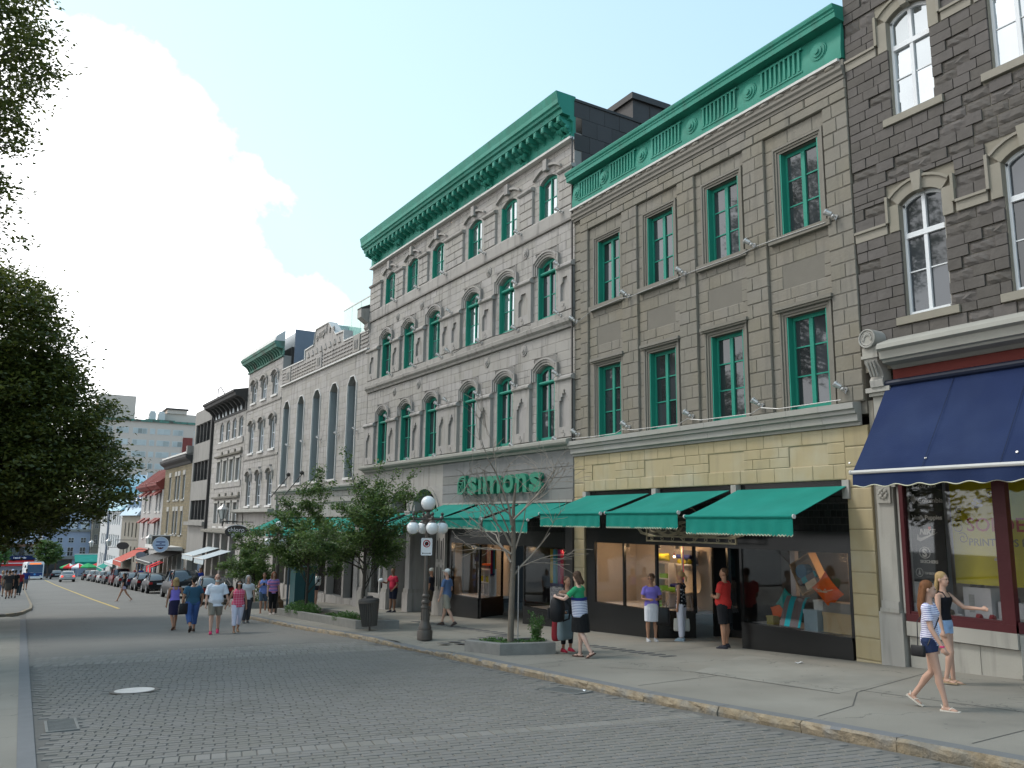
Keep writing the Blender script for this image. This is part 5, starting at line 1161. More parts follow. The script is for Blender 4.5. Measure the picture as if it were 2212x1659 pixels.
# ================================================================ BUILDING with 3x3 arched windows
B5 = fac_after(E_, 51.45, 'narrow_stone_building', 'narrow grey stone building with nine arched white windows and green copper cornice', -2.0)
b0, b1 = 51.48, 59.68
c5 = (52.95, 55.5, 57.95)
o5 = [(c-.58, c+.58, 7.98, 9.42) for c in c5]+[(c-.56, c+.56, 4.5, 6.58) for c in c5]+[(c-.54, c+.54, .93, 3.1) for c in c5]
backing(B5, [(b0, b1, .5, 10.3)], o5, -.5, -.02, M['mortarS']); B5.stones([(b0, b1, .75, 10.2)], [(a-.02, b+.02, c-.02, d+.02) for a, b, c, d in o5], .36, (.8, 1.5), -.02, 0, .014, .002); B5.finish('stone', M['stoneS'], limit=160)
for a, b, c, d in o5:
    window(B5, a, b, c, d, -.2, 'white', .06, .05, (.3, .62) if c < 2 else (.5,), .04, .2, 0, 'paneL' if c > 2 else 'pane', None, False)
    g = G(); ya, yb = B5.y(a), B5.y(b); zz = B5.z(d)-.2; spandrel(g, ya, yb, zz, .2, B5.z(d)+.03, .3, .015, 6)
    A1 = arc(ya-.18, yb+.18, zz+.05, .32, 6); g.strip(A1, [(p[0], p[1]+.13) for p in A1], .03, -.16)
    for y in (ya-.18, yb+.05): g.box(.03, -.1, y, y+.13, zz-.35, zz+.1)
    if c < 2: g.box(.03, -.16, (ya+yb)/2-.3, (ya+yb)/2+.3, B5.z(d)+.24, B5.z(d)+.36)
    B5.part('hood_mould', g, M['trimS']); bx(B5, 'sill', a-.08, b+.08, c-.14, c-.01, -.05, .09, 'flash')
for z in (4.05, 7.52): band(B5, b0, b1, [(-.03, z), (.06, z), (.08, z+.09), (-.03, z+.11)], 'trimS')
band(B5, b0, b1, [(-.03, 10.22), (.1, 10.22), (.12, 10.3), (.05, 10.34), (.05, 10.7), (.5, 10.8), (.55, 10.95), (.62, 11.0), (.66, 11.15), (-.03, 11.2)], 'copper', 'cornice', .05) if M.setdefault('copper', mat('copper_green', (.10, .22, .17), .7, .35, 1.5, .2, 15, tint=(.10, .085, .07), tints=.9)) else 0
band(B5, b0-.05, b1, [(-.03, 11.2), (.62, 11.17), (.5, 11.5), (-.03, 11.9)], 'flash', 'roof_edge')
cb = G(); cb.prism([(0, -.42), (-.1, -.4), (-.22, -.2), (-.45, -.02), (0, 0)], .16, 'y', -.08); cb = cb.mesh('bracket', mats=[M['copper']])
for i in range(16): link('bracket', cb, B5.t, B5.loc(b0+.3+i*.51, 10.78, .02))
simple_mass(B5, b0, b1, -6, 10.9, 'slate', -.5); bx(B5, 'attic_block', b0-.2, b0+3.0, 8.5, 11.85, -7, -.7, 'wmet'); bx(B5, 'attic_wall', b0-.3, b0-.21, 8.3, 12.0, -3, -.6, 'slatelb') if M.setdefault('slatelb', mat('slate_blue_panel', (.17, .19, .23), .6, .1)) else 0
bx(B5, 'glass_screen', b0-2.8, b0-.4, 8.6, 11.7, -7.1, -7, 'gpale') if M.setdefault('gpale', mat('pale_screen', (.52, .60, .60), .3, .08)) else 0
bx(B5, 'shop_wall', b0, b0+.8, -5.6, .5, -.4, .05, 'stoneS'); bx(B5, 'shop_wall', b1-.8, b1, -5.9, .5, -.4, .05, 'stoneS'); bx(B5, 'shop_lintel', b0+.8, b1-.8, -1.5, .5, -.4, .0, 'stoneS')
band(B5, b0-.2, b1+.9, [(-.03, .42), (.25, .45), (.5, .5), (.5, .66), (.1, .72), (-.03, .74)], 'ledge', 'shop_cornice')
bx(B5, 'shop_glazing', b0+.8, b1-.8, -5.7, -1.5, -.7, -.6, 'pane')
for u in (53.6, 55.6, 57.6): bx(B5, 'shop_mullion', u-.08, u+.08, -5.8, -1.5, -.6, -.3, 'flash')
OS = .66
bd2 = thing('oval_shop_sign', 'dark oval hanging sign with white lettering under a black bracket', 'sign', B5.world(56.4, -.78, .95), R_(75))
g = G().prism([(1.15*math.cos(a*math.pi/14), .62*math.sin(a*math.pi/14)) for a in range(28)], .06, 'x', 0); part('sign_board', g, M['slate'], bd2)
g = G(); pts = [(1.15*math.cos(a*math.pi/14), .62*math.sin(a*math.pi/14)) for a in range(3, 12)]; g.strip(pts, [(p[0]*1.06, p[1]*1.1) for p in pts], -.01, .07); part('white_rim', g, M['white'], bd2)
link('lettering', text_mesh('chloro', .60, .01, M['white']), bd2, (-.02, .88, .0), WALLROT); link('lettering', text_mesh('phylle', .60, .01, M['white']), bd2, (-.02, .5, -.46), WALLROT)
bd2.scale = (OS,)*3
part('hanging_arm', G().tube([(.03, -1.5, .95), (.03, 1.3, .95)], .04, 6).tube([(.03, -.5, .95), (.03, -.5, .6)], .02, 5).tube([(.03, .5, .95), (.03, .5, .6)], .02, 5), M['slate'], bd2)
# ================================================================ bracketed building with bay hoods
B6 = fac_after(B5, 59.72, 'bracketed_building', 'grey stone building with dark overhanging bracketed cornice and twelve narrow windows', -2.1)
b0, b1 = 59.74, 69.55; c6 = (61.05, 62.95, 64.85, 66.85)
o6 = [(c-.55, c+.55, 5.93, 7.45) for c in c6]+[(c-.5, c+.5, 2.8, 4.38) for c in c6]+[(c-.5, c+.5, -.5, 1.22) for c in c6]
backing(B6, [(b0, b1, -.8, 7.9)], o6, -.5, -.02, M['mortarS']); B6.stones([(b0, b1, -.8, 7.7)], [(a-.02, b+.02, c-.02, d+.02) for a, b, c, d in o6], .38, (.8, 1.5), -.02, 0, .014, .002); B6.finish('stone', M['stoneS'], limit=140)
for i, (a, b, c, d) in enumerate(o6):
    window(B6, a, b, c, d, -.2, 'white', .06, .05, (.5,), .05, .18 if c > 5 else 0, 0, 'paneL', None, False, 1 if c > 5 else 2)
    bx(B6, 'sill', a-.06, b+.06, c-.13, c-.01, -.05, .09, 'flash')
    if c > 5: g = G(); spandrel(g, B6.y(a), B6.y(b), B6.z(d)-.18, .18, B6.z(d)+.03, .3, .015, 6); B6.part('arch', g, M['trimS'])
    else:
        g = G(); B6.box(g, a-.2, a-.02, c-.1, d+.15, -.02, .06); B6.box(g, b+.02, b+.2, c-.1, d+.15, -.02, .06); B6.box(g, a-.2, b+.2, d+.0, d+.16, -.02, .1); B6.part('window_surround', g, M['ledge'])
for z0 in (4.68, 1.52):
    band(B6, c6[0]-1, c6[3]+1, [(-.02, z0), (.2, z0+.02), (.24, z0+.14), (.05, z0+.2), (-.02, z0+.2)], 'trimA', 'hood_ledge')
    for c in c6: bx(B6, 'hood_block', c-.9, c-.65, z0+.2, z0+.42, -.02, .1, 'trimA')
for z0 in (5.43, 2.35, -.72):
    for k in range(5): bx(B6, 'apron_stone', c6[0]-1+k*1.62, c6[0]-1+(k+1)*1.62-.03, z0, z0+.42, -.02, .07, 'trimS')
M['dcorn'] = mat('dark_cornice', (.055, .052, .05), .7, .3, 3, .2, 15)
band(B6, b0, b1, [(-.02, 7.7), (.06, 7.7), (.08, 8.3), (.4, 8.6), (.85, 8.72), (.9, 8.9), (1.0, 8.95), (1.02, 9.1), (-.02, 9.3)], 'dcorn', 'cornice', .1)
cb = G(); cb.prism([(0, -.8), (-.1, -.78), (-.2, -.5), (-.5, -.15), (-.8, 0), (0, 0)], .18, 'y', -.09); cb = cb.mesh('bracket', mats=[M['dcorn']])
for i in range(9): link('bracket', cb, B6.t, B6.loc(b0+.5+i*1.12, 8.62, .04))
for i in range(4): bx(B6, 'frieze_panel', b0+1.0+i*2.25, b0+2.3+i*2.25, 7.85, 8.2, .06, .1, 'wmet')
simple_mass(B6, b0, b1, -6.2, 8.8, 'slate', -.5)
band(B6, b0, b1, [(-.02, -1.05), (.3, -1.0), (.5, -.95), (.5, -.8), (-.02, -.72)], 'trimA', 'shop_cornice')
for u in (b0+.3, b0+2.6, b0+5, b0+7.3, b1-.3): bx(B6, 'shop_pier', u-.25, u+.25, -6.2, -1.05, -.4, .02, 'stoneS')
bx(B6, 'shop_glazing', b0, b1, -6.2, -1.05, -.8, -.7, 'pane')
g = G().tube([B6.loc(66.3, 9.3, .6), B6.loc(66.3, 10.0, .6), B6.loc(65.9, 10.1, .5), B6.loc(65.0, 9.5, .4)], .04, 5); B6.part('roof_hook', g, M['slate'])
# ================================================================ concrete ribbon-window building
B7 = fac_after(B6, 69.6, 'concrete_office', 'plain concrete building with three ribbons of dark windows', -2.0)
b0, b1 = 69.62, 77.15
M['cast'] = mat('raw_concrete', (.26, .245, .225), .85, .15, .8, .2, 15, streak=.3)
rb = [(70.1, 76.6, z0, z1) for z0, z1 in ((6.45, 8.12), (3.2, 4.85), (-.05, 1.58))]
backing(B7, [(b0, b1, -7, 9.3)], rb+[(70.4, 76.4, -7, -3.2)], -.5, 0, M['cast'])
for a, b, c, d in rb:
    for k in range(6): bx(B7, 'mullion', a+k*(b-a)/5-.09, a+k*(b-a)/5+.09, c, d, -.42, -.1, 'dcorn')
    for k in range(5):
        p, q = a+k*(b-a)/5+.09, a+(k+1)*(b-a)/5-.09
        bx(B7, 'pane', p, q, c, c+(d-c)*.52, -.44, -.42, 'pane'); bx(B7, 'blind', p, q, c+(d-c)*.54, d, -.40, -.38, 'white' if k != 1 else 'paneL'); bx(B7, 'sash_rail', p, q, c+(d-c)*.5, c+(d-c)*.55, -.40, -.36, 'trimA')
bx(B7, 'ledge', b0+.1, b1-.1, -.5, -.2, 0, .4, 'cast'); bx(B7, 'drainpipe', b0+.02, b0+.2, -6, 9.0, .02, .2, 'slate'); simple_mass(B7, b0, b1, -7, 9.2, 'cast', -.5); bx(B7, 'shop_glazing', 70.4, 76.4, -7, -3.2, -.5, -.45, 'pane')
# ================================================================ brick building
B8 = fac_after(B7, 77.2, 'brick_building', 'ochre brick building with projecting dark cornice and pale narrow windows', -2.0)
b0, b1 = 77.2, 90.2
M['brick'] = mat('ochre_brick', (.20, .165, .105), .9, .25, 8, .3, 30, .1); 
c8 = (80.3, 82.6, 84.1, 87.1)
o8 = [(c-.45, c+.45, z0, z1) for z0, z1 in ((1.78, 4.0), (-1.4, .72)) for c in c8]
backing(B8, [(b0, b1, -8, 5.0)], o8+[(b0+.6, b1-.8, -8, -2.6)], -.5, -.02, M['mortarA']); B8.stones([(b0, b1, -2.6, 5.0)], [(a-.1, b+.1, c-.16, d+.4) for a, b, c, d in o8], .24, (.5, .9), -.02, 0, .03, .003); B8.finish('brick', M['brick'], limit=60)
for a, b, c, d in o8: window(B8, a, b, c, d, -.2, 'white', .06, .06, (.5,), .06, 0, 0, 'paneL' if c > 0 else 'pane', None, False, 1); bx(B8, 'lintel', a-.12, b+.12, d, d+.42, -.02, .05, 'ledge'); bx(B8, 'sill', a-.12, b+.12, c-.16, c, -.02, .1, 'ledge')
band(B8, b0, b1, [(-.02, 4.85), (.1, 4.9), (.2, 5.1), (.5, 5.3), (.6, 5.45), (.62, 5.65), (-.02, 5.85)], 'dcorn', 'cornice'); bx(B8, 'roof_membrane', b0+.5, b1, 5.8, 5.95, -6, .4, 'flash'); bx(B8, 'parapet_end', b0, b0+.5, 5.6, 6.4, -3, .5, 'cast')
simple_mass(B8, b0, b1, -8, 5.3, 'brick', -.5); bx(B8, 'shop_glazing', b0+.6, b1-.8, -8, -2.6, -.6, -.5, 'pane')
for u in (79.2, 81.4, 83.6, 85.8, 88): bx(B8, 'shop_post', u-.12, u+.12, -7.8, -2.6, -.5, -.1, 'flash')
bx(B8, 'roof_canopy', b0+1.5, b1-1, -2.75, -2.45, -.1, 1.5, 'flash')
# ================================================================ red mansard house
B9 = fac_after(B8, 90.25, 'red_roof_house', 'grey house with bright red mansard roof and small red window hoods', -2.0)
b0, b1 = 90.28, 104.0
M['redroof'] = mat('red_metal_roof', (.22, .05, .04), .6, .2, 2, .1, 10); M['render9'] = mat('pale_render', (.36, .345, .33), .85, .1)
c9 = (91.9, 93.9, 98.2, 101.2)
o9 = [(c-.5, c+.5, z0, z0+1.75) for z0 in (.75, -2.1) for c in c9]
backing(B9, [(b0, b1, -8.5, 3.3)], o9, -.5, 0, M['render9'])
for a, b, c, d in o9:
    window(B9, a, b, c, d, -.2, 'white', .06, .06, (.5,), .05, 0, 0, 'pane', None, False, 2); bx(B9, 'sill', a-.1, b+.1, c-.14, c, 0, .1, 'flash')
    g = G().prism([(0, B9.z(d)+.45), (-.65, B9.z(d)-.02), (-.65, B9.z(d)-.16), (-.6, B9.z(d)-.16), (0, B9.z(d)+.2)], b-a+.4, 'y', B9.y(a)-.2); B9.part('window_hood', g, M['redroof'])
for (a, b) in ((90.3, 96.4), (96.9, 103.9)):
    band(B9, a, b, [(-.05, 2.95), (.3, 3.0), (.5, 3.2), (.75, 3.35), (.8, 3.6), (-.05, 3.75)], 'redroof', 'cornice')
    g = G().prism([(-.55, B9.z(3.7)), (1.6, B9.z(5.5)), (5, B9.z(5.6)), (5, B9.z(3.7))], b-a, 'y', B9.y(a)); B9.part('mansard_roof', g, M['redroof'])
    for k in range(5): g = G(); u = a+.4+k*(b-a-.8)/4; g.tube([B9.loc(u, 3.72, .55), B9.loc(u, 5.52, -1.6)], .05, 4); B9.part('roof_seam', g, M['redroof'])
bx(B9, 'dormer', 91.6, 92.9, 4.6, 5.9, -3, -.9, 'render9'); bx(B9, 'dormer_roof', 91.4, 93.1, 5.9, 6.1, -3, -.6, 'redroof')
simple_mass(B9, b0, b1, -8.5, 3.2, 'render9', -.5); bx(B9, 'shopfront', b0+.5, b1-.5, -8.2, -3.6, 0, .1, 'pane')
for u in (92, 94.5, 97, 99.5, 102): bx(B9, 'shop_post', u-.15, u+.15, -8, -3.6, .08, .2, 'flash')
# ================================================================ further houses down the street
M['render10'] = mat('pale_blue_render', (.30, .35, .44), .85, .08); M['roof10'] = mat('pale_blue_roof', (.36, .47, .55), .6, .12, 1, 0); M['render11'] = mat('whitewash', (.48, .48, .48), .85, .1); M['roof11'] = mat('aqua_metal_roof', (.30, .47, .52), .6, .12, 1, 0); M['wood10'] = mat('brown_window', (.16, .09, .06), .7)
B10 = fac_after(B9, 104.1, 'small_mansard_house', 'small brown stone house with pale blue mansard dormers beyond the red roof', -2.0)
backing(B10, [(104.1, 119, -9.5, .4)], [(u-.5, u+.5, z, z+1.7) for u in (106.5, 109.5, 112.5, 115.5) for z in (-2.2, -5.0)], -.5, 0, M['stoneA'])
for u in (106.5, 109.5, 112.5, 115.5):
    for z in (-2.2, -5.0): window(B10, u-.5, u+.5, z, z+1.7, -.2, 'wood10', .08, .08, (.5,), .06, 0, 0, 'pane', None, False, 2)
    bx(B10, 'dormer', u-.7, u+.7, 1.1, 2.7, -1.6, -.2, 'render10'); bx(B10, 'dormer_pane', u-.45, u+.45, 1.3, 2.4, -.2, -.17, 'pane'); bx(B10, 'dormer_roof', u-.8, u+.8, 2.7, 2.85, -1.6, -.05, 'flash')
g = G().prism([(-.4, B10.z(.35)), (1.6, B10.z(3.2)), (6, B10.z(3.3)), (6, B10.z(.35))], 14.9, 'y', B10.y(104.1)); B10.part('mansard_roof', g, M['roof10']); simple_mass(B10, 104.1, 119, -9.5, .3, 'stoneA', -.5)
B11 = fac_after(B10, 119.1, 'whitewashed_house', 'long whitewashed house with rows of small windows and aqua metal roof', -2.5)
backing(B11, [(119.1, 141, -10.5, 1.0)], [(120.6+k*2.1, 121.8+k*2.1, z, z+1.6) for k in range(9) for z in (-.9, -3.8, -6.6)], -.5, 0, M['render11'])
for k in range(9):
    for z in (-.9, -3.8, -6.6): window(B11, 120.6+k*2.1, 121.8+k*2.1, z, z+1.6, -.2, 'white', .1, .1, (.5,), .08, 0, 0, 'paneL', None, False, 2)
g = G().prism([(-.4, B11.z(1.0)), (2.4, B11.z(3.4)), (5, B11.z(1.0))], 21.9, 'y', B11.y(119.1)); B11.part('gable_roof', g, M['roof11']); simple_mass(B11, 119.1, 141, -10.5, .9, 'render11', -.5)
bx(B11, 'drainpipe', 131.0, 131.3, -9, 1, .02, .25, 'slatelb')
# houses facing up the street (front towards -Y)
class Front:
    def __init__(s, name, label, X, Y, cat='building'):
        s.Y = Y; s.X = X; s.base = gz(Y); s.t = thing(name, label, cat, (X, Y, s.base))
    def box(s, g, x0, x1, z0, z1, d0, d1): return g.box(x0-s.X, x1-s.X, d0, d1, z0+EYE-s.base, z1+EYE-s.base)
    def p(s, name, x0, x1, z0, z1, d0, d1, mt):
        g = G(); s.box(g, x0, x1, z0, z1, d0, d1); return part(name, g, M[mt], s.t)
    def win(s, x0, x1, z0, z1, mt='white', pn='pane', n=2):
        o = s.p('window', x0-.08, x1+.08, z0-.08, z1+.08, -.06, .0, mt); W = (x1-x0-.08*(n-1))/n
        for k in range(n):
            for (a, b) in ((z0, (z0+z1)/2-.04), ((z0+z1)/2+.04, z1)):
                g = G(); s.box(g, x0+k*(W+.08), x0+k*(W+.08)+W, a, b, -.09, -.06); part('pane', g, M[pn], o)
M['lilac'] = mat('lilac_blue_render', (.47, .51, .62), .85, .08); M['roofp'] = mat('pale_sheet_roof', (.60, .66, .72), .55, .1, 1, 0)
H1 = Front('lilac_house', 'pale lilac blue house with two mansard levels of dormers at the foot of the street', 9, 200)
H1.p('wall', 3.2, 12.35, -12.5, -2.9, 0, 8, 'lilac'); H1.p('cornice', 3.0, 12.6, -2.9, -2.4, -.4, 8, 'ledge')
def mans(H, x0, x1, z0, z1, dep, mt, name='mansard_roof', d0=-.3):
    g = G(); zz0, zz1 = z0+EYE-H.base, z1+EYE-H.base; g.prism([(d0, zz0), (d0+dep, zz1), (9, zz1), (9, zz0)], x1-x0, 'x', x0-H.X); return part(name, g, M[mt], H.t)
mans(H1, 3.2, 12.35, -2.4, -.5, .9, 'lilac'); mans(H1, 3.0, 12.6, -.5, 0.15, 1.2, 'roofp', 'roof_band', -.2); mans(H1, 3.6, 12.0, .15, 2.0, .7, 'lilac', 'upper_mansard', .9); mans(H1, 3.4, 12.2, 2.0, 2.8, 1.4, 'roofp', 'upper_roof', .8)
for x in (4.4, 6.4, 8.5, 10.8): H1.win(x-.45, x+.45, -5.15, -4.2); H1.win(x-.5, x+.5, -7.9, -6.2)
for x in (5.6, 8.7, 10.8): H1.p('dormer', x-.7, x+.7, -2.3, -.8, -.25, 1, 'white'); H1.win(x-.45, x+.45, -2.15, -1.0); 
for x in (8.2, 9.3, 10.8, 9.9): pass
H1.p('dormer', 8.7, 11.6, .3, 1.75, .75, 2.5, 'white')
for x in (9.2, 10.2, 11.15):
    g = G(); H1.box(g, x-.35, x+.35, .5, 1.55, .68, .75); part('dormer_pane', g, M['pane'], H1.t)
H2 = Front('gabled_stone_house', 'brown stone house with glazed timber gable between the lilac house and the whitewashed house', 13.4, 195)
H2.p('wall', 12.05, 15.2, -12.2, .3, 0, 8, 'stoneA'); H2.p('balcony_band', 11.9, 15.3, .3, .6, -.5, 8, 'slatelb'); H2.p('timber_gallery', 12.1, 15.1, .6, 2.2, 0, 8, 'wood10')
for k in range(5): g = G(); H2.box(g, 12.3+k*.55, 12.75+k*.55, .9, 2.0, -.04, 0); part('gallery_pane', g, M['pane'], H2.t)
g = G().prism([(11.8-13.4, 2.2+EYE-H2.base), (13.3-13.4, 3.4+EYE-H2.base), (16.6-13.4, 3.5+EYE-H2.base), (15.3-13.4, 2.1+EYE-H2.base)], 8, 'y', -.4); part('gable_roof', g, M['roofp'], H2.t)
for z0, z1 in ((-2.1, -.7), (-5.4, -3.4)):
    for x in (12.8, 14.5): H2.win(x-.3, x+.3, z0, z1, 'ledge', 'pane', 2)
H3 = Front('steep_blue_roof_house', 'tall house with steep light blue roof and a row of dormers behind the whitewashed house', 17.5, 185)
H3.p('wall', 14.8, 22, -11.5, 2.2, 0, 9, 'render11'); mans(H3, 14.8, 22, 2.2, 6.5, 2.6, 'roof11'); mans(H3, 17.2, 22.5, 6.3, 8.2, 2.4, 'roof11', 'upper_roof', 2.0)
for k in range(5): H3.p('dormer', 15.3+k*1.15, 16.1+k*1.15, 3.3, 4.9, -.3, 2, 'roofp'); H3.p('dormer_pane', 15.45+k*1.15, 15.95+k*1.15, 3.5, 4.6, -.33, -.3, 'gpane')
H3.p('chimney', 20.8, 21.8, 6, 9.5, 2, 3, 'render11')
H4 = Front('street_cafe', 'cafe building with navy sign band and wide windows behind the crowd at the far left', -1, 190)
H4.p('wall', -16, 2.3, -12.0, -3.9, 0, 9, 'lilac'); H4.p('tile_band', -16, 2.2, -5.7, -5.1, -.35, 0, 'wood10')
for x in (-12.3, -9, -6, -3.2, .2): H4.win(x-.5, x+.5, -4.9+.3, -3.2+.1) if False else None
H4.p('upper_wall', -16, 2.6, -3.9, 1.2, 0, 9, 'lilac')
for x in (-12, -9, -6, -3, .1): H4.win(x-.55, x+.55, -4.4, -2.7)
mans(H4, -16, 2.6, 1.2, 3.6, 1.5, 'roofp')
for k in range(9): H4.p('shop_pane', -6.6+k*.97, -5.75+k*.97, -7.35, -5.85, -.2, -.1, 'gpane' if k % 3 else 'pane')
H4.p('navy_band', -6.8, 2.1, -8.15, -7.4, -.9, 0, 'navy')
for k in range(9): H4.p('sign_stroke', -1.55+k*.24, -1.55+k*.24+(.2 if k % 3 else .12), -7.93, -7.93+(.3 if k in (0, 4, 7) else .22), -.93, -.9, 'white')
t = thing('red_awning', 'wide red awning with white edge on the far cafe', 'awning', (-2.4, 190, gz(190)))
zz = EYE-gz(190); part('canopy', G().prism([(-.1, -8.15+zz), (-2.4, -8.75+zz), (-2.4, -8.85+zz), (-.1, -8.25+zz)], 8.8, 'x', -4.4), mat('red_canvas', (.55, .03, .03), .8), t); part('white_edge', G().box(-4.4, 4.4, -2.45, -2.4, -8.8+zz, -8.66+zz), M['white'], t); part('valance', G().box(-4.4, 4.4, -2.44, -2.41, -9.25+zz, -8.8+zz), bpy.data.materials['red_canvas'], t)
for x in (-11.5, -10): pass
# dark arcade of the lilac house and its planting ledge
H1.p('shopfront', 3.4, 9.0, -12, -8.5, -.1, 0, 'wood10'); H1.p('shop_pane', 3.6, 5.9, -11.5, -8.8, -.14, -.1, 'pane'); H1.p('shop_pane', 6.2, 8.8, -11.5, -8.8, -.14, -.1, 'pane'); H1.p('stone_arch', 7.2, 12.3, -8.6, -8.0, -.5, 0, 'ledge')
# green terrace awning and parasols at the foot of the street
t = thing('terrace_awning', 'large green terrace awning with pale edge at the foot of the street', 'awning', (9.3, 152, gz(152)))
zz = EYE-gz(152); part('canopy', G().prism([(1.2, -5.9+zz), (-2.2, -6.9+zz), (-2.2, -7.0+zz), (1.2, -6.05+zz)], 4.3, 'x', -2.1), M['greenB'], t); part('pale_edge', G().box(-2.1, 2.2, 1.2, 1.3, -5.95+zz, -5.75+zz), M['flash'], t); part('valance', G().box(-2.1, 2.2, -2.23, -2.2, -7.35+zz, -6.9+zz), M['greenB'], t)
for x in (-2, 2.1): part('post', G().tube([(x, -2.1, 0), (x, -2.1, -6.95+zz)], .05, 6), M['slate'], t)
def parasol(x, y, r, mt, lab, h=2.3):
    t = thing('parasol', lab, 'parasol', (x, y, gz(y, .12)), 0, 'parasols on the terrace at the foot of the street'); part('pole', G().tube([(0, 0, 0), (0, 0, h)], .03, 6), M['flash'], t)
    for k in range(8):
        a, b = k*math.pi/4, (k+1)*math.pi/4; g = G().add([(0, 0, h+.1), (r*math.cos(a), r*math.sin(a), h-.45), (r*math.cos(b), r*math.sin(b), h-.45), (0, 0, h+.07), (r*math.cos(a), r*math.sin(a), h-.62), (r*math.cos(b), r*math.sin(b), h-.62)], [(0, 1, 2), (3, 5, 4), (1, 4, 5, 2)]); part('canopy_panel', g, mt[k % len(mt)], t)
rc, gc, wc_ = bpy.data.materials['red_canvas'], mat('bright_green_canvas', (.03, .32, .10), .8), M['white']
parasol(7.6, 147, 1.4, [rc, wc_], 'red and white parasol left of the bright green parasol'); parasol(8.9, 146.5, 1.4, [gc], 'bright green parasol in front of the terrace awning'); parasol(6.4, 148, 1.3, [wc_, gc, rc], 'white green and red parasol leftmost on the terrace'); parasol(10.2, 147.5, 1.3, [rc], 'plain red parasol beside the bright green parasol')
# shop awnings down the right side
awning(B9, 96.5, 103.0, -3.2, -4.5, 2.6, .5, 'redawn', 'salmon red awning with pale edge below the red roofed house', None, .42, (.7, .7, .7), bar='flash') if M.setdefault('redawn', mat('salmon_red_canvas', (.42, .09, .065), .85)) else 0
awning(B8, 78.5, 86.5, -2.9, -3.75, 2.6, .25, 'slate', 'charcoal awning with bright white edge over the restaurant terrace', None, .42, bar='flash')
awning(B6, 61.2, 64.2, -2.2, -2.75, 1.9, .35, 'pale_c', 'pale aluminium awning nearest on the bracketed building', None, .42, bar='flash') if M.setdefault('pale_c', mat('pale_awning', (.45, .50, .52), .6)) else 0
awning(B6, 64.8, 68.6, -2.1, -2.65, 1.9, .35, 'pale_c', 'second pale aluminium awning on the bracketed building', None, .42, bar='flash')
awning(B11, 121, 127, -5.6, -6.5, 1.6, .4, 'greenB', 'small green awning below the whitewashed house', None, .42, bar='flash'); awning(B10, 108, 116, -4.6, -5.3, 2.0, .3, 'pale_c', 'pale awning below the small mansard house', None, .42, bar='flash')
for i, u in enumerate((87.2, 88.9)): awning(B8, u-.5, u+.5, -4.1, -4.6, 1.2, .5, 'redawn2', ['small bright red window hood right of the charcoal awning', 'small bright red window hood nearer the red doors'][i], None, .42) if M.setdefault('redawn2', mat('bright_red_canvas', (.6, .02, .03), .8)) else 0
# projecting signs
t = thing('round_shop_sign', 'round pale blue hanging sign with a dark frame and lamps', 'sign', B8.world(78.2, -2.2, 1.9), R_(75))
t.scale = (.66,)*3
part('disc', G().tube([(-.04, 0, 0), (.04, 0, 0)], .95, 28), mat('pale_blue_disc', (.36, .46, .62), .6), t); part('rim', G().strip([(.95*math.cos(a*math.pi/14), .95*math.sin(a*math.pi/14)) for a in range(29)], [(1.02*math.cos(a*math.pi/14), 1.02*math.sin(a*math.pi/14)) for a in range(29)], -.07, .07), M['white'], t)
part('frame_board', G().box(.02, .1, -1.1, 1.1, -.2, 1.1), M['slate'], t); part('frame_cap', G().box(-.15, .2, -1.3, 1.3, 1.1, 1.22), M['flash'], t)
mD = mat('dark_blue_ink', (.03, .05, .16), .8)
link('lettering', text_mesh('boutique', .36, .01, mD), t, (-.05, .68, .22), WALLROT) if False else part('print_line', G().box(-.055, -.045, -.55, .55, .26, .4).box(-.055, -.045, -.12, .12, .06, .16).box(-.055, -.045, -.6, .6, -.15, -.02), mD, t)
part('print_emblem', G().prism([(-.4, -.3), (-.3, -.5), (0, -.62), (.3, -.5), (.4, -.3), (.15, -.4), (0, -.36), (-.15, -.4)], .01, 'x', -.055), M['burg'], t)
part('bracket', G().tube([(0, -1.3, 1.25), (0, -2.6, 1.25)], .04, 5), M['slate'], t)
for i, (F, u, z, w_, r, mt, lab) in enumerate(((B9, 92.0, -3.6, 1.4, .4, 'slatelb', 'small blue grey hanging shop sign beside the red doors'), (B10, 105.5, -3.1, 1.4, .55, 'slate', 'dark oval hanging sign above the salmon awning'))):
    t = thing('hanging_sign', lab, 'sign', F.world(u, z, w_), R_(75)); part('board', G().prism([(r*1.2*math.cos(a*math.pi/10), r*.75*math.sin(a*math.pi/10)) for a in range(20)], .08, 'x', 0), M[mt], t); part('bracket', G().tube([(0, -1.6, r+.1), (0, .8, r+.1)], .035, 5), M['slate'], t)
# wall lanterns
def lantern(p, lab, s_=1.0, rz=0):
    t = thing('wall_lantern', lab, 'lantern', p, rz, 'wall lanterns along the right side of the street'); t.scale = (s_,)*3
    part('lamp_glass', G().loft([[(r*math.cos(a*math.pi/3), r*math.sin(a*math.pi/3), z) for a in range(6)] for r, z in ((.16, 0), (.3, .55))]), mat('lantern_glass', (.45, .47, .45), .2, 0, 1, 0), t)
    part('lamp_roof', G().loft([[(r*math.cos(a*math.pi/3), r*math.sin(a*math.pi/3), z) for a in range(6)] for r, z in ((.36, .55), (.34, .6), (.12, .78), (.05, .9))]), M['silver'], t)
    part('cage', G().tube([(.16, 0, 0), (.3, 0, .55)], .02, 4).tube([(-.16, 0, 0), (-.3, 0, .55)], .02, 4).tube([(0, .16, 0), (0, .3, .55)], .02, 4).tube([(0, -.16, 0), (0, -.3, .55)], .02, 4), M['slate'], t)
    part('arm', G().tube([(1.0, 0, -.15), (0, 0, -.15), (0, 0, 0)], .03, 5).tube([(0, 0, -.15), (0, 0, -.45)], .05, 5), M['slate'], t)
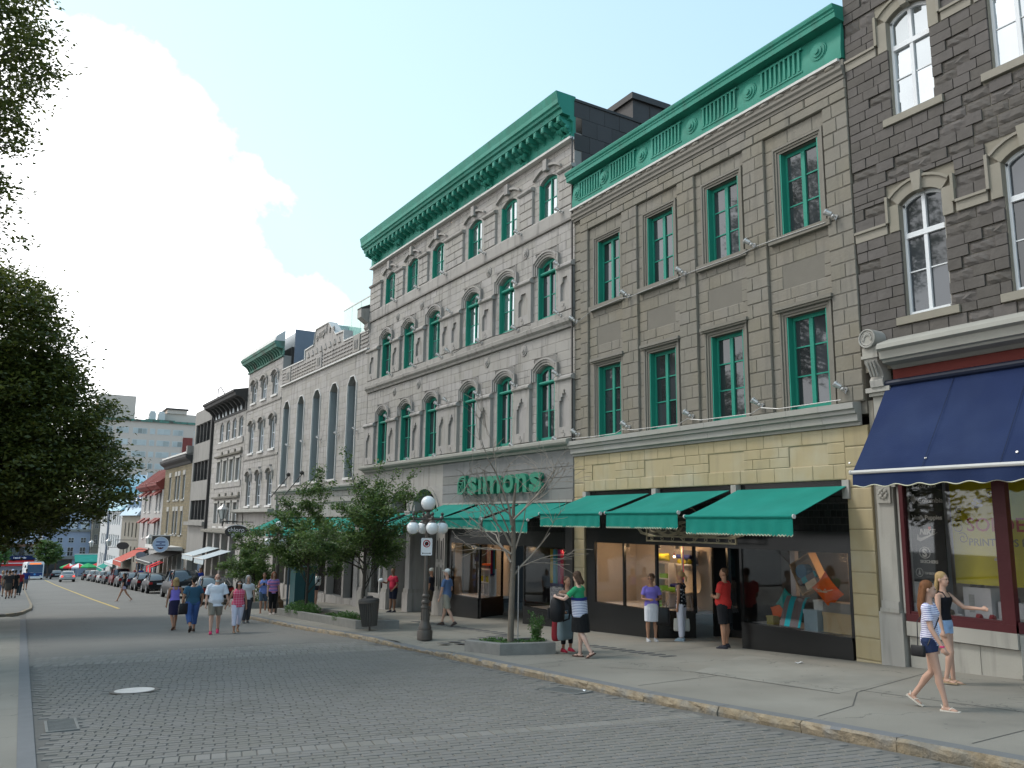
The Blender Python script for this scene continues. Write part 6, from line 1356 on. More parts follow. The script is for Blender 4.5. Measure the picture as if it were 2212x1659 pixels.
lantern(B6.world(60.3, .05, 1.0), 'large wall lantern between the oval sign and the bracketed building', 1.15); lantern(B8.world(88.8, -2.5, 1.2), 'wall lantern above the restaurant terrace near the round sign', 1.1); lantern(B10.world(118.6, -3.5, 1.4), 'wall lantern at the corner of the small mansard house', 1.1); lantern(B11.world(139, -4.2, 1.2), 'farthest wall lantern on the whitewashed house', 1.1)
# ================================================================ the big block on the skyline
M['paneH'] = mat('pale_blind_pane', (.42, .42, .39), .3, .3, .3, 0, 1, .35)
M['hotel'] = mat('pale_office_wall', (.62, .50, .42), .85, .05)
HT = Front('hillside_hospital', 'large pale grey multi storey block with window bands above the lower rooftops', 32, 262)
HT.p('wall', 14, 43, -14, 28.0, 0, 20, 'hotel'); HT.p('roof_slab', 13.8, 43.2, 28.0, 28.6, -.5, 20, 'copper'); HT.p('penthouse', 33, 43, 28.6, 31.4, 4, 18, 'hotel'); HT.p('penthouse_cap', 33.6, 39.2, 31.4, 32.6, 3.5, 12, 'hotel'); HT.p('penthouse_roof', 33.2, 39.6, 32.6, 33.0, 3, 12.5, 'slate')
HT.p('tower', 15, 24.9, 28.6, 36, 5, 18, 'hotel')
for x in (29.5, 32.0): 
    HT.p('cooling_unit', x-.9, x+.9, 28.6, 31.0, 2, 5, 'flash'); HT.p('cooling_unit_top', x-.7, x+.7, 31.0, 31.6, 2, 4, 'flash')
HT.p('plant_platform', 27.5, 35.5, 28.6, 28.9, 0, 6, 'copper'); HT.p('red_panel', 38.1, 40.8, 17.0, 24.0, -.25, 0, 'redroof')
for r in range(10):
    z0 = 24.6-r*3.4
    for k, (a, b) in enumerate(((15.2, 18.8), (20, 23), (24.4, 28.0), (29.0, 30.1), (31, 34.3), (35.3, 37.9), (41.2, 42.8))):
        if z0 < 3 and k > 3: continue
        n = max(1, int((b-a)/1.1)); HT.p('spandrel_strip', a-.15, b+.15, z0-.15, z0+1.55, -.06, -.0, 'flash')
        for j in range(n): HT.p('pane', a+j*(b-a)/n+.06, a+(j+1)*(b-a)/n-.06, z0, z0+1.4, -.1, -.06, 'paneH')
for i, (x0, x1, z1, y, mt, lab) in enumerate(((14, 17.6, 4.6, 222, 'slatelb', 'dull blue slate roofed house behind the gabled house'), (17, 22.5, 7.6, 232, 'render10', 'lilac gabled house below the skyline block'), (16, 26, 10.5, 245, 'render11', 'pale stone wall house with green copper roof under the skyline block'), (24, 34, 11.5, 240, 'slatelb', 'blue roofed house peeping above the red mansard roof'))):
    h = Front('background_house', lab, (x0+x1)/2, y); h.p('wall', x0, x1, -14, z1-1.6, 0, 8, mt); mans(h, x0-.2, x1+.2, z1-1.6, z1, 2.0, ['slatelb', 'roof10', 'copper', 'roof10'][i])
    for k in range(3): h.win(x0+.5+k*(x1-x0)/3, x0+1.1+k*(x1-x0)/3, z1-4.2, z1-2.6)
    h.p('chimney', x0+.6, x0+1.3, z1-.4, z1+1.2, 3, 4, 'render11')
# ================================================================ TREES
LEAF = [(0, -.5, 0), (.28, 0, .08), (0, .55, 0), (-.28, 0, .08)]
def leaves(name, pts, size, mt, parent, seed=1, flat=.5, lo=.7, quad=True):
    rr = random.Random(seed); vs = []; fs = []
    for (x, y, z) in pts:
        s_ = size*rr.uniform(lo, 1.25); a = rr.uniform(0, 6.283); t = rr.gauss(0, flat); b = rr.gauss(0, flat)
        ca, sa = math.cos(a), math.sin(a); k = len(vs)
        for (lx, ly, lz) in LEAF:
            X, Y, Z = lx*s_, ly*s_, lz*s_
            Y, Z = Y*math.cos(t)-Z*math.sin(t), Y*math.sin(t)+Z*math.cos(t); X, Z = X*math.cos(b)-Z*math.sin(b), X*math.sin(b)+Z*math.cos(b)
            vs.append((x+X*ca-Y*sa, y+X*sa+Y*ca, z+Z))
        fs.append((k, k+1, k+2, k+3))
    me = bpy.data.meshes.new(name); me.from_pydata(vs, [], fs); me.materials.append(mt); return link(name, me, parent)
def big_tree(lab, base, lobes, n, leaf, lsize, mt, seed, trunk_r=.45, limbs=None, per=45, cr=.8):
    t = thing('broadleaf_tree', lab, 'tree', base); rr = random.Random(seed); bx_, by_, bz_ = base
    th = limbs[0]; part('trunk', G().tube([(0, 0, -.3), (.1, 0, th*.4), (0, .1, th)], [trunk_r*1.3, trunk_r, trunk_r*.7], 10), M['barkd'], t, smooth=60)
    g = G()
    for (cx_, cy_, cz_), (rx, ry, rz) in lobes:
        c = Vector((cx_-bx_, cy_-by_, cz_+EYE-bz_))
        for k in range(9):
            a = rr.uniform(0, 6.28); e = c+Vector((rx*.75*math.cos(a), ry*.75*math.sin(a), rr.uniform(-.6, .7)*rz)); m_ = Vector((0, 0, th)).lerp(e, .45)+Vector((0, 0, .8))
            g.tube([(0, 0, th*.85), tuple(m_), tuple(e)], [trunk_r*.45, trunk_r*.22, .03], 5)
    part('limbs', g, M['barkd'], t, smooth=60)
    pts = []; tot = sum(r[0]*r[1]*r[2] for c, r in lobes)
    for c, r in lobes:
        for i in range(int(n*r[0]*r[1]*r[2]/tot)):
            while True:
                u = Vector((rr.uniform(-1, 1), rr.uniform(-1, 1), rr.uniform(-1, 1))); L = u.length
                if .25 < L < 1: break
            u *= (L**.4)/L * rr.uniform(.82, 1.0); p = Vector((c[0]-bx_+u.x*r[0], c[1]-by_+u.y*r[1], c[2]+EYE-bz_+u.z*r[2]))
            k = cr*rr.uniform(.5, 1.25)
            for j in range(per): pts.append((p.x+rr.gauss(0, k*.5), p.y+rr.gauss(0, k*.5), p.z+rr.gauss(0, k*.22)-abs(rr.gauss(0, .1))))
    leaves('crown', pts, lsize, mt, t, seed); return t
big_tree('large dense dark green tree filling the left side below the cloud', (-6.5, 38, gz(38)), [((-3.6, 38, 6.2), (5.2, 5, 4.4)), ((-2.1, 37.5, 3.6), (5.2, 5, 3.2)), ((-1.6, 37, 1.6), (5.6, 5, 2.3)), ((-3.0, 38, .3), (4.6, 5, 1.9)), ((-4.2, 38, 3), (4.5, 3, 5.5))], 4000, 0, .19, M['leafB'], 11, .45, (5.0,), 54, .72)
big_tree('nearer tree whose drooping branches enter at the upper left corner', (-8.5, 26, gz(26)), [((-6.2, 27, 14.6), (5.8, 5, 4.6)), ((-4.9, 27, 11.0), (4.3, 4, 2.9)), ((-3.5, 27.5, 13.5), (3.2, 4, 2.6)), ((-4.2, 27, 8.7), (3.7, 3.5, 1.9))], 1150, 0, .16, M['leafB'], 5, .4, (9.0,), 46, .6)
for i, (x, y, h) in enumerate(((-13, 12, 13), (-14, 27, 15), (-13, -4, 13), (-12, 44, 15), (-16, 60, 14))):  # out-of-view trees added to darken the reflections in the shop glass
    big_tree(['tree left of the camera beside the near margin', 'tree on the left between the near and the large tree', 'tree behind the camera on the left', 'tree just beyond the large dense tree', 'far tree at the back of the left row'][i], (x, y, gz(y)), [((x, y, gz(y)-EYE+h*.68), (5.5, 5.5, h*.32)), ((x+1, y, gz(y)-EYE+h*.45), (4.8, 4.8, h*.2))], 260, 0, .42, M['leafB'], 20+i, .4, (h*.45,), 36, 1.3)
def branchy(t, base_h, h, spread, seed, mt, levels=4, nb=5, r0=.06, droop=0.0, name='branches', kink=.25, twig=.006):
    rr = random.Random(seed); g = G(); tips = []
    def rec(p, d, L, r, lv):
        pts = [p]; rs = [r]; q = p.copy(); dd = d.copy(); n = 4
        for i in range(n):
            dd = (dd+Vector((rr.gauss(0, kink), rr.gauss(0, kink), rr.gauss(0, kink*.6)+.04-droop))*.35).normalized(); q = q+dd*L/n; pts.append(q.copy()); rs.append(max(twig, r*(1-.6*(i+1)/n)))
        g.tube([tuple(v) for v in pts], rs, 5 if lv > 1 else 4)
        tips.extend((v.copy(), lv) for v in pts[2:])
        if lv >= levels: return
        for k in range(rr.choice((2, 3, 3))):
            i = rr.randint(1, n); a = pts[i]; ax = Vector((rr.gauss(0, 1), rr.gauss(0, 1), rr.gauss(0, .5)))
            nd = (dd+ax.normalized()*rr.uniform(.55, 1.0)).normalized(); rec(a, nd, L*rr.uniform(.55, .75), max(twig, rs[i]*.65), lv+1)
    for k in range(nb):
        a = k*6.283/nb+rr.uniform(-.4, .4); z = base_h+(h*.55-base_h)*k/nb*1.0; el = rr.uniform(.45, 1.1)
        d = Vector((math.cos(a)*math.cos(el), math.sin(a)*math.cos(el), math.sin(el))); rec(Vector((0, 0, z)), d, spread*rr.uniform(.6, .85), r0*.6, 1)
    rec(Vector((0, 0, h*.5)), Vector((.05, 0, 1)), h*.32, r0*.7, 1)
    part(name, g, mt, t); return tips
# bare young tree in the near planter
TB = Vector((9.52, 16.4, gz(16.4, .12)+.12))
t = thing('bare_tree', 'leafless young tree with pale bark in the near concrete planter', 'tree', TB)
part('trunk', G().tube([(0, 0, -.1), (.02, 0, .8), (.05, 0, 1.6), (.07, .02, 2.3), (.06, .03, 3.0), (.1, 0, 3.6)], [.075, .065, .058, .05, .038, .02], 10), M['bark'], t, smooth=60)
M['barkl'] = mat('pale_twigs', (.26, .22, .18), .85, .3, 8, .3, 30)
branchy(t, 1.45, 5.3, 1.9, 12, M['barkl'], 4, 8, .045, 0, kink=.5, twig=.0048)
o = thing('tree_stake', 'thin grey metal stake tied to the bare tree', 'stake', TB+Vector((.16, -.06, 0))); part('stake', G().tube([(0, 0, -.05), (0, 0, 1.75)], .014, 6), M['silver'], o); part('tie', G().tube([(0, .02, 1.72), (-.12, .06, 1.72)], .018, 6), M['slate'], o)
def leafy(lab, base, h, spread, seed, nleaf, lsize=.085, sprigs=(), z0=.9, trunk=.06, zs=1.0):
    t = thing('street_tree', lab, 'tree', base, 0, 'young leafy trees in the pavement planters'); rr = random.Random(seed)
    part('trunk', G().tube([(0, 0, -.1), (.03, 0, h*.3), (0, .03, h*.6), (.02, 0, h*.85)], [trunk, trunk*.85, trunk*.6, trunk*.25], 8), M['barkd'], t, smooth=60)
    tips = branchy(t, z0, h, spread, seed, M['barkd'], 4, 9, .045, .02, kink=.45)
    g = G(); pts = []
    for sx_, sy_, sz_ in sprigs:
        b = Vector((0, 0, h*.6)); e = Vector((sx_, sy_, sz_)); m_ = b.lerp(e, .5)+Vector((0, 0, .1)); g.tube([tuple(b), tuple(m_), tuple(e)], [.02, .012, .005], 5)
        for k in range(int((e-b).length*75)):
            q = rr.random()**.8; v = b.lerp(e, .25+.75*q); v += Vector((rr.gauss(0, .09), rr.gauss(0, .09), rr.gauss(0, .05))); pts.append(tuple(v))
    if sprigs: part('sprigs', g, M['barkd'], t)
    tp = [v for v, lv in tips if lv >= 2 and v.z > z0*.75]
    for i in range(nleaf): v = rr.choice(tp); pts.append((v.x*.93+rr.gauss(0, .12), v.y*.93+rr.gauss(0, .12), v.z+rr.gauss(0, .07)))
    leaves('crown', pts, lsize, M['leafS'], t, seed, .55); return t
T2 = (9.55, 25.9, gz(25.9, .24)); T3 = (9.4, 31.6, gz(31.6, .24))
leafy('leafy young tree with long sprigs above, behind the litter bin', T2, 4.6, 1.95, 33, 21000, .095, ((-.75, .3, 5.6), (1.6, -.3, 4.9), (1.9, -.6, 4.2), (.4, -.2, 5.2), (2.1, -.8, 3.6), (.9, -.4, 4.9)))
leafy('bushy young tree at the far end of the long planter', T3, 4.7, 1.6, 44, 17000, .105, ((.9, 0, 5.0), (-1.2, .2, 4.3), (.2, 0, 5.3)), .7)
leafy('small leafy tree beyond the far street lamp', (9.6, 41.0, gz(41, .24)), 3.5, 1.3, 57, 8000, .12, (), .5); leafy('low spreading tree behind the two women with the phone', (10.9, 47.5, gz(47, .24)), 3.6, 1.4, 61, 6000, .14, (), .5)
# far trees at the foot of the street
big_tree('grey green tree in front of the lilac house at the foot of the street', (4.0, 172, gz(172)), [((4.0, 171, -6.2), (2.2, 2.2, 2.1)), ((3.2, 171, -5.0), (1.3, 1.5, 1.3))], 160, 0, .42, M['leafS'], 71, .15, (2.0,), 30, .6)
big_tree('small bright green tree by the far cafe', (-3.2, 165, gz(165)), [((-3.2, 164, -6.3), (1.4, 1.6, 1.7))], 60, 0, .4, M['leafG'], 72, .12, (2.0,), 30, .5)
# ================================================================ PLANTERS, BIN, LAMPS
def planter(lab, pts, h, soil, seed, plants, cat='planter'):
    cx_ = sum(p[0] for p in pts)/len(pts); cy_ = sum(p[1] for p in pts)/len(pts); z = gz(cy_, .12)
    t = thing('concrete_planter', lab, cat, (cx_, cy_, z)); n = len(pts); wd = .13
    ins = []
    for i in range(n):
        p = Vector(pts[i]); a = (Vector(pts[(i+1) % n])-p).normalized(); b = (Vector(pts[i-1])-p).normalized(); s_ = (a+b); s_ = s_/max(.2, abs(a.x*b.y-a.y*b.x)); ins.append(p+s_*wd)
    for i in range(n):
        a, b = Vector(pts[i]), Vector(pts[(i+1) % n]); c, d = ins[(i+1) % n], ins[i]; g = G()
        vs = [(v.x-cx_, v.y-cy_, gz(v.y, .12)-z-.05) for v in (a, b, c, d)]+[(v.x-cx_, v.y-cy_, gz(v.y, .12)-z+h-.018) for v in (a, b, c, d)]
        k = .018; m_ = [a.lerp(d, k/wd*1.2), b.lerp(c, k/wd*1.2), c, d]; vs += [(v.x-cx_, v.y-cy_, gz(v.y, .12)-z+h) for v in m_]
        g.add(vs, [(0, 3, 2, 1), (8, 9, 10, 11)]+[(j, (j+1) % 4, (j+1) % 4+4, j+4) for j in range(4)]+[(j+4, (j+1) % 4+4, (j+1) % 4+8, j+8) for j in range(4)])
        part('planter_side', g, M['conc'], t)
    g = G().add([(v.x-cx_, v.y-cy_, gz(v.y, .12)-z+soil) for v in ins], [tuple(range(n))]); part('soil', g, M['soil'], t)
    rr = random.Random(seed); P = []
    for (px, py, r, hh, cnt) in plants:
        for i in range(cnt):
            a = rr.uniform(0, 6.28); q = r*rr.random()**.6; x, y = px+q*math.cos(a), py+q*math.sin(a)*1.0; zz = gz(y, .12)+soil+rr.random()**1.3*hh*(1-.5*(q/r)**2)
            P.append((x, y, zz))
    o = leaves('ground_cover', P, .06, M['leafG'], None, seed, .8); tag(o, kind='stuff'); return t
planter('near grey concrete planter holding the bare tree', [(8.99, 15.93), (10.12, 15.48), (10.35, 16.75), (8.77, 17.15)], .25, .17, 3, [(9.3, 16.8, .35, .14, 420), (9.2, 16.3, .22, .1, 200), (9.95, 15.95, .22, .16, 300), (9.7, 16.3, .3, .1, 200)])
planter('long concrete planter between the litter bin and the far lamp', [(8.93, 24.75), (10.04, 24.0), (10.3, 33.3), (8.85, 33.6)], .26, .17, 4, [(9.3, 26.7, .45, .28, 900), (9.3, 28.3, .3, .15, 260), (9.35, 32.0, .6, .45, 2400), (9.3, 31.0, .5, .35, 1500), (9.5, 25.6, .3, .1, 160)])
planter('far concrete planter behind the two standing women', [(9.0, 39), (10.3, 38.5), (10.4, 43), (9.0, 43.2)], .3, .2, 6, [(9.6, 41, .7, .4, 900)])
t = thing('feathery_shrub', 'upright feathery green plant beside the bare tree', 'plant', (10.0, 16.1, gz(16.1, .29))); rr = random.Random(8); g = G(); P = []
for k in range(22):
    a = rr.uniform(0, 6.28); e = Vector((.26*math.cos(a)*rr.uniform(.3, 1), .26*math.sin(a)*rr.uniform(.3, 1), rr.uniform(.35, .72))); g.tube([(0, 0, 0), tuple(e*.6), tuple(e)], [.006, .004, .002], 4)
    for j in range(34): q = rr.uniform(.2, 1); P.append(tuple(e*q+Vector((rr.gauss(0, .035), rr.gauss(0, .035), rr.gauss(0, .02)))))
part('stems', g, M['leafG'], t); leaves('foliage', P, .05, M['leafG'], t, 9, .9)
t = thing('litter_bin', 'dark tapered slatted litter bin with lid tilting in front of the planter', 'litter bin', (9.08, 23.95, gz(23.95, .12))); t.rotation_euler = (0, R_(-4), 0)
for k in range(30):
    a = k*6.283/30; g = G(); ca, sa = math.cos(a), math.sin(a); r0, r1 = .205, .29
    g.tube([(r0*ca, r0*sa, .14), (r1*ca, r1*sa, .86)], [(.019, .006), (.025, .006)], 4); part('slat', g, M['iron'], t)
part('liner', G().lathe([(.18, .15), (.26, .84)], 20), M['dark'], t); part('post', G().tube([(0, 0, 0), (0, 0, .2)], .03, 8), M['iron'], t); part('hoop', G().lathe([(.285, .82), (.31, .82), (.312, .88), (.287, .88)], 24), M['iron'], t)
g = G().lathe([(.31, .88), (.30, .91), (.16, .95), (.02, .96)], 24); part('lid', g, M['slate'], t, smooth=30); part('lid_hood', G().prism([(-.12, .94), (.12, .94), (.1, 1.0), (-.1, 1.0)], .2, 'y', -.1), M['slate'], t)
def lamp(loc, lab, rot=0.0):
    t = thing('street_lamp', lab, 'street lamp', loc, rot, 'five globe street lamps')
    part('base', G().lathe([(.20, 0), (.20, .02), (.205, .20), (.19, .24), (.17, .25), (.175, .3), (.16, .34), (.125, .42), (.105, .5), (.10, .78), (.12, .8), (.115, .84), (.085, .86), (.085, .90), (.115, .93), (.115, .97), (.08, 1.0), (.08, 1.06), (.105, 1.09), (.105, 1.12), (.07, 1.15)], 16), M['lamp'], t, smooth=30)
    g = G()
    for k in range(10): a = k*.6283; g.tube([(.112*math.cos(a), .112*math.sin(a), .48), (.1*math.cos(a), .1*math.sin(a), .78)], .012, 4)
    part('base_flute', g, M['lamp'], t)
    part('pole', G().lathe([(.068, 1.13), (.06, 2.0), (.055, 2.9), (.075, 2.93), (.075, 2.99), (.055, 3.0), (.07, 3.05), (.07, 3.14), (.1, 3.16), (.1, 3.2), (.05, 3.24), (.045, 3.28), (.09, 3.31), (.10, 3.34), (.04, 3.35)], 14), M['lamp'], t, smooth=30)
    part('globe', G().ball((0, 0, 3.51), .195, 24, 16), M['opal'], t, smooth=60)
    for k in range(4):
        a = R_(-7)+k*math.pi/2; c, s_ = math.cos(a), math.sin(a); x, y = .40*c, .40*s_
        g = G().tube([(.05*c, .05*s_, 3.09), (x, y, 3.09)], [(.03, .04), (.03, .035)], 6).tube([(.05*c, .05*s_, 2.97), (.2*c, .2*s_, 3.0), (.3*c, .3*s_, 3.07)], .015, 5)
        arm = part('arm', g, M['lamp'], t)
        part('finial', G().lathe([(.045, 3.11), (.05, 3.14), (.03, 3.16), (.022, 3.18), (.045, 3.22), (.04, 3.25), (.015, 3.27)], 10, (x, y, 0)), M['lamp'], arm, smooth=30); part('holder', G().lathe([(.03, 3.06), (.06, 3.05), (.095, 3.02), (.10, 3.0)][::-1], 12, (x, y, 0)), M['lamp'], arm)
        part('globe', G().ball((x, y, 2.86), .168, 20, 14), M['opal'], t, smooth=60)
    return t
lp = lamp((9.24, 20.36, gz(20.36, .12)), 'near street lamp with five white globes and a no stopping sign')
lamp((9.1, 34.9, gz(34.9, .12)), 'far street lamp half hidden behind the planted trees')
t = thing('no_stopping_sign', 'white no stopping sign with red ring and double arrow on the near street lamp', 'sign', (9.24, 20.36, gz(20.36, .12)), R_(54)); 
def rrect(w_, h_, r, n=4): return [(sx_*(w_/2-r)+r*math.cos(a0+i*math.pi/2/n), sz_*(h_/2-r)+r*math.sin(a0+i*math.pi/2/n)) for sx_, sz_, a0 in ((1, 1, 0), (-1, 1, math.pi/2), (-1, -1, math.pi), (1, -1, 1.5*math.pi)) for i in range(n+1)]
part('panel', G().prism([(a, b+2.37) for a, b in rrect(.30, .45, .03)], .004, 'x', -.075), M['white'], t); part('backing', G().prism([(a, b+2.37) for a, b in rrect(.32, .47, .035)], .004, 'x', -.07), M['slate'], t)
c16 = lambda r: [(r*math.cos(k*math.pi/12), 2.45+r*math.sin(k*math.pi/12)) for k in range(25)]
mRR = mat('sign_red', (.35, .01, .02), .5); part('ring', G().strip(c16(.075), c16(.098), -.080, -.076), mRR, t); part('symbol', G().prism(c16(.052)[:-1], .004, 'x', -.080), M['dark'], t); part('slash', G().prism([(-.06, 2.51), (-.05, 2.52), (.06, 2.39), (.05, 2.38)], .004, 'x', -.0845), mRR, t)
part('arrow', G().prism([(-.12, 2.20), (-.09, 2.225), (-.09, 2.206), (.09, 2.206), (.09, 2.225), (.12, 2.20), (.09, 2.175), (.09, 2.194), (-.09, 2.194), (-.09, 2.175)], .004, 'x', -.080), M['dark'], t)
t = thing('blue_sign_post', 'slim dark post with a blue sign beside the far lamp', 'sign', (9.35, 34.0, gz(34, .12))); part('post', G().tube([(0, 0, 0), (0, 0, 2.7)], .045, 8), mat('blue_grey_post', (.05, .08, .11), .5), t); part('sign_panel', G().box(-.16, .16, -.06, -.045, 1.95, 2.3), mat('sign_blue', (.02, .12, .45), .5), t)
t = thing('utility_cabinet', 'dark teal pavement cabinet behind the long planter', 'cabinet', (10.9, 37.3, gz(37.3, .12))); part('body', G().box(-.45, .45, -.4, .4, 0, 1.75), mat('teal_paint', (.02, .075, .08), .5), t); part('cap', G().box(-.5, .5, -.45, .45, 1.75, 1.85), bpy.data.materials['teal_paint'], t); part('door_seam', G().box(-.01, .01, -.41, -.395, .1, 1.7), M['dark'], t)
t = thing('barrel_base', 'rusty round base of a lamp behind the women', 'bollard', (9.5, 36.3, gz(36.3, .12))); part('barrel', G().lathe([(.3, 0), (.34, .15), (.32, .4), (.2, .5), (.14, .9)], 14), mat('rusty_iron', (.13, .075, .04), .8, .3, 6), t); part('stem', G().tube([(0, 0, .9), (0, 0, 3.4)], .07, 8), M['lamp'], t)
# ================================================================ CARS
def ring_sec(x, hw, z0, z1, tum=.05, r=.1):
    return [(x, -hw*.93, z0), (x, -hw, z0+.12), (x, -hw, z0+(z1-z0)*.6), (x, -hw+tum, z1-r*.3), (x, -hw+tum+r, z1), (x, 0, z1+.015), (x, hw-tum-r, z1), (x, hw-tum, z1-r*.3), (x, hw, z0+(z1-z0)*.6), (x, hw, z0+.12), (x, hw*.93, z0)]
M['tyre'] = mat('tyre_rubber', (.018, .018, .018), .9, .1); M['rim'] = mat('alloy_rim', (.35, .35, .36), .35, .1, 5, 0, metal=.6); M['cglass'] = mat('car_glass', (.02, .028, .035), .04, 0, 1, 0, spec=.9, coat=.6); M['tail'] = mat('tail_lamp', (.30, .012, .012), .25, 0, 1, 0, spec=.6); M['tailon'] = mat('brake_lamp_lit', (.9, .06, .04), .3, 0, 1, 0, emit=(1, .08, .05), es=1.2); M['plate'] = mat('number_plate', (.5, .52, .55), .6, 0); M['trimc'] = mat('car_trim', (.02, .02, .02), .6, 0)
def paint(name, c): return mat(name, c, .35, .04, 1, 0, spec=.22, coat=0)
CM = {}
def car_meshes(kind):
    if kind in CM: return CM[kind]
    suv = kind == 'suv'; L, hw = (4.7, .93) if suv else (4.6, .90); zb = .26; belt = 1.02 if suv else .92; H = 1.72 if suv else 1.44
    if suv: prof = [(0, .9), (.06, 1.02), (.5, 1.04), (3.2, 1.02), (3.9, .98), (4.5, .86), (4.7, .7)]; cab = [(.10, belt, .84), (.35, 1.55, .76), (.6, H, .70), (2.2, H+.02, .70), (2.9, 1.62, .72), (3.6, 1.03, .82)]
    else: prof = [(0, .78), (.05, .93), (.7, .97), (1.1, .95), (3.2, .93), (3.9, .86), (4.4, .74), (4.6, .58)]; cab = [(.62, .95, .80), (1.05, 1.28, .70), (1.5, H-.02, .64), (2.3, H, .63), (2.9, 1.3, .68), (3.5, .94, .80)]
    g = G(); rings = []
    for x, z in prof: rings.append([(p[0], p[1], p[2]) for p in ring_sec(x, hw*(1 if .3 < x < L-.5 else .93), zb if .2 < x < L-.2 else zb+.12, z)])
    g.loft(rings); body = g.mesh('body', 45)
    g = G(); rings = []
    for x, z, w_ in cab: rings.append([(x, -w_-.02, .88), (x, -w_-.0, (z+.88)/2), (x, -w_+.04, z-.03), (x, -w_+.12, z), (x, 0, z+.02), (x, w_-.12, z), (x, w_-.04, z-.03), (x, w_, (z+.88)/2), (x, w_+.02, .88)])
    g.loft(rings); cabin = g.mesh('windows', 45, [M['cglass']])
    g = G(); rr_ = cab[1:-1]; rings = []
    for i, (x, z, w_) in enumerate(rr_): rings.append([(x+(.08 if i == 0 else -.08 if i == len(rr_)-1 else 0), y, zz) for y, zz in ((-w_+.03, z-.03), (-w_+.11, z+.012), (0, z+.035), (w_-.11, z+.012), (w_-.03, z-.03), (0, z-.04))])
    g.loft(rings); roof = g.mesh('roof', 45)
    pil = G()
    for s_ in (-1, 1):
        for a, b in ((0, 1), (1, 2), (-2, -1)): p, q = cab[a], cab[b]; pil.tube([(p[0], s_*(p[2]-.01), p[1]), (q[0], s_*(q[2]-.05), q[1]-.01)], .045 if not suv else .05, 4)
        x = 2.05; pil.tube([(x, s_*.82, .95), (x, s_*.66, H-.03)], .03, 4)
        pil.tube([(cab[0][0]+.1, s_*(hw-.08), belt-.03), (cab[-1][0], s_*(hw-.08), belt-.05)], .03, 4)
    pil = pil.mesh('pillars')
    wh = G().tube([(0, -.11, 0), (0, .11, 0)], .33, 18).mesh('tyre', False, [M['tyre']]); rm = G().tube([(0, -.125, 0), (0, .125, 0)], .21, 12)
    for k in range(5): a = k*1.257; rm.tube([(.03*math.cos(a), -.13, .03*math.sin(a)), (.2*math.cos(a), -.13, .2*math.sin(a))], .02, 4)
    rm = rm.mesh('rim', False, [M['rim']])
    arch_ = G()
    for s_ in (-1, 1):
        for x in (.82, L-.92): arch_.tube([(x, s_*(hw-.22), .34), (x, s_*(hw+.006), .34)], .375, 18)
    arch_ = G().tube([(0, -.22, 0), (0, .006, 0)], .375, 18).mesh('wheel_arch', False, [M['trimc']])
    tl = G().prism([(.0, 0), (.26, 0), (.28, .16), (.05, .2)], .16, 'x', -.03).mesh('tail_light', False, [M['tail']])
    CM[kind] = (body, cabin, roof, pil, wh, rm, arch_, tl, L, hw, belt, H); return CM[kind]
def car(kind, x, y, mt, lab, rz=0.0, group='cars parked along the kerb', lit=False, name=None):
    body, cabin, roof, pil, wh, rm, arch_, tl, L, hw, belt, H = car_meshes(kind)
    t = thing(name or ('parked_car' if not lit else 'car'), lab, 'car', (x+hw, y, gz(y)+.01), 0, group); t.rotation_euler = (0, math.atan(SL), math.pi/2+rz)   # local +x runs away from the camera
    def add(nm, me, m_=None, parent=None, **k):
        if m_: me = me.copy(); me.name = nm; me.materials.clear(); me.materials.append(m_)
        return link(nm, me, parent or t, **k)
    b = add('body', body, mt); add('windows', cabin); add('roof', roof, mt); add('pillars', pil, mt)
    for s_ in (-1, 1):
        for xx in (.82, L-.92): add('wheel_arch', arch_, loc=(xx, s_*hw, .34), rot=(0, 0, 0 if s_ > 0 else math.pi)); w_ = add('wheel', wh, None, loc=(xx, s_*(hw-.11), .33)); add('rim', rm, None, w_)
        z = belt-.25 if kind == 'suv' else belt-.27
        o = link('tail_light', tl if not lit else tl.copy(), t, (-.02, s_*(hw-.06), z), None, (1, -s_, 1.7 if kind == 'suv' else 1))
        if lit: o.data.materials.clear(); o.data.materials.append(M['tailon'])
        add('mirror', MIR, mt, loc=(L-1.55, s_*(hw+.06), belt+.05))
    part('number_plate', G().box(-.035, -.0, -.26, .26, .62, .75), M['plate'], t); part('bumper', G().box(-.07, .1, -hw*.88, hw*.88, .34, .56), mt, t); part('bumper_trim', G().box(-.075, .1, -hw*.8, hw*.8, .28, .36), M['trimc'], t)
    if lit: part('brake_light', G().box(1.0, 1.03, -.2, .2, 1.16, 1.2), M['tailon'], t)
    return t
MIR = G().ball((0, 0, 0), (.06, .1, .07), 8, 6).mesh('mirror')
pB = paint('black_paint', (.012, .012, .013)); pG = paint('graphite_paint', (.05, .052, .055)); pS = paint('silver_paint', (.38, .38, .38)); pR = paint('maroon_paint', (.10, .01, .012)); pW = paint('dark_grey_paint', (.11, .11, .115)); pN = paint('navy_paint', (.02, .025, .05))
car('sedan', 8.35, 47.2, pB, 'black car directly behind the couple in white shirt and pink blouse')
car('suv', 8.3, 57.5, pB, 'black people carrier with wide rear window behind the purple and navy pair')
car('sedan', 8.3, 68.6, pB, 'black hatchback left of the black people carrier'); car('sedan', 8.3, 76.0, pB, 'black sedan second beyond the people carrier', group='cars parked along the kerb'); car('sedan', 8.25, 83.2, pN, 'dark navy sedan behind the woman crossing the street')
car('sedan', 8.2, 90.2, pG, 'graphite sedan just left of the woman crossing'); car('suv', 8.3, 98.0, pR, 'maroon sport utility car in the middle of the parked row'); car('sedan', 8.25, 106.3, pG, 'graphite sedan beyond the maroon car'); car('sedan', 8.2, 114, pS, 'first silver sedan beyond the maroon car')
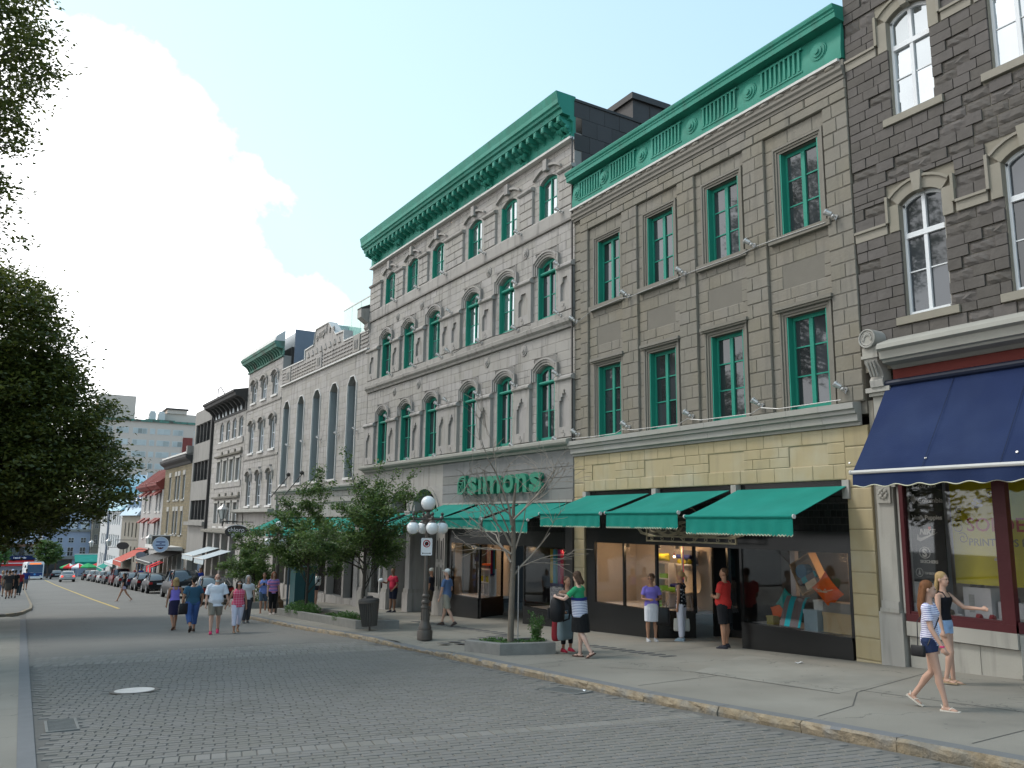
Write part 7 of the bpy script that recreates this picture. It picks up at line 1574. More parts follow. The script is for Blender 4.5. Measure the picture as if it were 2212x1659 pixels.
car('sedan', 8.2, 122, pW, 'dark grey sedan between two silver ones'); car('sedan', 8.1, 130, pS, 'last silver sedan near the head of the parked row'); car('sedan', 7.9, 139, pB, 'farthest black car of the parked row')
car('sedan', 4.57, 127.5, pS, 'silver sedan driving down the street with its brake lights on', 0, 'cars driving down the street', True, 'moving_car'); car('sedan', 4.2, 158, pB, 'dark car ahead of the silver sedan on the left of it', 0, 'cars driving down the street', False, 'moving_car')
t = thing('city_bus', 'white and blue city bus coming up the street at the far left', 'bus', (1.9, 156, gz(156))); t.rotation_euler = (math.atan(-SL), 0, R_(3))
g = G(); rings = []
for y, k in ((0, .96), (.15, 1), (10, 1)): rings.append([(a*k, y, b) for a, b in ((-1.2, .35), (-1.25, .6), (-1.25, 2.6), (-1.1, 2.85), (1.1, 2.85), (1.25, 2.6), (1.25, .6), (1.2, .35))])
g.loft(rings); part('body', g, M['white'], t); part('windscreen', G().box(-1.08, 1.08, -.03, .0, 1.15, 2.4), mat('bus_glass', (.05, .10, .17), .08, .2, 2, 0, spec=.8), t); part('destination_sign', G().box(-.8, .8, -.05, -.03, 2.42, 2.66), mat('destination_amber', (.9, .2, .05), .6, 0, 1, 0, emit=(1, .3, .1), es=.5), t)
part('front_panel', G().box(-1.1, 1.1, -.02, .02, .55, 1.12), mat('bus_blue', (.02, .05, .16), .4), t); part('bumper', G().box(-1.2, 1.2, -.08, .05, .3, .52), M['white'], t); part('emblem', G().tube([(0, -.05, .85), (0, -.02, .85)], .16, 14), mat('emblem_blue', (.1, .3, .6), .5), t)
for s_ in (-1, 1): part('headlight', G().ball((s_*.85, -.06, .62), (.16, .03, .1), 10, 6), M['flash'], t); part('mirror', G().box(s_*1.3, s_*1.5, -.3, -.2, 1.9, 2.3), M['trimc'], t); part('wheel', G().tube([(s_*1.0, 1.6, .45), (s_*1.24, 1.6, .45)], .45, 16), M['tyre'], t)
# ================================================================ PEOPLE
def skin(n, c): return mat('skin_'+n, c, .55, .06, 8, .05, 60, spec=.3)
SK = {'fair': skin('fair', (.50, .30, .22)), 'tan': skin('tan', (.36, .19, .12)), 'brown': skin('brown', (.22, .115, .07)), 'pale': skin('pale', (.58, .38, .30))}
HM = {k: mat('hair_'+k, c, .6, .3, 25, .5, 90) for k, c in {'brown': (.07, .035, .018), 'auburn': (.17, .065, .022), 'blonde': (.38, .25, .11), 'dark': (.015, .012, .01), 'grey': (.38, .37, .35), 'red': (.22, .07, .025), 'white': (.6, .6, .58)}.items()}
CL = {}
def cloth_mat(col, st=None):
    k = (col, st)
    if k not in CL: CL[k] = mat('fabric', col, .9, .08, 6, .45, 24, stripes=st, obj=True)
    return CL[k]
def ellring(c, a, b, n=14, fwd=0.0, p=2.3):
    out = []
    for i in range(n):
        t = 2*math.pi*i/n; ct, s_ = math.cos(t), math.sin(t); out.append((c[0]+a*math.copysign(abs(ct)**(2/p), ct), c[1]+b*math.copysign(abs(s_)**(2/p), s_), c[2]+fwd*s_))
    return out
def capsule(g, pts, rad, n=10):
    """closed tapering limb with rounded ends"""
    rad = [r if isinstance(r, tuple) else (r, r) for r in rad]; mul = lambda r, k: (r[0]*k, r[1]*k)
    P = [Vector(p) for p in pts]; d0 = (P[0]-P[1]).normalized(); d1 = (P[-1]-P[-2]).normalized(); r0, r1 = rad[0], rad[-1]
    m0, m1 = min(r0), min(r1)
    g.tube([P[0]+d0*m0*.9, P[0]+d0*m0*.55]+P+[P[-1]+d1*m1*.55, P[-1]+d1*m1*.9], [mul(r0, .4), mul(r0, .8)]+list(rad)+[mul(r1, .8), mul(r1, .4)], n)
def remesh(g, name, vox, mt, parent, sm=2, dec=None):
    me = g.mesh(name, fix=False); bm = bmesh.new(); bm.from_mesh(me); bmesh.ops.recalc_face_normals(bm, faces=bm.faces); bm.to_mesh(me); bm.free()
    o = bpy.data.objects.new('tmp', me); ROOT.objects.link(o); m_ = o.modifiers.new('r', 'REMESH'); m_.mode = 'VOXEL'; m_.voxel_size = vox; m_.use_smooth_shade = True
    if sm: s_ = o.modifiers.new('s', 'SMOOTH'); s_.iterations = sm; s_.factor = .5
    dg = bpy.context.evaluated_depsgraph_get(); out = bpy.data.meshes.new_from_object(o.evaluated_get(dg)); bpy.data.objects.remove(o)
    out.name = name; out.materials.clear(); out.materials.append(mt); out.polygons.foreach_set('use_smooth', [True]*len(out.polygons)); return link(name, out, parent)
def V3(*a): return Vector(a)
def person(x, y, face, lab, H=1.7, girth=1.0, fem=True, sk='fair', hair=('short', 'brown'), top=('tee', (.5, .5, .5), None), bottom=('shorts', (.1, .1, .1)), shoes=(.1, .1, .1), legs=((0, 0), (0, 0)), arms=None, lean=0.0, yawh=0.0, pitchh=0.0, up=.12, vox=.013, group=None, glasses=None, beard=None, cap=None, spread=.0, belly=0.0):
    """face: heading in degrees, 0 = looking along +Y, positive = turned towards -X; local frame: +y forward, +x the person's right"""
    s = H/1.72; z0 = gz(y, up)
    t = thing('person', lab, 'person', (x, y, z0), R_(face), group)
    sw = (.175 if fem else .205)*s; hw = (.155 if fem else .15)*s*girth; gy = girth; hz = .90*s
    LT, LS = .43*s, .41*s
    feet = []; lg = []
    for i, sd in enumerate((1, -1)):
        f, k = R_(legs[i][0]), R_(legs[i][1]); o_ = spread*sd
        hip = V3(sd*.088*s*max(1, girth*.95), 0, 0); kn = hip+V3(o_*.5*LT, math.sin(f)*LT, -math.cos(f)*LT); a = f-k
        an = kn+V3(o_*.3*LS, math.sin(a)*LS, -math.cos(a)*LS); fa = max(-1.0, min(.35, a*.9 if a < -.25 else .0)); lg.append((hip, kn, an, fa, sd)); feet.append(an.z-.075*s*math.cos(fa)-(.16*s*math.sin(-fa) if fa < 0 else 0))
    hz = -min(feet); base = V3(0, 0, hz)
    lean_ = R_(lean); TL = .50*s
    def tor(h, fx=0.0, sx_=0.0):      # point on the spine, h from 0 (hips) to 1 (neck base)
        return base+V3(sx_, math.sin(lean_)*TL*h+fx, math.cos(lean_)*TL*h)
    body = G(); skm = SK[sk]
    # torso
    prof = [(-.10, .80, .80), (0, 1.0, .92), (.12, .98, .90), (.3, .84 if fem else .93, .80), (.5, .86 if fem else 1.0, .84), (.72, 1.0 if fem else 1.14, .92), (.88, 1.0 if fem else 1.16, .80), (.97, .62, .58)]
    def tring(h, a, b, inf=0.0):
        c = tor(h); bw = hw*1.02*a+inf; dp = (.105*s)*b*(.5+.5*gy)+inf+(belly*s*math.exp(-((h-.22)/.2)**2)); off = .018*s*(1 if .55 < h < .85 else 0)*(1.3 if fem else .5)+belly*.6*s*math.exp(-((h-.25)/.2)**2)
        return ellring((c.x, c.y+off, c.z), bw, dp, 16)
    body.loft([tring(*p) for p in prof])
    neck = tor(.95); hd = tor(1.0)+V3(0, math.sin(lean_+R_(pitchh)*.3)*.10*s+.008, .185*s)
    capsule(body, [tor(.9), neck+V3(0, 0, .05*s), hd+V3(0, -.005, -.05*s)], [.065*s, .052*s, .05*s], 10)
    # head
    hm = Matrix.Rotation(R_(yawh), 4, 'Z') @ Matrix.Rotation(R_(-pitchh), 4, 'X'); hs = s*1.0
    def hp(a, b, c): return hd+hm @ V3(a*hs, b*hs, c*hs)
    def hball(c, r, n=12, m_=9):
        gg = G().ball(c, r, n, m_); body.add([tuple(hp(*v)) for v in gg.v], gg.f)
    hball((0, -.012, .025), (.074, .092, .093)); hball((0, .022, -.035), (.058, .068, .082)); hball((0, .045, -.078), (.032, .036, .030)); hball((0, .088, -.018), (.011, .018, .022), 8, 6); hball((0, .076, .022), (.045, .016, .014), 8, 6)
    for e in (-1, 1): hball((e*.074, -.01, -.01), (.012, .02, .032), 8, 6)
    # arms
    arms = arms or (((.18, .05, -1), (.05, .22, -1)), ((.18, .05, -1), (.05, .22, -1))); hands = []
    AL, FL = .285*s, .245*s; al = []
    for i, sd in enumerate((1, -1)):
        u, f = [V3(v[0]*sd, v[1], v[2]).normalized() for v in arms[i]]
        sh = tor(.88, 0, sd*sw); el = sh+u*AL; wr = el+f*FL; al.append((sh, el, wr, sd, f))
        capsule(body, [tor(.86, 0, sd*sw*.6), sh, sh+u*AL*.45, el, el+f*FL*.35, wr], [.058*s*gy**.5, .050*s*gy**.5, .045*s*gy**.6, .037*s, .036*s*gy**.4, .024*s], 9)
        # hand: palm, four unequal curled fingers, thumb from the side of the palm
        side = f.cross(V3(sd, .15, 0)); side = side.normalized() if side.length > .2 else V3(0, 1, 0); pn = side.cross(f).normalized(); pm = wr+f*.05*s
        capsule(body, [wr, wr+f*.035*s, pm+f*.02*s], [.023*s, .030*s, .030*s], 8)
        for q, (o_, L) in enumerate(((.027, .062), (.009, .072), (-.009, .068), (-.026, .052))):
            b0 = pm+side*o_*s+f*.02*s; cdir = (f*.9-V3(sd*.35, 0, 0)).normalized(); b1 = b0+cdir*L*.5*s; b2 = b1+(cdir*.6-V3(sd*.6, 0, .0)+V3(0, .2, 0)).normalized()*L*.5*s
            capsule(body, [b0, b1, b2], [.0088*s, .0085*s, .0075*s], 6)
        b0 = wr+f*.025*s+side*.022*s; b1 = b0+(f*.7+side*.8).normalized()*.03*s; capsule(body, [b0, b1, b1+(f*.95+side*.2).normalized()*.028*s], [.011*s, .010*s, .009*s], 6)
        hands.append(pm+f*.04*s)
    # legs and feet
    for hip, kn, an, fa, sd in lg:
        h_, k_, a_ = base+hip, base+kn, base+an; gl = girth**.7
        capsule(body, [h_+V3(0, 0, .02), h_.lerp(k_, .3), h_.lerp(k_, .7), k_, k_.lerp(a_, .28)+V3(0, -.012*s, 0), k_.lerp(a_, .65), a_], [.088*s*gl, .084*s*gl, .064*s*gl, .053*s*gl, .056*s*gl, .040*s*gl, .034*s], 10)
        R3 = Matrix.Rotation(fa, 3, 'X'); fp = lambda a, b, c: a_+R3 @ V3(a*s, b*s, c*s)
        capsule(body, [fp(0, -.035, -.045), fp(0, .05, -.045), fp(sd*.008, .13, -.058)], [(.030*s, .032*s), (.036*s, .028*s), (.038*s, .016*s)], 8)
    remesh(body, 'body', vox, skm, t, 2)
    # clothes
    kind, col, st = top; cm = cloth_mat(col, st) if col else None
    g = G()
    if kind:
        lo = {'tee': -.13, 'shirt': -.26, 'tank': -.10, 'crop': .12, 'dress': -.2, 'vest': -.16}[kind]; hi = .97 if kind in ('tee', 'shirt', 'dress', 'vest') else .84; inf = {'tee': .016, 'shirt': .026, 'tank': .011, 'crop': .010, 'dress': .02, 'vest': .02}[kind]*s
        pr = [p for p in prof if lo < p[0] < hi]
        def itp(h):
            for a, b in zip(prof[:-1], prof[1:]):
                if a[0] <= h <= b[0]: q = (h-a[0])/(b[0]-a[0]); return (h, a[1]+(b[1]-a[1])*q, a[2]+(b[2]-a[2])*q)
            return (h, prof[0][1]*1.12+.1, prof[0][2]*1.1+.08) if h < prof[0][0] else (h, .62, .58)
        rs = [itp(lo)]+pr+[itp(hi-.01)]
        rings = [tring(h, a, b, inf*(1.5 if h < .2 else 1)) for h, a, b in rs]; g.loft(rings)
        if kind == 'dress':
            c = base; g.loft([ellring((0, 0, c.z-.06*s), hw*1.12, .13*s, 16), ellring((0, 0, c.z-.2*s), hw*1.2, .14*s, 16), ellring((0, 0, c.z-.34*s), hw*1.15, .14*s, 16)])
        if kind in ('tee', 'shirt', 'dress'):
            for sh, el, wr, sd, f in al:
                q = .62 if kind != 'shirt' else .85; e = sh.lerp(el, q); rr_ = (.064 if kind == 'tee' else .075)*s*gy**.5
                g.tube([tor(.84, 0, sd*sw*.5), tor(.9, 0, sd*sw*.85), sh, sh.lerp(el, q*.5), e], [rr_*.95, rr_*1.08, rr_, rr_*.98, rr_*1.02], 10)
        elif kind in ('tank', 'crop', 'vest'):
            for sd in (1, -1): g.tube([tor(.80, .085*s, sd*.075*s), tor(.98, .03*s, sd*.08*s), tor(.99, -.03*s, sd*.08*s), tor(.80, -.09*s, sd*.075*s)], [.016*s if kind != 'vest' else .04*s]*4, 6)
        remesh(g, 'top', vox, cm, t, 1)
    bk, bc = bottom[:2]; bm_ = cloth_mat(bc, bottom[2] if len(bottom) > 2 else None); g = G()
    if bk:
        g.loft([tring(h, a, b, .010*s) for h, a, b in ((-.12, .86, .9), (-.06, .98, .98), (.03, 1.02, .96), (.1, .99, .92), (.15, .96, .9))])
        if bk in ('shorts', 'short_shorts', 'trousers', 'capri', 'leggings'):
            q = {'short_shorts': .36, 'shorts': .92, 'trousers': 1.93, 'capri': 1.62, 'leggings': 1.75}[bk]; fl = {'short_shorts': 1.10, 'shorts': 1.24, 'trousers': 1.25, 'capri': 1.25, 'leggings': 1.06}[bk]
            for hip, kn, an, fa, sd in lg:
                h_, k_, a_ = base+hip, base+kn, base+an; gl = girth**.7; pts = [h_+V3(0, 0, .05*s), h_]; rd = [.09*s*gl, .094*s*gl*min(fl, 1.12)]
                n1 = min(q, 1); 
                for u in (.35, .7, 1.0):
                    if u <= n1+.01: pts.append(h_.lerp(k_, u)); rd.append((.092-.030*u)*s*gl*fl)
                if q < 1: pts.append(h_.lerp(k_, q)); rd.append((.094-.028*q)*s*gl*fl)
                else:
                    for u in (.3, .6, q-1):
                        if u <= q-1: pts.append(k_.lerp(a_, u)); rd.append((.060-.016*u)*s*gl*fl*(1.12 if bk == 'trousers' else 1))
                g.tube(pts, rd, 11)
        elif bk == 'skirt':
            kz = min(l[1].z for l in lg)*.95+hz; ky = sum(l[1].y for l in lg)/2; dy = abs(lg[0][1].y-lg[1][1].y)/2
            g.loft([ellring((0, 0, hz+.06*s), hw*1.06, .125*s, 16), ellring((0, ky*.2, hz-.08*s), hw*1.15, .15*s+dy*.3, 16), ellring((0, ky*.6, hz-.25*s), hw*1.14, .145*s+dy*.8, 16), ellring((0, ky*.95, kz), hw*1.12, .14*s+dy, 16)])
        remesh(g, 'bottom', vox, bm_, t, 1)
    sm_ = cloth_mat(shoes[:3]); thong = len(shoes) > 3
    for hip, kn, an, fa, sd in lg:
        a_ = base+an; R3 = Matrix.Rotation(fa, 3, 'X'); fp = lambda a, b, c: tuple(a_+R3 @ V3(a*s, b*s, c*s)); g = G()
        sole = [(sd*.0+w_*.040, b) for w_, b in ((-.8, -.075), (.8, -.075), (1, 0), (1.1, .10), (.7, .17), (-.7, .175), (-1.05, .10), (-1, 0))]
        zt = -.058 if thong else -.052; vs = [fp(a, b, -.078) for a, b in sole]+[fp(a, b, zt) for a, b in sole]; n = len(sole); g.add(vs, [tuple(range(n))[::-1], tuple(range(n, 2*n))]+[(i, (i+1) % n, (i+1) % n+n, i+n) for i in range(n)])
        if thong: g.tube([fp(-.04, .04, -.05), fp(-.015, .07, -.022), fp(.015, .07, -.022), fp(.04, .04, -.05)], .007*s, 5); g.tube([fp(0, .07, -.02), fp(0, .12, -.045)], .006*s, 5); g.tube([fp(-.035, -.03, -.03), fp(0, -.06, .0), fp(.035, -.03, -.03)], .006*s, 5)
        else: capsule(g, [fp(0, -.038, -.035), fp(0, .045, -.038), fp(0, .125, -.052)], [(.043*s, .040*s), (.044*s, .034*s), (.042*s, .022*s)], 9); g.tube([fp(0, -.01, -.02), fp(0, -.012, .015)], .042*s, 9)
        part('shoe', g, sm_, t, smooth=50)
    # hair
    hk, hc = hair; hmt = HM[hc] if hc else None; g = G()
    def hb(c, r, n=14, m_=10):
        gg = G().ball(c, r, n, m_); g.add([tuple(hp(*v)) for v in gg.v], gg.f)
    if hk != 'bald':
        if hk in ('short', 'curly'): hb((0, -.028, .043), (.082, .092, .088)); hb((0, -.055, -.01), (.072, .055, .07))
        if hk == 'curly':
            rr_ = random.Random(3)
            for k in range(40): a, b = rr_.uniform(0, 6.28), rr_.uniform(-.1, 1.3); hb((.082*math.cos(a)*math.cos(b), -.03+.09*math.sin(a)*math.cos(b), .045+.09*math.sin(b)), (.022, .022, .022), 6, 5)
        if hk in ('long', 'bob', 'pony'):
            hb((0, -.024, .042), (.083, .094, .088)); L = {'long': .36, 'bob': .15, 'pony': .05}[hk]
            if hk == 'long':
                for a, b, wd in ((0, -.075, .07), (.055, -.05, .045), (-.055, -.05, .045)): capsule(g, [tuple(hp(a, b, .02)), tuple(hp(a*1.15, b-.03, -.12)), tuple(hp(a*1.1, b-.035, -.12)+V3(0, -.01, -.12*s)), tuple(hp(a*.9, b-.03, -.12)+V3(0, -.015, -L*.75*s))], [wd*.7, wd*.62, wd*.6, wd*.3], 8)
            elif hk == 'bob':
                for a in (-.07, -.035, 0, .035, .07): capsule(g, [tuple(hp(a, -.05 if abs(a) < .06 else -.01, .02)), tuple(hp(a*1.15, -.06 if abs(a) < .06 else -.015, -L))], [.04, .03], 8)
            else: capsule(g, [tuple(hp(0, -.10, .02)), tuple(hp(0, -.15, -.03)), tuple(hp(0, -.14, -.14))], [.03, .035, .018], 8)
        if hk == 'fringe': hb((0, -.03, .05), (.080, .088, .07)); hb((0, -.07, 0), (.07, .03, .06))
        remesh(g, 'hair', max(vox*.8, .008), hmt, t, 1)
    if vox < .02:
        for e in (-1, 1):
            gg = G().ball((e*.028, .083, .004), (.011, .006, .006), 8, 6); part('eye', G().add([tuple(hp(*v)) for v in gg.v], gg.f), M['dark'], t)
        gg = G().ball((0, .086, -.052), (.022, .007, .006), 8, 6); part('mouth', G().add([tuple(hp(*v)) for v in gg.v], gg.f), cloth_mat((.28, .08, .07)), t)
    if glasses:
        g = G()
        for e in (-1, 1): gg = G().ball((e*.031, .092, .006), (.023, .008, .017), 10, 6); g.add([tuple(hp(*v)) for v in gg.v], gg.f); g.tube([tuple(hp(e*.052, .085, .008)), tuple(hp(e*.078, .0, .0))], .004, 4)
        part('glasses', g, glasses, t)
    if beard: gg = G(); gg.ball((0, .045, -.075), (.055, .05, .048), 12, 8); part('beard', G().add([tuple(hp(*v)) for v in gg.v], gg.f), HM[beard], t, smooth=60)
    if cap:
        gg = G().ball((0, -.015, .055), (.086, .102, .078), 14, 8); part('cap', G().add([tuple(hp(*v)) for v in gg.v], gg.f), cloth_mat(cap), t, smooth=60)
        gg = G().prism([(-.07, .05), (.07, .05), (.06, .13), (.03, .165), (-.03, .165), (-.06, .13)], .012, 'z', .055); part('cap_peak', G().add([tuple(hp(*v)) for v in gg.v], gg.f), cloth_mat(cap), t)
    t['_h'] = 0; del t['_h']
    mw = Matrix.Translation((x, y, z0)) @ Matrix.Rotation(R_(face), 4, 'Z')
    return dict(t=t, hands=[mw @ h for h in hands], hip=mw @ base, tor=lambda h, fy=0, sx=0: mw @ tor(h, fy, sx), wr=[mw @ a[2] for a in al], s=s, mw=mw)
def strap_line(name, pts, r, mt, lab, cat, parent=None):
    if parent is not None: return part(name, G().tube([tuple(parent.matrix_basis.inverted() @ Vector(p)) for p in pts], r, 5), mt, parent)
def bag(p, lab, size, mt, strap=None, rz=0.0, name='handbag', cat='bag', sm=(8, .3), handle=True, low=0.0):
    """soft bag hanging from point p (its top)"""
    t = thing(name, lab, cat, p, rz); a, b, c = size; g = G(); rings = []
    for k, (zz, q) in enumerate(((0, .55), (-.12, .8), (-.45, 1.0), (-.8, 1.04), (-.96, .9), (-1, .6))): rings.append(ellring((0, 0, zz*c-low), a/2*(.8+.2*q), b/2*q, 16, 0, 3.5))
    g.loft(rings); part('bag_body', g, mt, t, smooth=60)
    if handle: part('handle', G().tube([(-a*.28, 0, -low-.02), (-a*.24, 0, low*.2+.02), (-.02, 0, .03), (.02, 0, .03), (a*.24, 0, low*.2+.02), (a*.28, 0, -low-.02)], .008, 5), mt, t)
    if strap: strap_line('strap', strap, .007, mt, '', '', t)
    return t
leather = mat('black_leather', (.015, .014, .015), .4, .1); wl = mat('white_leather', (.62, .62, .58), .5, .05)
HANG = ((.16, .05, -1), (.05, .22, -1))
# --- the two girls at the right
p = person(10.56, 7.05, 200, 'woman with long auburn hair in a striped white top and navy shorts walking right', 1.66, .92, True, 'fair', ('long', 'auburn'), ('tee', (.68, .67, .74), ('Z', .026, .30, (.16, .12, .34))), ('short_shorts', (.025, .04, .10)), (.62, .56, .48, 1), ((13, 3), (-3, 34)), (((.14, .25, -1), (.02, .55, -1)), ((.16, -.1, -1), (.05, .15, -1))), 2, 15, 0, vox=.010)
bag(p['tor'](-.12, -.10, .20), 'small black shoulder bag with a shiny clasp at the hip of the striped top woman', (.19, .07, .14), leather, [p['tor'](-.12, -.1, .2), p['tor'](.5, -.12, .12), p['tor'](.98, .0, -.06), p['tor'](.6, .12, 0), p['tor'](-.1, .02, .2)], R_(196+80), handle=False)
t_ = thing('wristband', 'pink wristband on the wrist of the striped top woman', 'bracelet', p['wr'][0]); part('band', G().lathe([(.028, -.012), (.033, 0), (.028, .012)], 12), cloth_mat((.6, .05, .15)), t_)
p = person(12.75, 8.25, 188, 'blonde woman in a black strappy top and light denim shorts pointing at the shoe window', 1.72, .92, True, 'fair', ('long', 'blonde'), ('crop', (.008, .008, .012), None), ('short_shorts', (.30, .42, .62)), (.35, .25, .15, 1), ((16, 30), (4, 2)), ((HANG), ((.12, .75, -.62), (.05, 1, -.02))), 2, -8, 0, vox=.010)
# --- group at the bare tree
p = person(10.58, 15.72, 178, 'woman in a dark grey vest and black leggings with neon laced shoes carrying bags', 1.62, 1.16, True, 'tan', ('short', 'brown'), ('tank', (.035, .035, .038), None), ('leggings', (.012, .012, .014)), (.45, .03, .06), ((2, 2), (-2, 2)), (((.3, .05, -1), (.0, .9, -.45)), ((.25, .1, -1), (-.5, .8, -.1))), 0, 0, 0, vox=.012, spread=.06)
bag(p['hands'][0]+Vector((-.02, -.03, 0)), 'grey green cloth tote hanging from the hand of the grey vest woman', (.42, .2, .52), mat('tote_cloth', (.15, .20, .22), .9, .15, 3), None, R_(20), 'tote_bag', low=.05); bag(p['hands'][0]+Vector((-.10, .12, -.1)), 'red and black bag behind the grey green tote', (.36, .2, .5), mat('red_black_bag', (.20, .012, .02), .7, .4, 3), None, R_(30))
t_ = thing('phone', 'red folded wallet held by the woman in the grey vest', 'wallet', p['hands'][1], .4); part('cover', G().box(-.07, .07, -.01, .01, -.03, .03), cloth_mat((.6, .03, .06)), t_)
for e in (0, 1): pass
p = person(10.18, 14.65, 28, 'woman with brown bob in a green navy and striped top and black skirt looking down', 1.74, 1.0, True, 'pale', ('bob', 'brown'), ('tee', (.03, .30, .13), None), ('skirt', (.009, .009, .010)), (.08, .04, .03, 1), ((4, 2), (-10, 22)), (((.28, .75, -.65), (-.45, .9, .12)), ((.28, .72, -.7), (-.35, .95, .1))), 4, 0, 28, vox=.012)
g = G().loft([ellring(tuple((p['mw'].inverted() @ p['tor'](h))), .158+.028, .118+.036, 16) for h in (-.2, -.05, .1, .3, .47)]); part('striped_panel', g, cloth_mat((.66, .67, .72), ('Z', .032, .35, (.05, .07, .25))), p['t'], smooth=60)
g = G().loft([ellring(tuple((p['mw'].inverted() @ p['tor'](h))), .158+.030, .118+.038, 16) for h in (.44, .56)]); part('navy_band', g, cloth_mat((.02, .03, .14)), p['t'], smooth=60)
hm_ = (p['hands'][0]+p['hands'][1])/2; t_ = thing('backpack', 'black backpack held open in front of the woman in the green top', 'backpack', hm_+Vector((0, 0, -.28)), R_(28))
g = G().loft([ellring((0, -.02, zz), a, b, 16, 0, 3) for zz, a, b in ((-.26, .10, .08), (-.22, .16, .12), (0, .18, .14), (.18, .16, .12), (.26, .10, .08))]); part('pack_body', g, mat('pack_nylon', (.012, .012, .014), .6, .2, 6, .4, 30), t_, smooth=60); part('pocket', G().loft([ellring((0, .13, zz), a, .05, 12, 0, 3) for zz, a in ((-.2, .1), (-.1, .13), (.02, .12))]), bpy.data.materials['pack_nylon'], t_, smooth=60)
part('pack_strap', G().tube([(.1, -.12, .22), (.16, -.25, .05), (.14, -.22, -.2), (.08, -.1, -.25)], .02, 5), bpy.data.materials['pack_nylon'], t_); part('buckle', G().box(.02, .07, .17, .185, .02, .05), M['white'], t_)
# --- waiting group at the entrance
p = person(13.5, 16.35, 155, 'woman with short curly hair in a violet tee and white skirt at the shop entrance', 1.60, 1.08, True, 'tan', ('curly', 'brown'), ('tee', (.20, .16, .55), None), ('skirt', (.66, .66, .70), ('Z', .03, .2, (.5, .5, .56))), (.45, .45, .46), ((1, 0), (-1, 0)), (((.28, .05, -1), (-.55, .8, .02)), ((.28, .05, -1), (-.55, .8, .02))), 0, -38, 0, glasses=M['slate'], spread=.05)
bag(p['tor'](.12, .05, -.27), 'large black handbag on the arm of the woman in the violet tee', (.34, .16, .42), leather, None, R_(140), low=.1)
p = person(14.15, 16.0, 28, 'woman with a blonde ponytail in a black dotted vest and white trousers', 1.66, 1.02, True, 'tan', ('pony', 'blonde'), ('vest', (.010, .010, .014), ('Z', .055, .30, (.6, .6, .62), 'dots')), ('trousers', (.60, .60, .68)), (.32, .40, .46), ((2, 0), (-2, 0)), (HANG, ((.12, -.02, -1), (.02, .12, -1))), 0, 12, 0, spread=.05)
b_ = bag(p['hands'][0]+Vector((0, 0, -.02)), 'white handbag with dark monogram held low by the woman in white trousers', (.40, .17, .30), wl, None, R_(-35), low=.2); part('emblem', G().box(-.06, -.045, -.095, -.09, -.36, -.30).box(-.02, .02, -.095, -.09, -.345, -.315).box(.045, .06, -.095, -.09, -.36, -.30), M['slate'], b_)
p = person(13.75, 14.12, 22, 'heavy man in a red tee and black shorts standing with folded arms by the window', 1.76, 1.28, False, 'tan', ('fringe', 'brown'), ('tee', (.50, .035, .030), None), ('shorts', (.014, .014, .017)), (.03, .03, .04), ((1, 0), (-2, 0)), (((.15, .2, -1), (-.75, .75, .05)), ((.15, .2, -1), (-.75, .75, .05))), -2, 5, 0, spread=.04, belly=.05)
# --- men by the lamp
p = person(11.62, 24.0, 35, 'man in a white cap, blue tee and beige shorts walking away past the near lamp', 1.75, .98, False, 'fair', ('fringe', 'grey'), ('tee', (.10, .16, .30), None), ('shorts', (.28, .26, .21)), (.06, .045, .04), ((16, 4), (-14, 16)), (((.16, -.1, -1), (-.2, .7, -.5)), ((.18, .15, -1), (.05, .3, -1))), 1, 0, 0, cap=(.66, .66, .64))
p = person(13.35, 29.0, 50, 'man in a white cap and dark tee leaning on the carved stone pier', 1.74, 1.05, False, 'tan', ('fringe', 'grey'), ('tee', (.015, .018, .03), None), ('shorts', (.07, .06, .045)), (.05, .03, .02), ((6, 0), (10, 14)), None, -3, 10, 15, cap=(.60, .60, .55))
p = person(13.05, 31.9, 100, 'bald man in a red polo holding a white cap against the second pier', 1.74, 1.15, False, 'brown', ('bald', None), ('tee', (.42, .02, .05), None), ('shorts', (.012, .014, .03)), (.05, .05, .06), ((6, 2), (2, 4)), (((.2, .5, -.8), (-.3, 1, .25)), ((.25, -.1, -1), (-.4, .5, -.7))), 3, 10, 15, belly=.03)
t_ = thing('held_cap', 'white cap held up by the bald man in red', 'cap', p['hands'][0]+Vector((0, 0, .05))); part('crown', G().ball((0, 0, 0), (.10, .11, .08), 12, 8), cloth_mat((.7, .7, .7)), t_, smooth=60); part('peak', G().box(-.07, .07, .08, .17, -.03, -.015), cloth_mat((.7, .7, .7)), t_)
# --- couple walking towards the camera
p = person(5.32, 27.4, 170, 'bald bearded man with sunglasses in a white open shirt and khaki shorts', 1.80, 1.20, False, 'fair', ('bald', None), ('shirt', (.66, .68, .74), None), ('shorts', (.24, .21, .17)), (.45, .03, .10), ((12, 2), (-9, 12)), (((.22, .1, -1), (.05, .25, -1)), ((.35, .05, -1), (.3, .1, -1))), 0, 0, 0, up=0, glasses=mat('red_glasses', (.12, .015, .012), .3), beard='white', belly=.03)
p = person(5.98, 27.35, 182, 'woman with dark hair and sunglasses in a pink plaid sleeveless blouse and white trousers', 1.60, 1.20, True, 'tan', ('bob', 'dark'), ('vest', (.62, .07, .14), ('Z', .075, .22, (.72, .34, .40), 'plaid')), ('capri', (.62, .62, .74)), (.14, .12, .08, 1), ((4, 0), (-10, 14)), (((.5, .05, -1), (.45, .15, -1)), ((.3, 0, -1), (.05, .2, -1))), 0, 0, 0, up=0, glasses=M['white'])
p = person(4.50, 30.0, 6, 'blonde woman in a violet tank top and navy skirt walking away', 1.70, 1.0, True, 'tan', ('bob', 'blonde'), ('tank', (.24, .19, .62), None), ('skirt', (.018, .016, .045)), (.16, .08, .05, 1), ((8, 2), (-14, 24)), (((.4, -.05, -1), (.15, .15, -1)), HANG), 0, 0, 0, up=0)
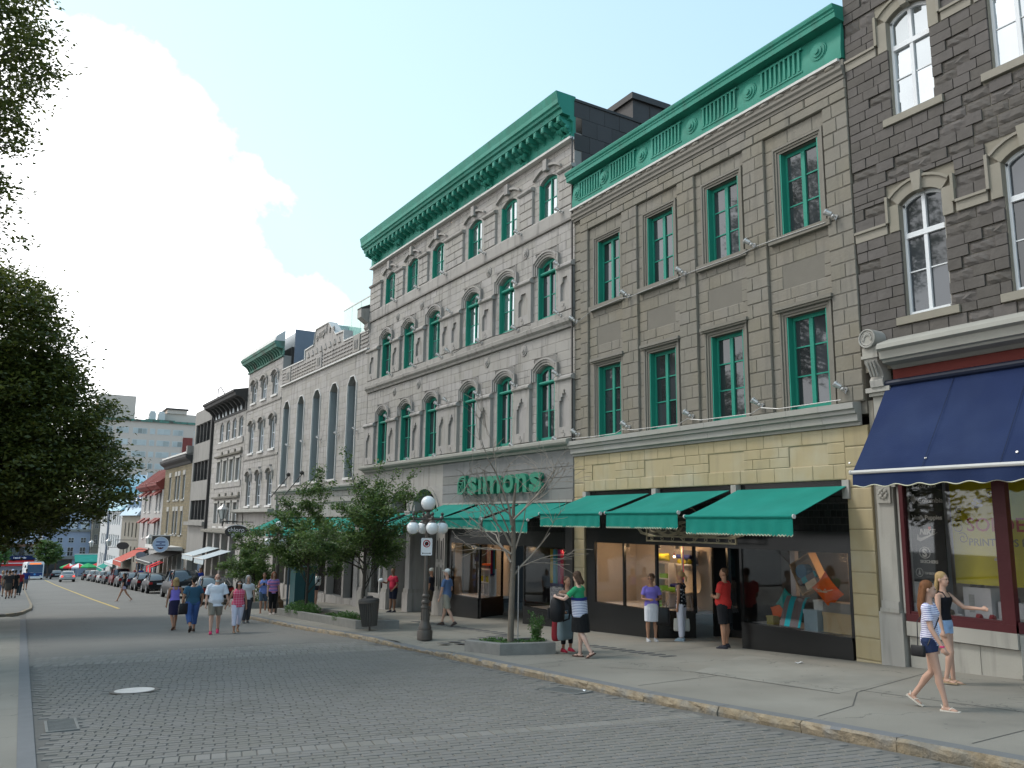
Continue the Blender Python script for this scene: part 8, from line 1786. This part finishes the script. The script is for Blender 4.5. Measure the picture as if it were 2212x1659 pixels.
p = person(4.86, 28.75, 4, 'heavy person with short dark hair in a teal blue tee and denim capris walking away', 1.74, 1.32, False, 'tan', ('short', 'dark'), ('tee', (.035, .095, .15), None), ('capri', (.05, .10, .26)), (.06, .04, .03), ((8, 2), (-12, 32)), (((.4, .1, -1), (-.05, .3, -1)), ((.3, .0, -1), (.05, .2, -1))), 0, 0, 0, up=0)
bag(p['tor'](-.02, -.1, -.30), 'black shoulder bag between the violet and the teal walkers', (.30, .14, .34), leather, [p['tor'](.0, -.1, -.26), p['tor'](.5, -.15, -.16), p['tor'](.96, -.05, -.1)], R_(10), handle=False)
p = person(7.2, 31.5, 184, 'grey haired person in white half hidden behind the pink plaid woman', 1.70, 1.1, True, 'fair', ('bob', 'grey'), ('tee', (.6, .6, .62), None), ('trousers', (.05, .05, .06)), (.1, .1, .1), ((3, 0), (-4, 6)), None, up=0)
# --- two women on the far pavement
p = person(8.72, 35.3, 165, 'woman in a blue sleeveless top and denim skirt looking at her phone', 1.62, 1.1, True, 'tan', ('short', 'brown'), ('vest', (.16, .24, .55), None), ('shorts', (.08, .12, .17)), (.2, .09, .06, 1), ((10, 2), (-14, 40)), (((.25, .25, -1), (-.5, .7, .5)), ((.25, .25, -1), (-.5, .7, .5))), 0, 0, 15)
t_ = thing('mobile_phone', 'dark phone held by the woman in the blue top', 'phone', (p['hands'][0]+p['hands'][1])/2); part('phone_body', G().box(-.035, .035, -.006, .006, -.06, .06), M['dark'], t_)
p = person(8.78, 34.05, 178, 'red haired woman in a pink and lilac striped tee and black trousers', 1.66, 1.05, True, 'fair', ('bob', 'red'), ('tee', (.60, .22, .40), ('Z', .13, .5, (.26, .20, .50))), ('capri', (.012, .012, .014)), (.5, .44, .4), ((4, 0), (-3, 2)), None, 0, 0, 8)
p = person(11.9, 38.6, 20, 'person with a white backpack seen between the planted trees', 1.68, 1.0, True, 'fair', ('short', 'dark'), ('tee', (.05, .05, .06), None), ('short_shorts', (.03, .03, .05)), (.5, .4, .3), ((3, 0), (-5, 8)), None)
t_ = thing('white_backpack', 'white patterned backpack worn by the person behind the trees', 'backpack', p['tor'](.6, -.17), R_(20)); part('pack_body', G().loft([ellring((0, 0, zz), a, .08, 14, 0, 3) for zz, a in ((-.22, .1), (-.15, .15), (.12, .15), (.2, .1))]), wl, t_, smooth=60); part('print', G().box(-.1, .02, -.09, -.075, -.06, .06), M['dark'], t_)
p = person(5.4, 55.4, 80, 'dark haired woman in a black top and white shorts crossing the street', 1.72, .95, True, 'tan', ('long', 'dark'), ('tee', (.012, .012, .015), None), ('short_shorts', (.45, .42, .58)), (.5, .42, .36, 1), ((24, 4), (-24, 18)), None, 3, 0, 0, up=0, vox=.018)
# --- crowd at the far left and behind the cars
crowd = [(-.85, 66.8, 10, 1.78, 'heavy person in a grey patterned top at the left edge of the crowd', ('tee', (.16, .15, .13), None), ('shorts', (.10, .09, .08)), ('short', 'brown'), None),
 (-.62, 62.6, 5, 1.76, 'person in a dark coat and olive skirt in the middle of the left crowd', ('dress', (.03, .028, .03), None), ('skirt', (.06, .05, .04)), ('short', 'brown'), None), (-.30, 63.8, 0, 1.78, 'man in black tee and black shorts with dark shoes in the left crowd', ('tee', (.010, .010, .011), None), ('shorts', (.012, .012, .013)), ('short', 'dark'), None),
 (-.50, 68.5, 10, 1.80, 'person in a white cap behind the man in black in the left crowd', ('tee', (.03, .03, .05), None), ('trousers', (.03, .03, .04)), ('short', 'dark'), (.5, .55, .7)), (-.02, 69.5, 350, 1.75, 'slim person in red and dark trousers at the right of the left crowd', ('tee', (.25, .02, .03), None), ('trousers', (.015, .03, .04)), ('short', 'dark'), None),
 (.40, 84.0, 0, 1.78, 'person in a navy top walking beyond the left crowd', ('tee', (.02, .04, .18), None), ('shorts', (.12, .12, .13)), ('short', 'dark'), None), (-1.4, 70.5, 0, 1.7, 'person in a crimson top at the far left edge', ('tee', (.35, .02, .06), None), ('trousers', (.1, .1, .12)), ('short', 'brown'), None),
 (-1.2, 76.5, 180, 1.7, 'blonde person in white among the left crowd', ('tee', (.5, .5, .5), None), ('trousers', (.1, .1, .2)), ('bob', 'blonde'), None), (-.7, 80, 180, 1.75, 'person in tan clothes among the left crowd', ('tee', (.3, .22, .12), None), ('trousers', (.08, .07, .06)), ('short', 'brown'), None), (-1.9, 90, 180, 1.7, 'person in a pale shirt far down the left pavement', ('shirt', (.4, .42, .45), None), ('trousers', (.1, .1, .12)), ('short', 'brown'), None)]
for i, (x, y, f, H, lab, tp, bt, hr, cp) in enumerate(crowd):
    q = 1 if i % 2 else -1; person(x, y, f, lab, H, 1.15, i % 2 == 0, 'tan', hr, tp, bt, (.05, .04, .04), ((12*q, 4), (-12*q, 14)), None, 0, 0, 0, .13, .028, 'crowd on the left pavement', cap=cp)
for i, (x, y, col, lab, hr) in enumerate([(11.4, 80, (.05, .05, .06), 'bald person on the terrace behind the people carrier', 'grey'), (11.2, 71, (.12, .14, .2), 'dark haired person on the terrace behind the black hatchback', 'dark'), (11.6, 66, (.35, .02, .07), 'person in crimson by the aluminium awnings', 'brown'), (10.9, 62.5, (.02, .05, .3), 'person in blue by the aluminium awnings', 'dark'), (11.2, 104, (.35, .02, .02), 'person in red on the pavement behind the graphite cars', 'brown'), (11.3, 109, (.55, .57, .62), 'person in white on the pavement behind the graphite cars', 'blonde'), (11.1, 98, (.03, .05, .35), 'person in royal blue on the pavement behind the maroon car', 'dark'), (11.0, 114, (.4, .05, .03), 'person in orange red farther down the pavement', 'brown'), (10.9, 120, (.03, .03, .03), 'person in black farther down the pavement', 'dark')]):
    person(x, y, 170+20*(i % 3), lab, 1.72, 1.1, i % 2 == 0, 'tan', ('short', hr), ('tee', col, None), ('trousers', (.04, .04, .05)), (.05, .05, .05), ((6, 0), (-6, 8)), None, 0, 0, 0, .13, .03, 'people on the right pavement behind the parked cars')

for i, (x, y, z, lab) in enumerate(((12.95, 11.35, gz(11.35, .125), 'crumpled white paper scrap on the pavement near the yellow pier'), (8.1, 11.55, gz(11.55, .01), 'small white scrap in the gutter by the drain grating'))):
    t = thing('paper_scrap', lab, 'litter', (x, y, z), .7*i); g = G().add([(-.09, -.04, 0), (0, -.05, .02), (.1, -.03, .004), (.08, .04, .015), (0, .03, .0), (-.08, .05, .018), (-.09, -.04, -.004), (0, -.05, .016), (.1, -.03, 0), (.08, .04, .011), (0, .03, -.004), (-.08, .05, .014)], [(0, 1, 4, 5), (1, 2, 3, 4), (6, 11, 10, 7), (7, 10, 9, 8)]); part('paper', g, M['white'], t, loc=(0, 0, .004), scale=(1, 1, 1) if i == 0 else (.4, .6, 1))
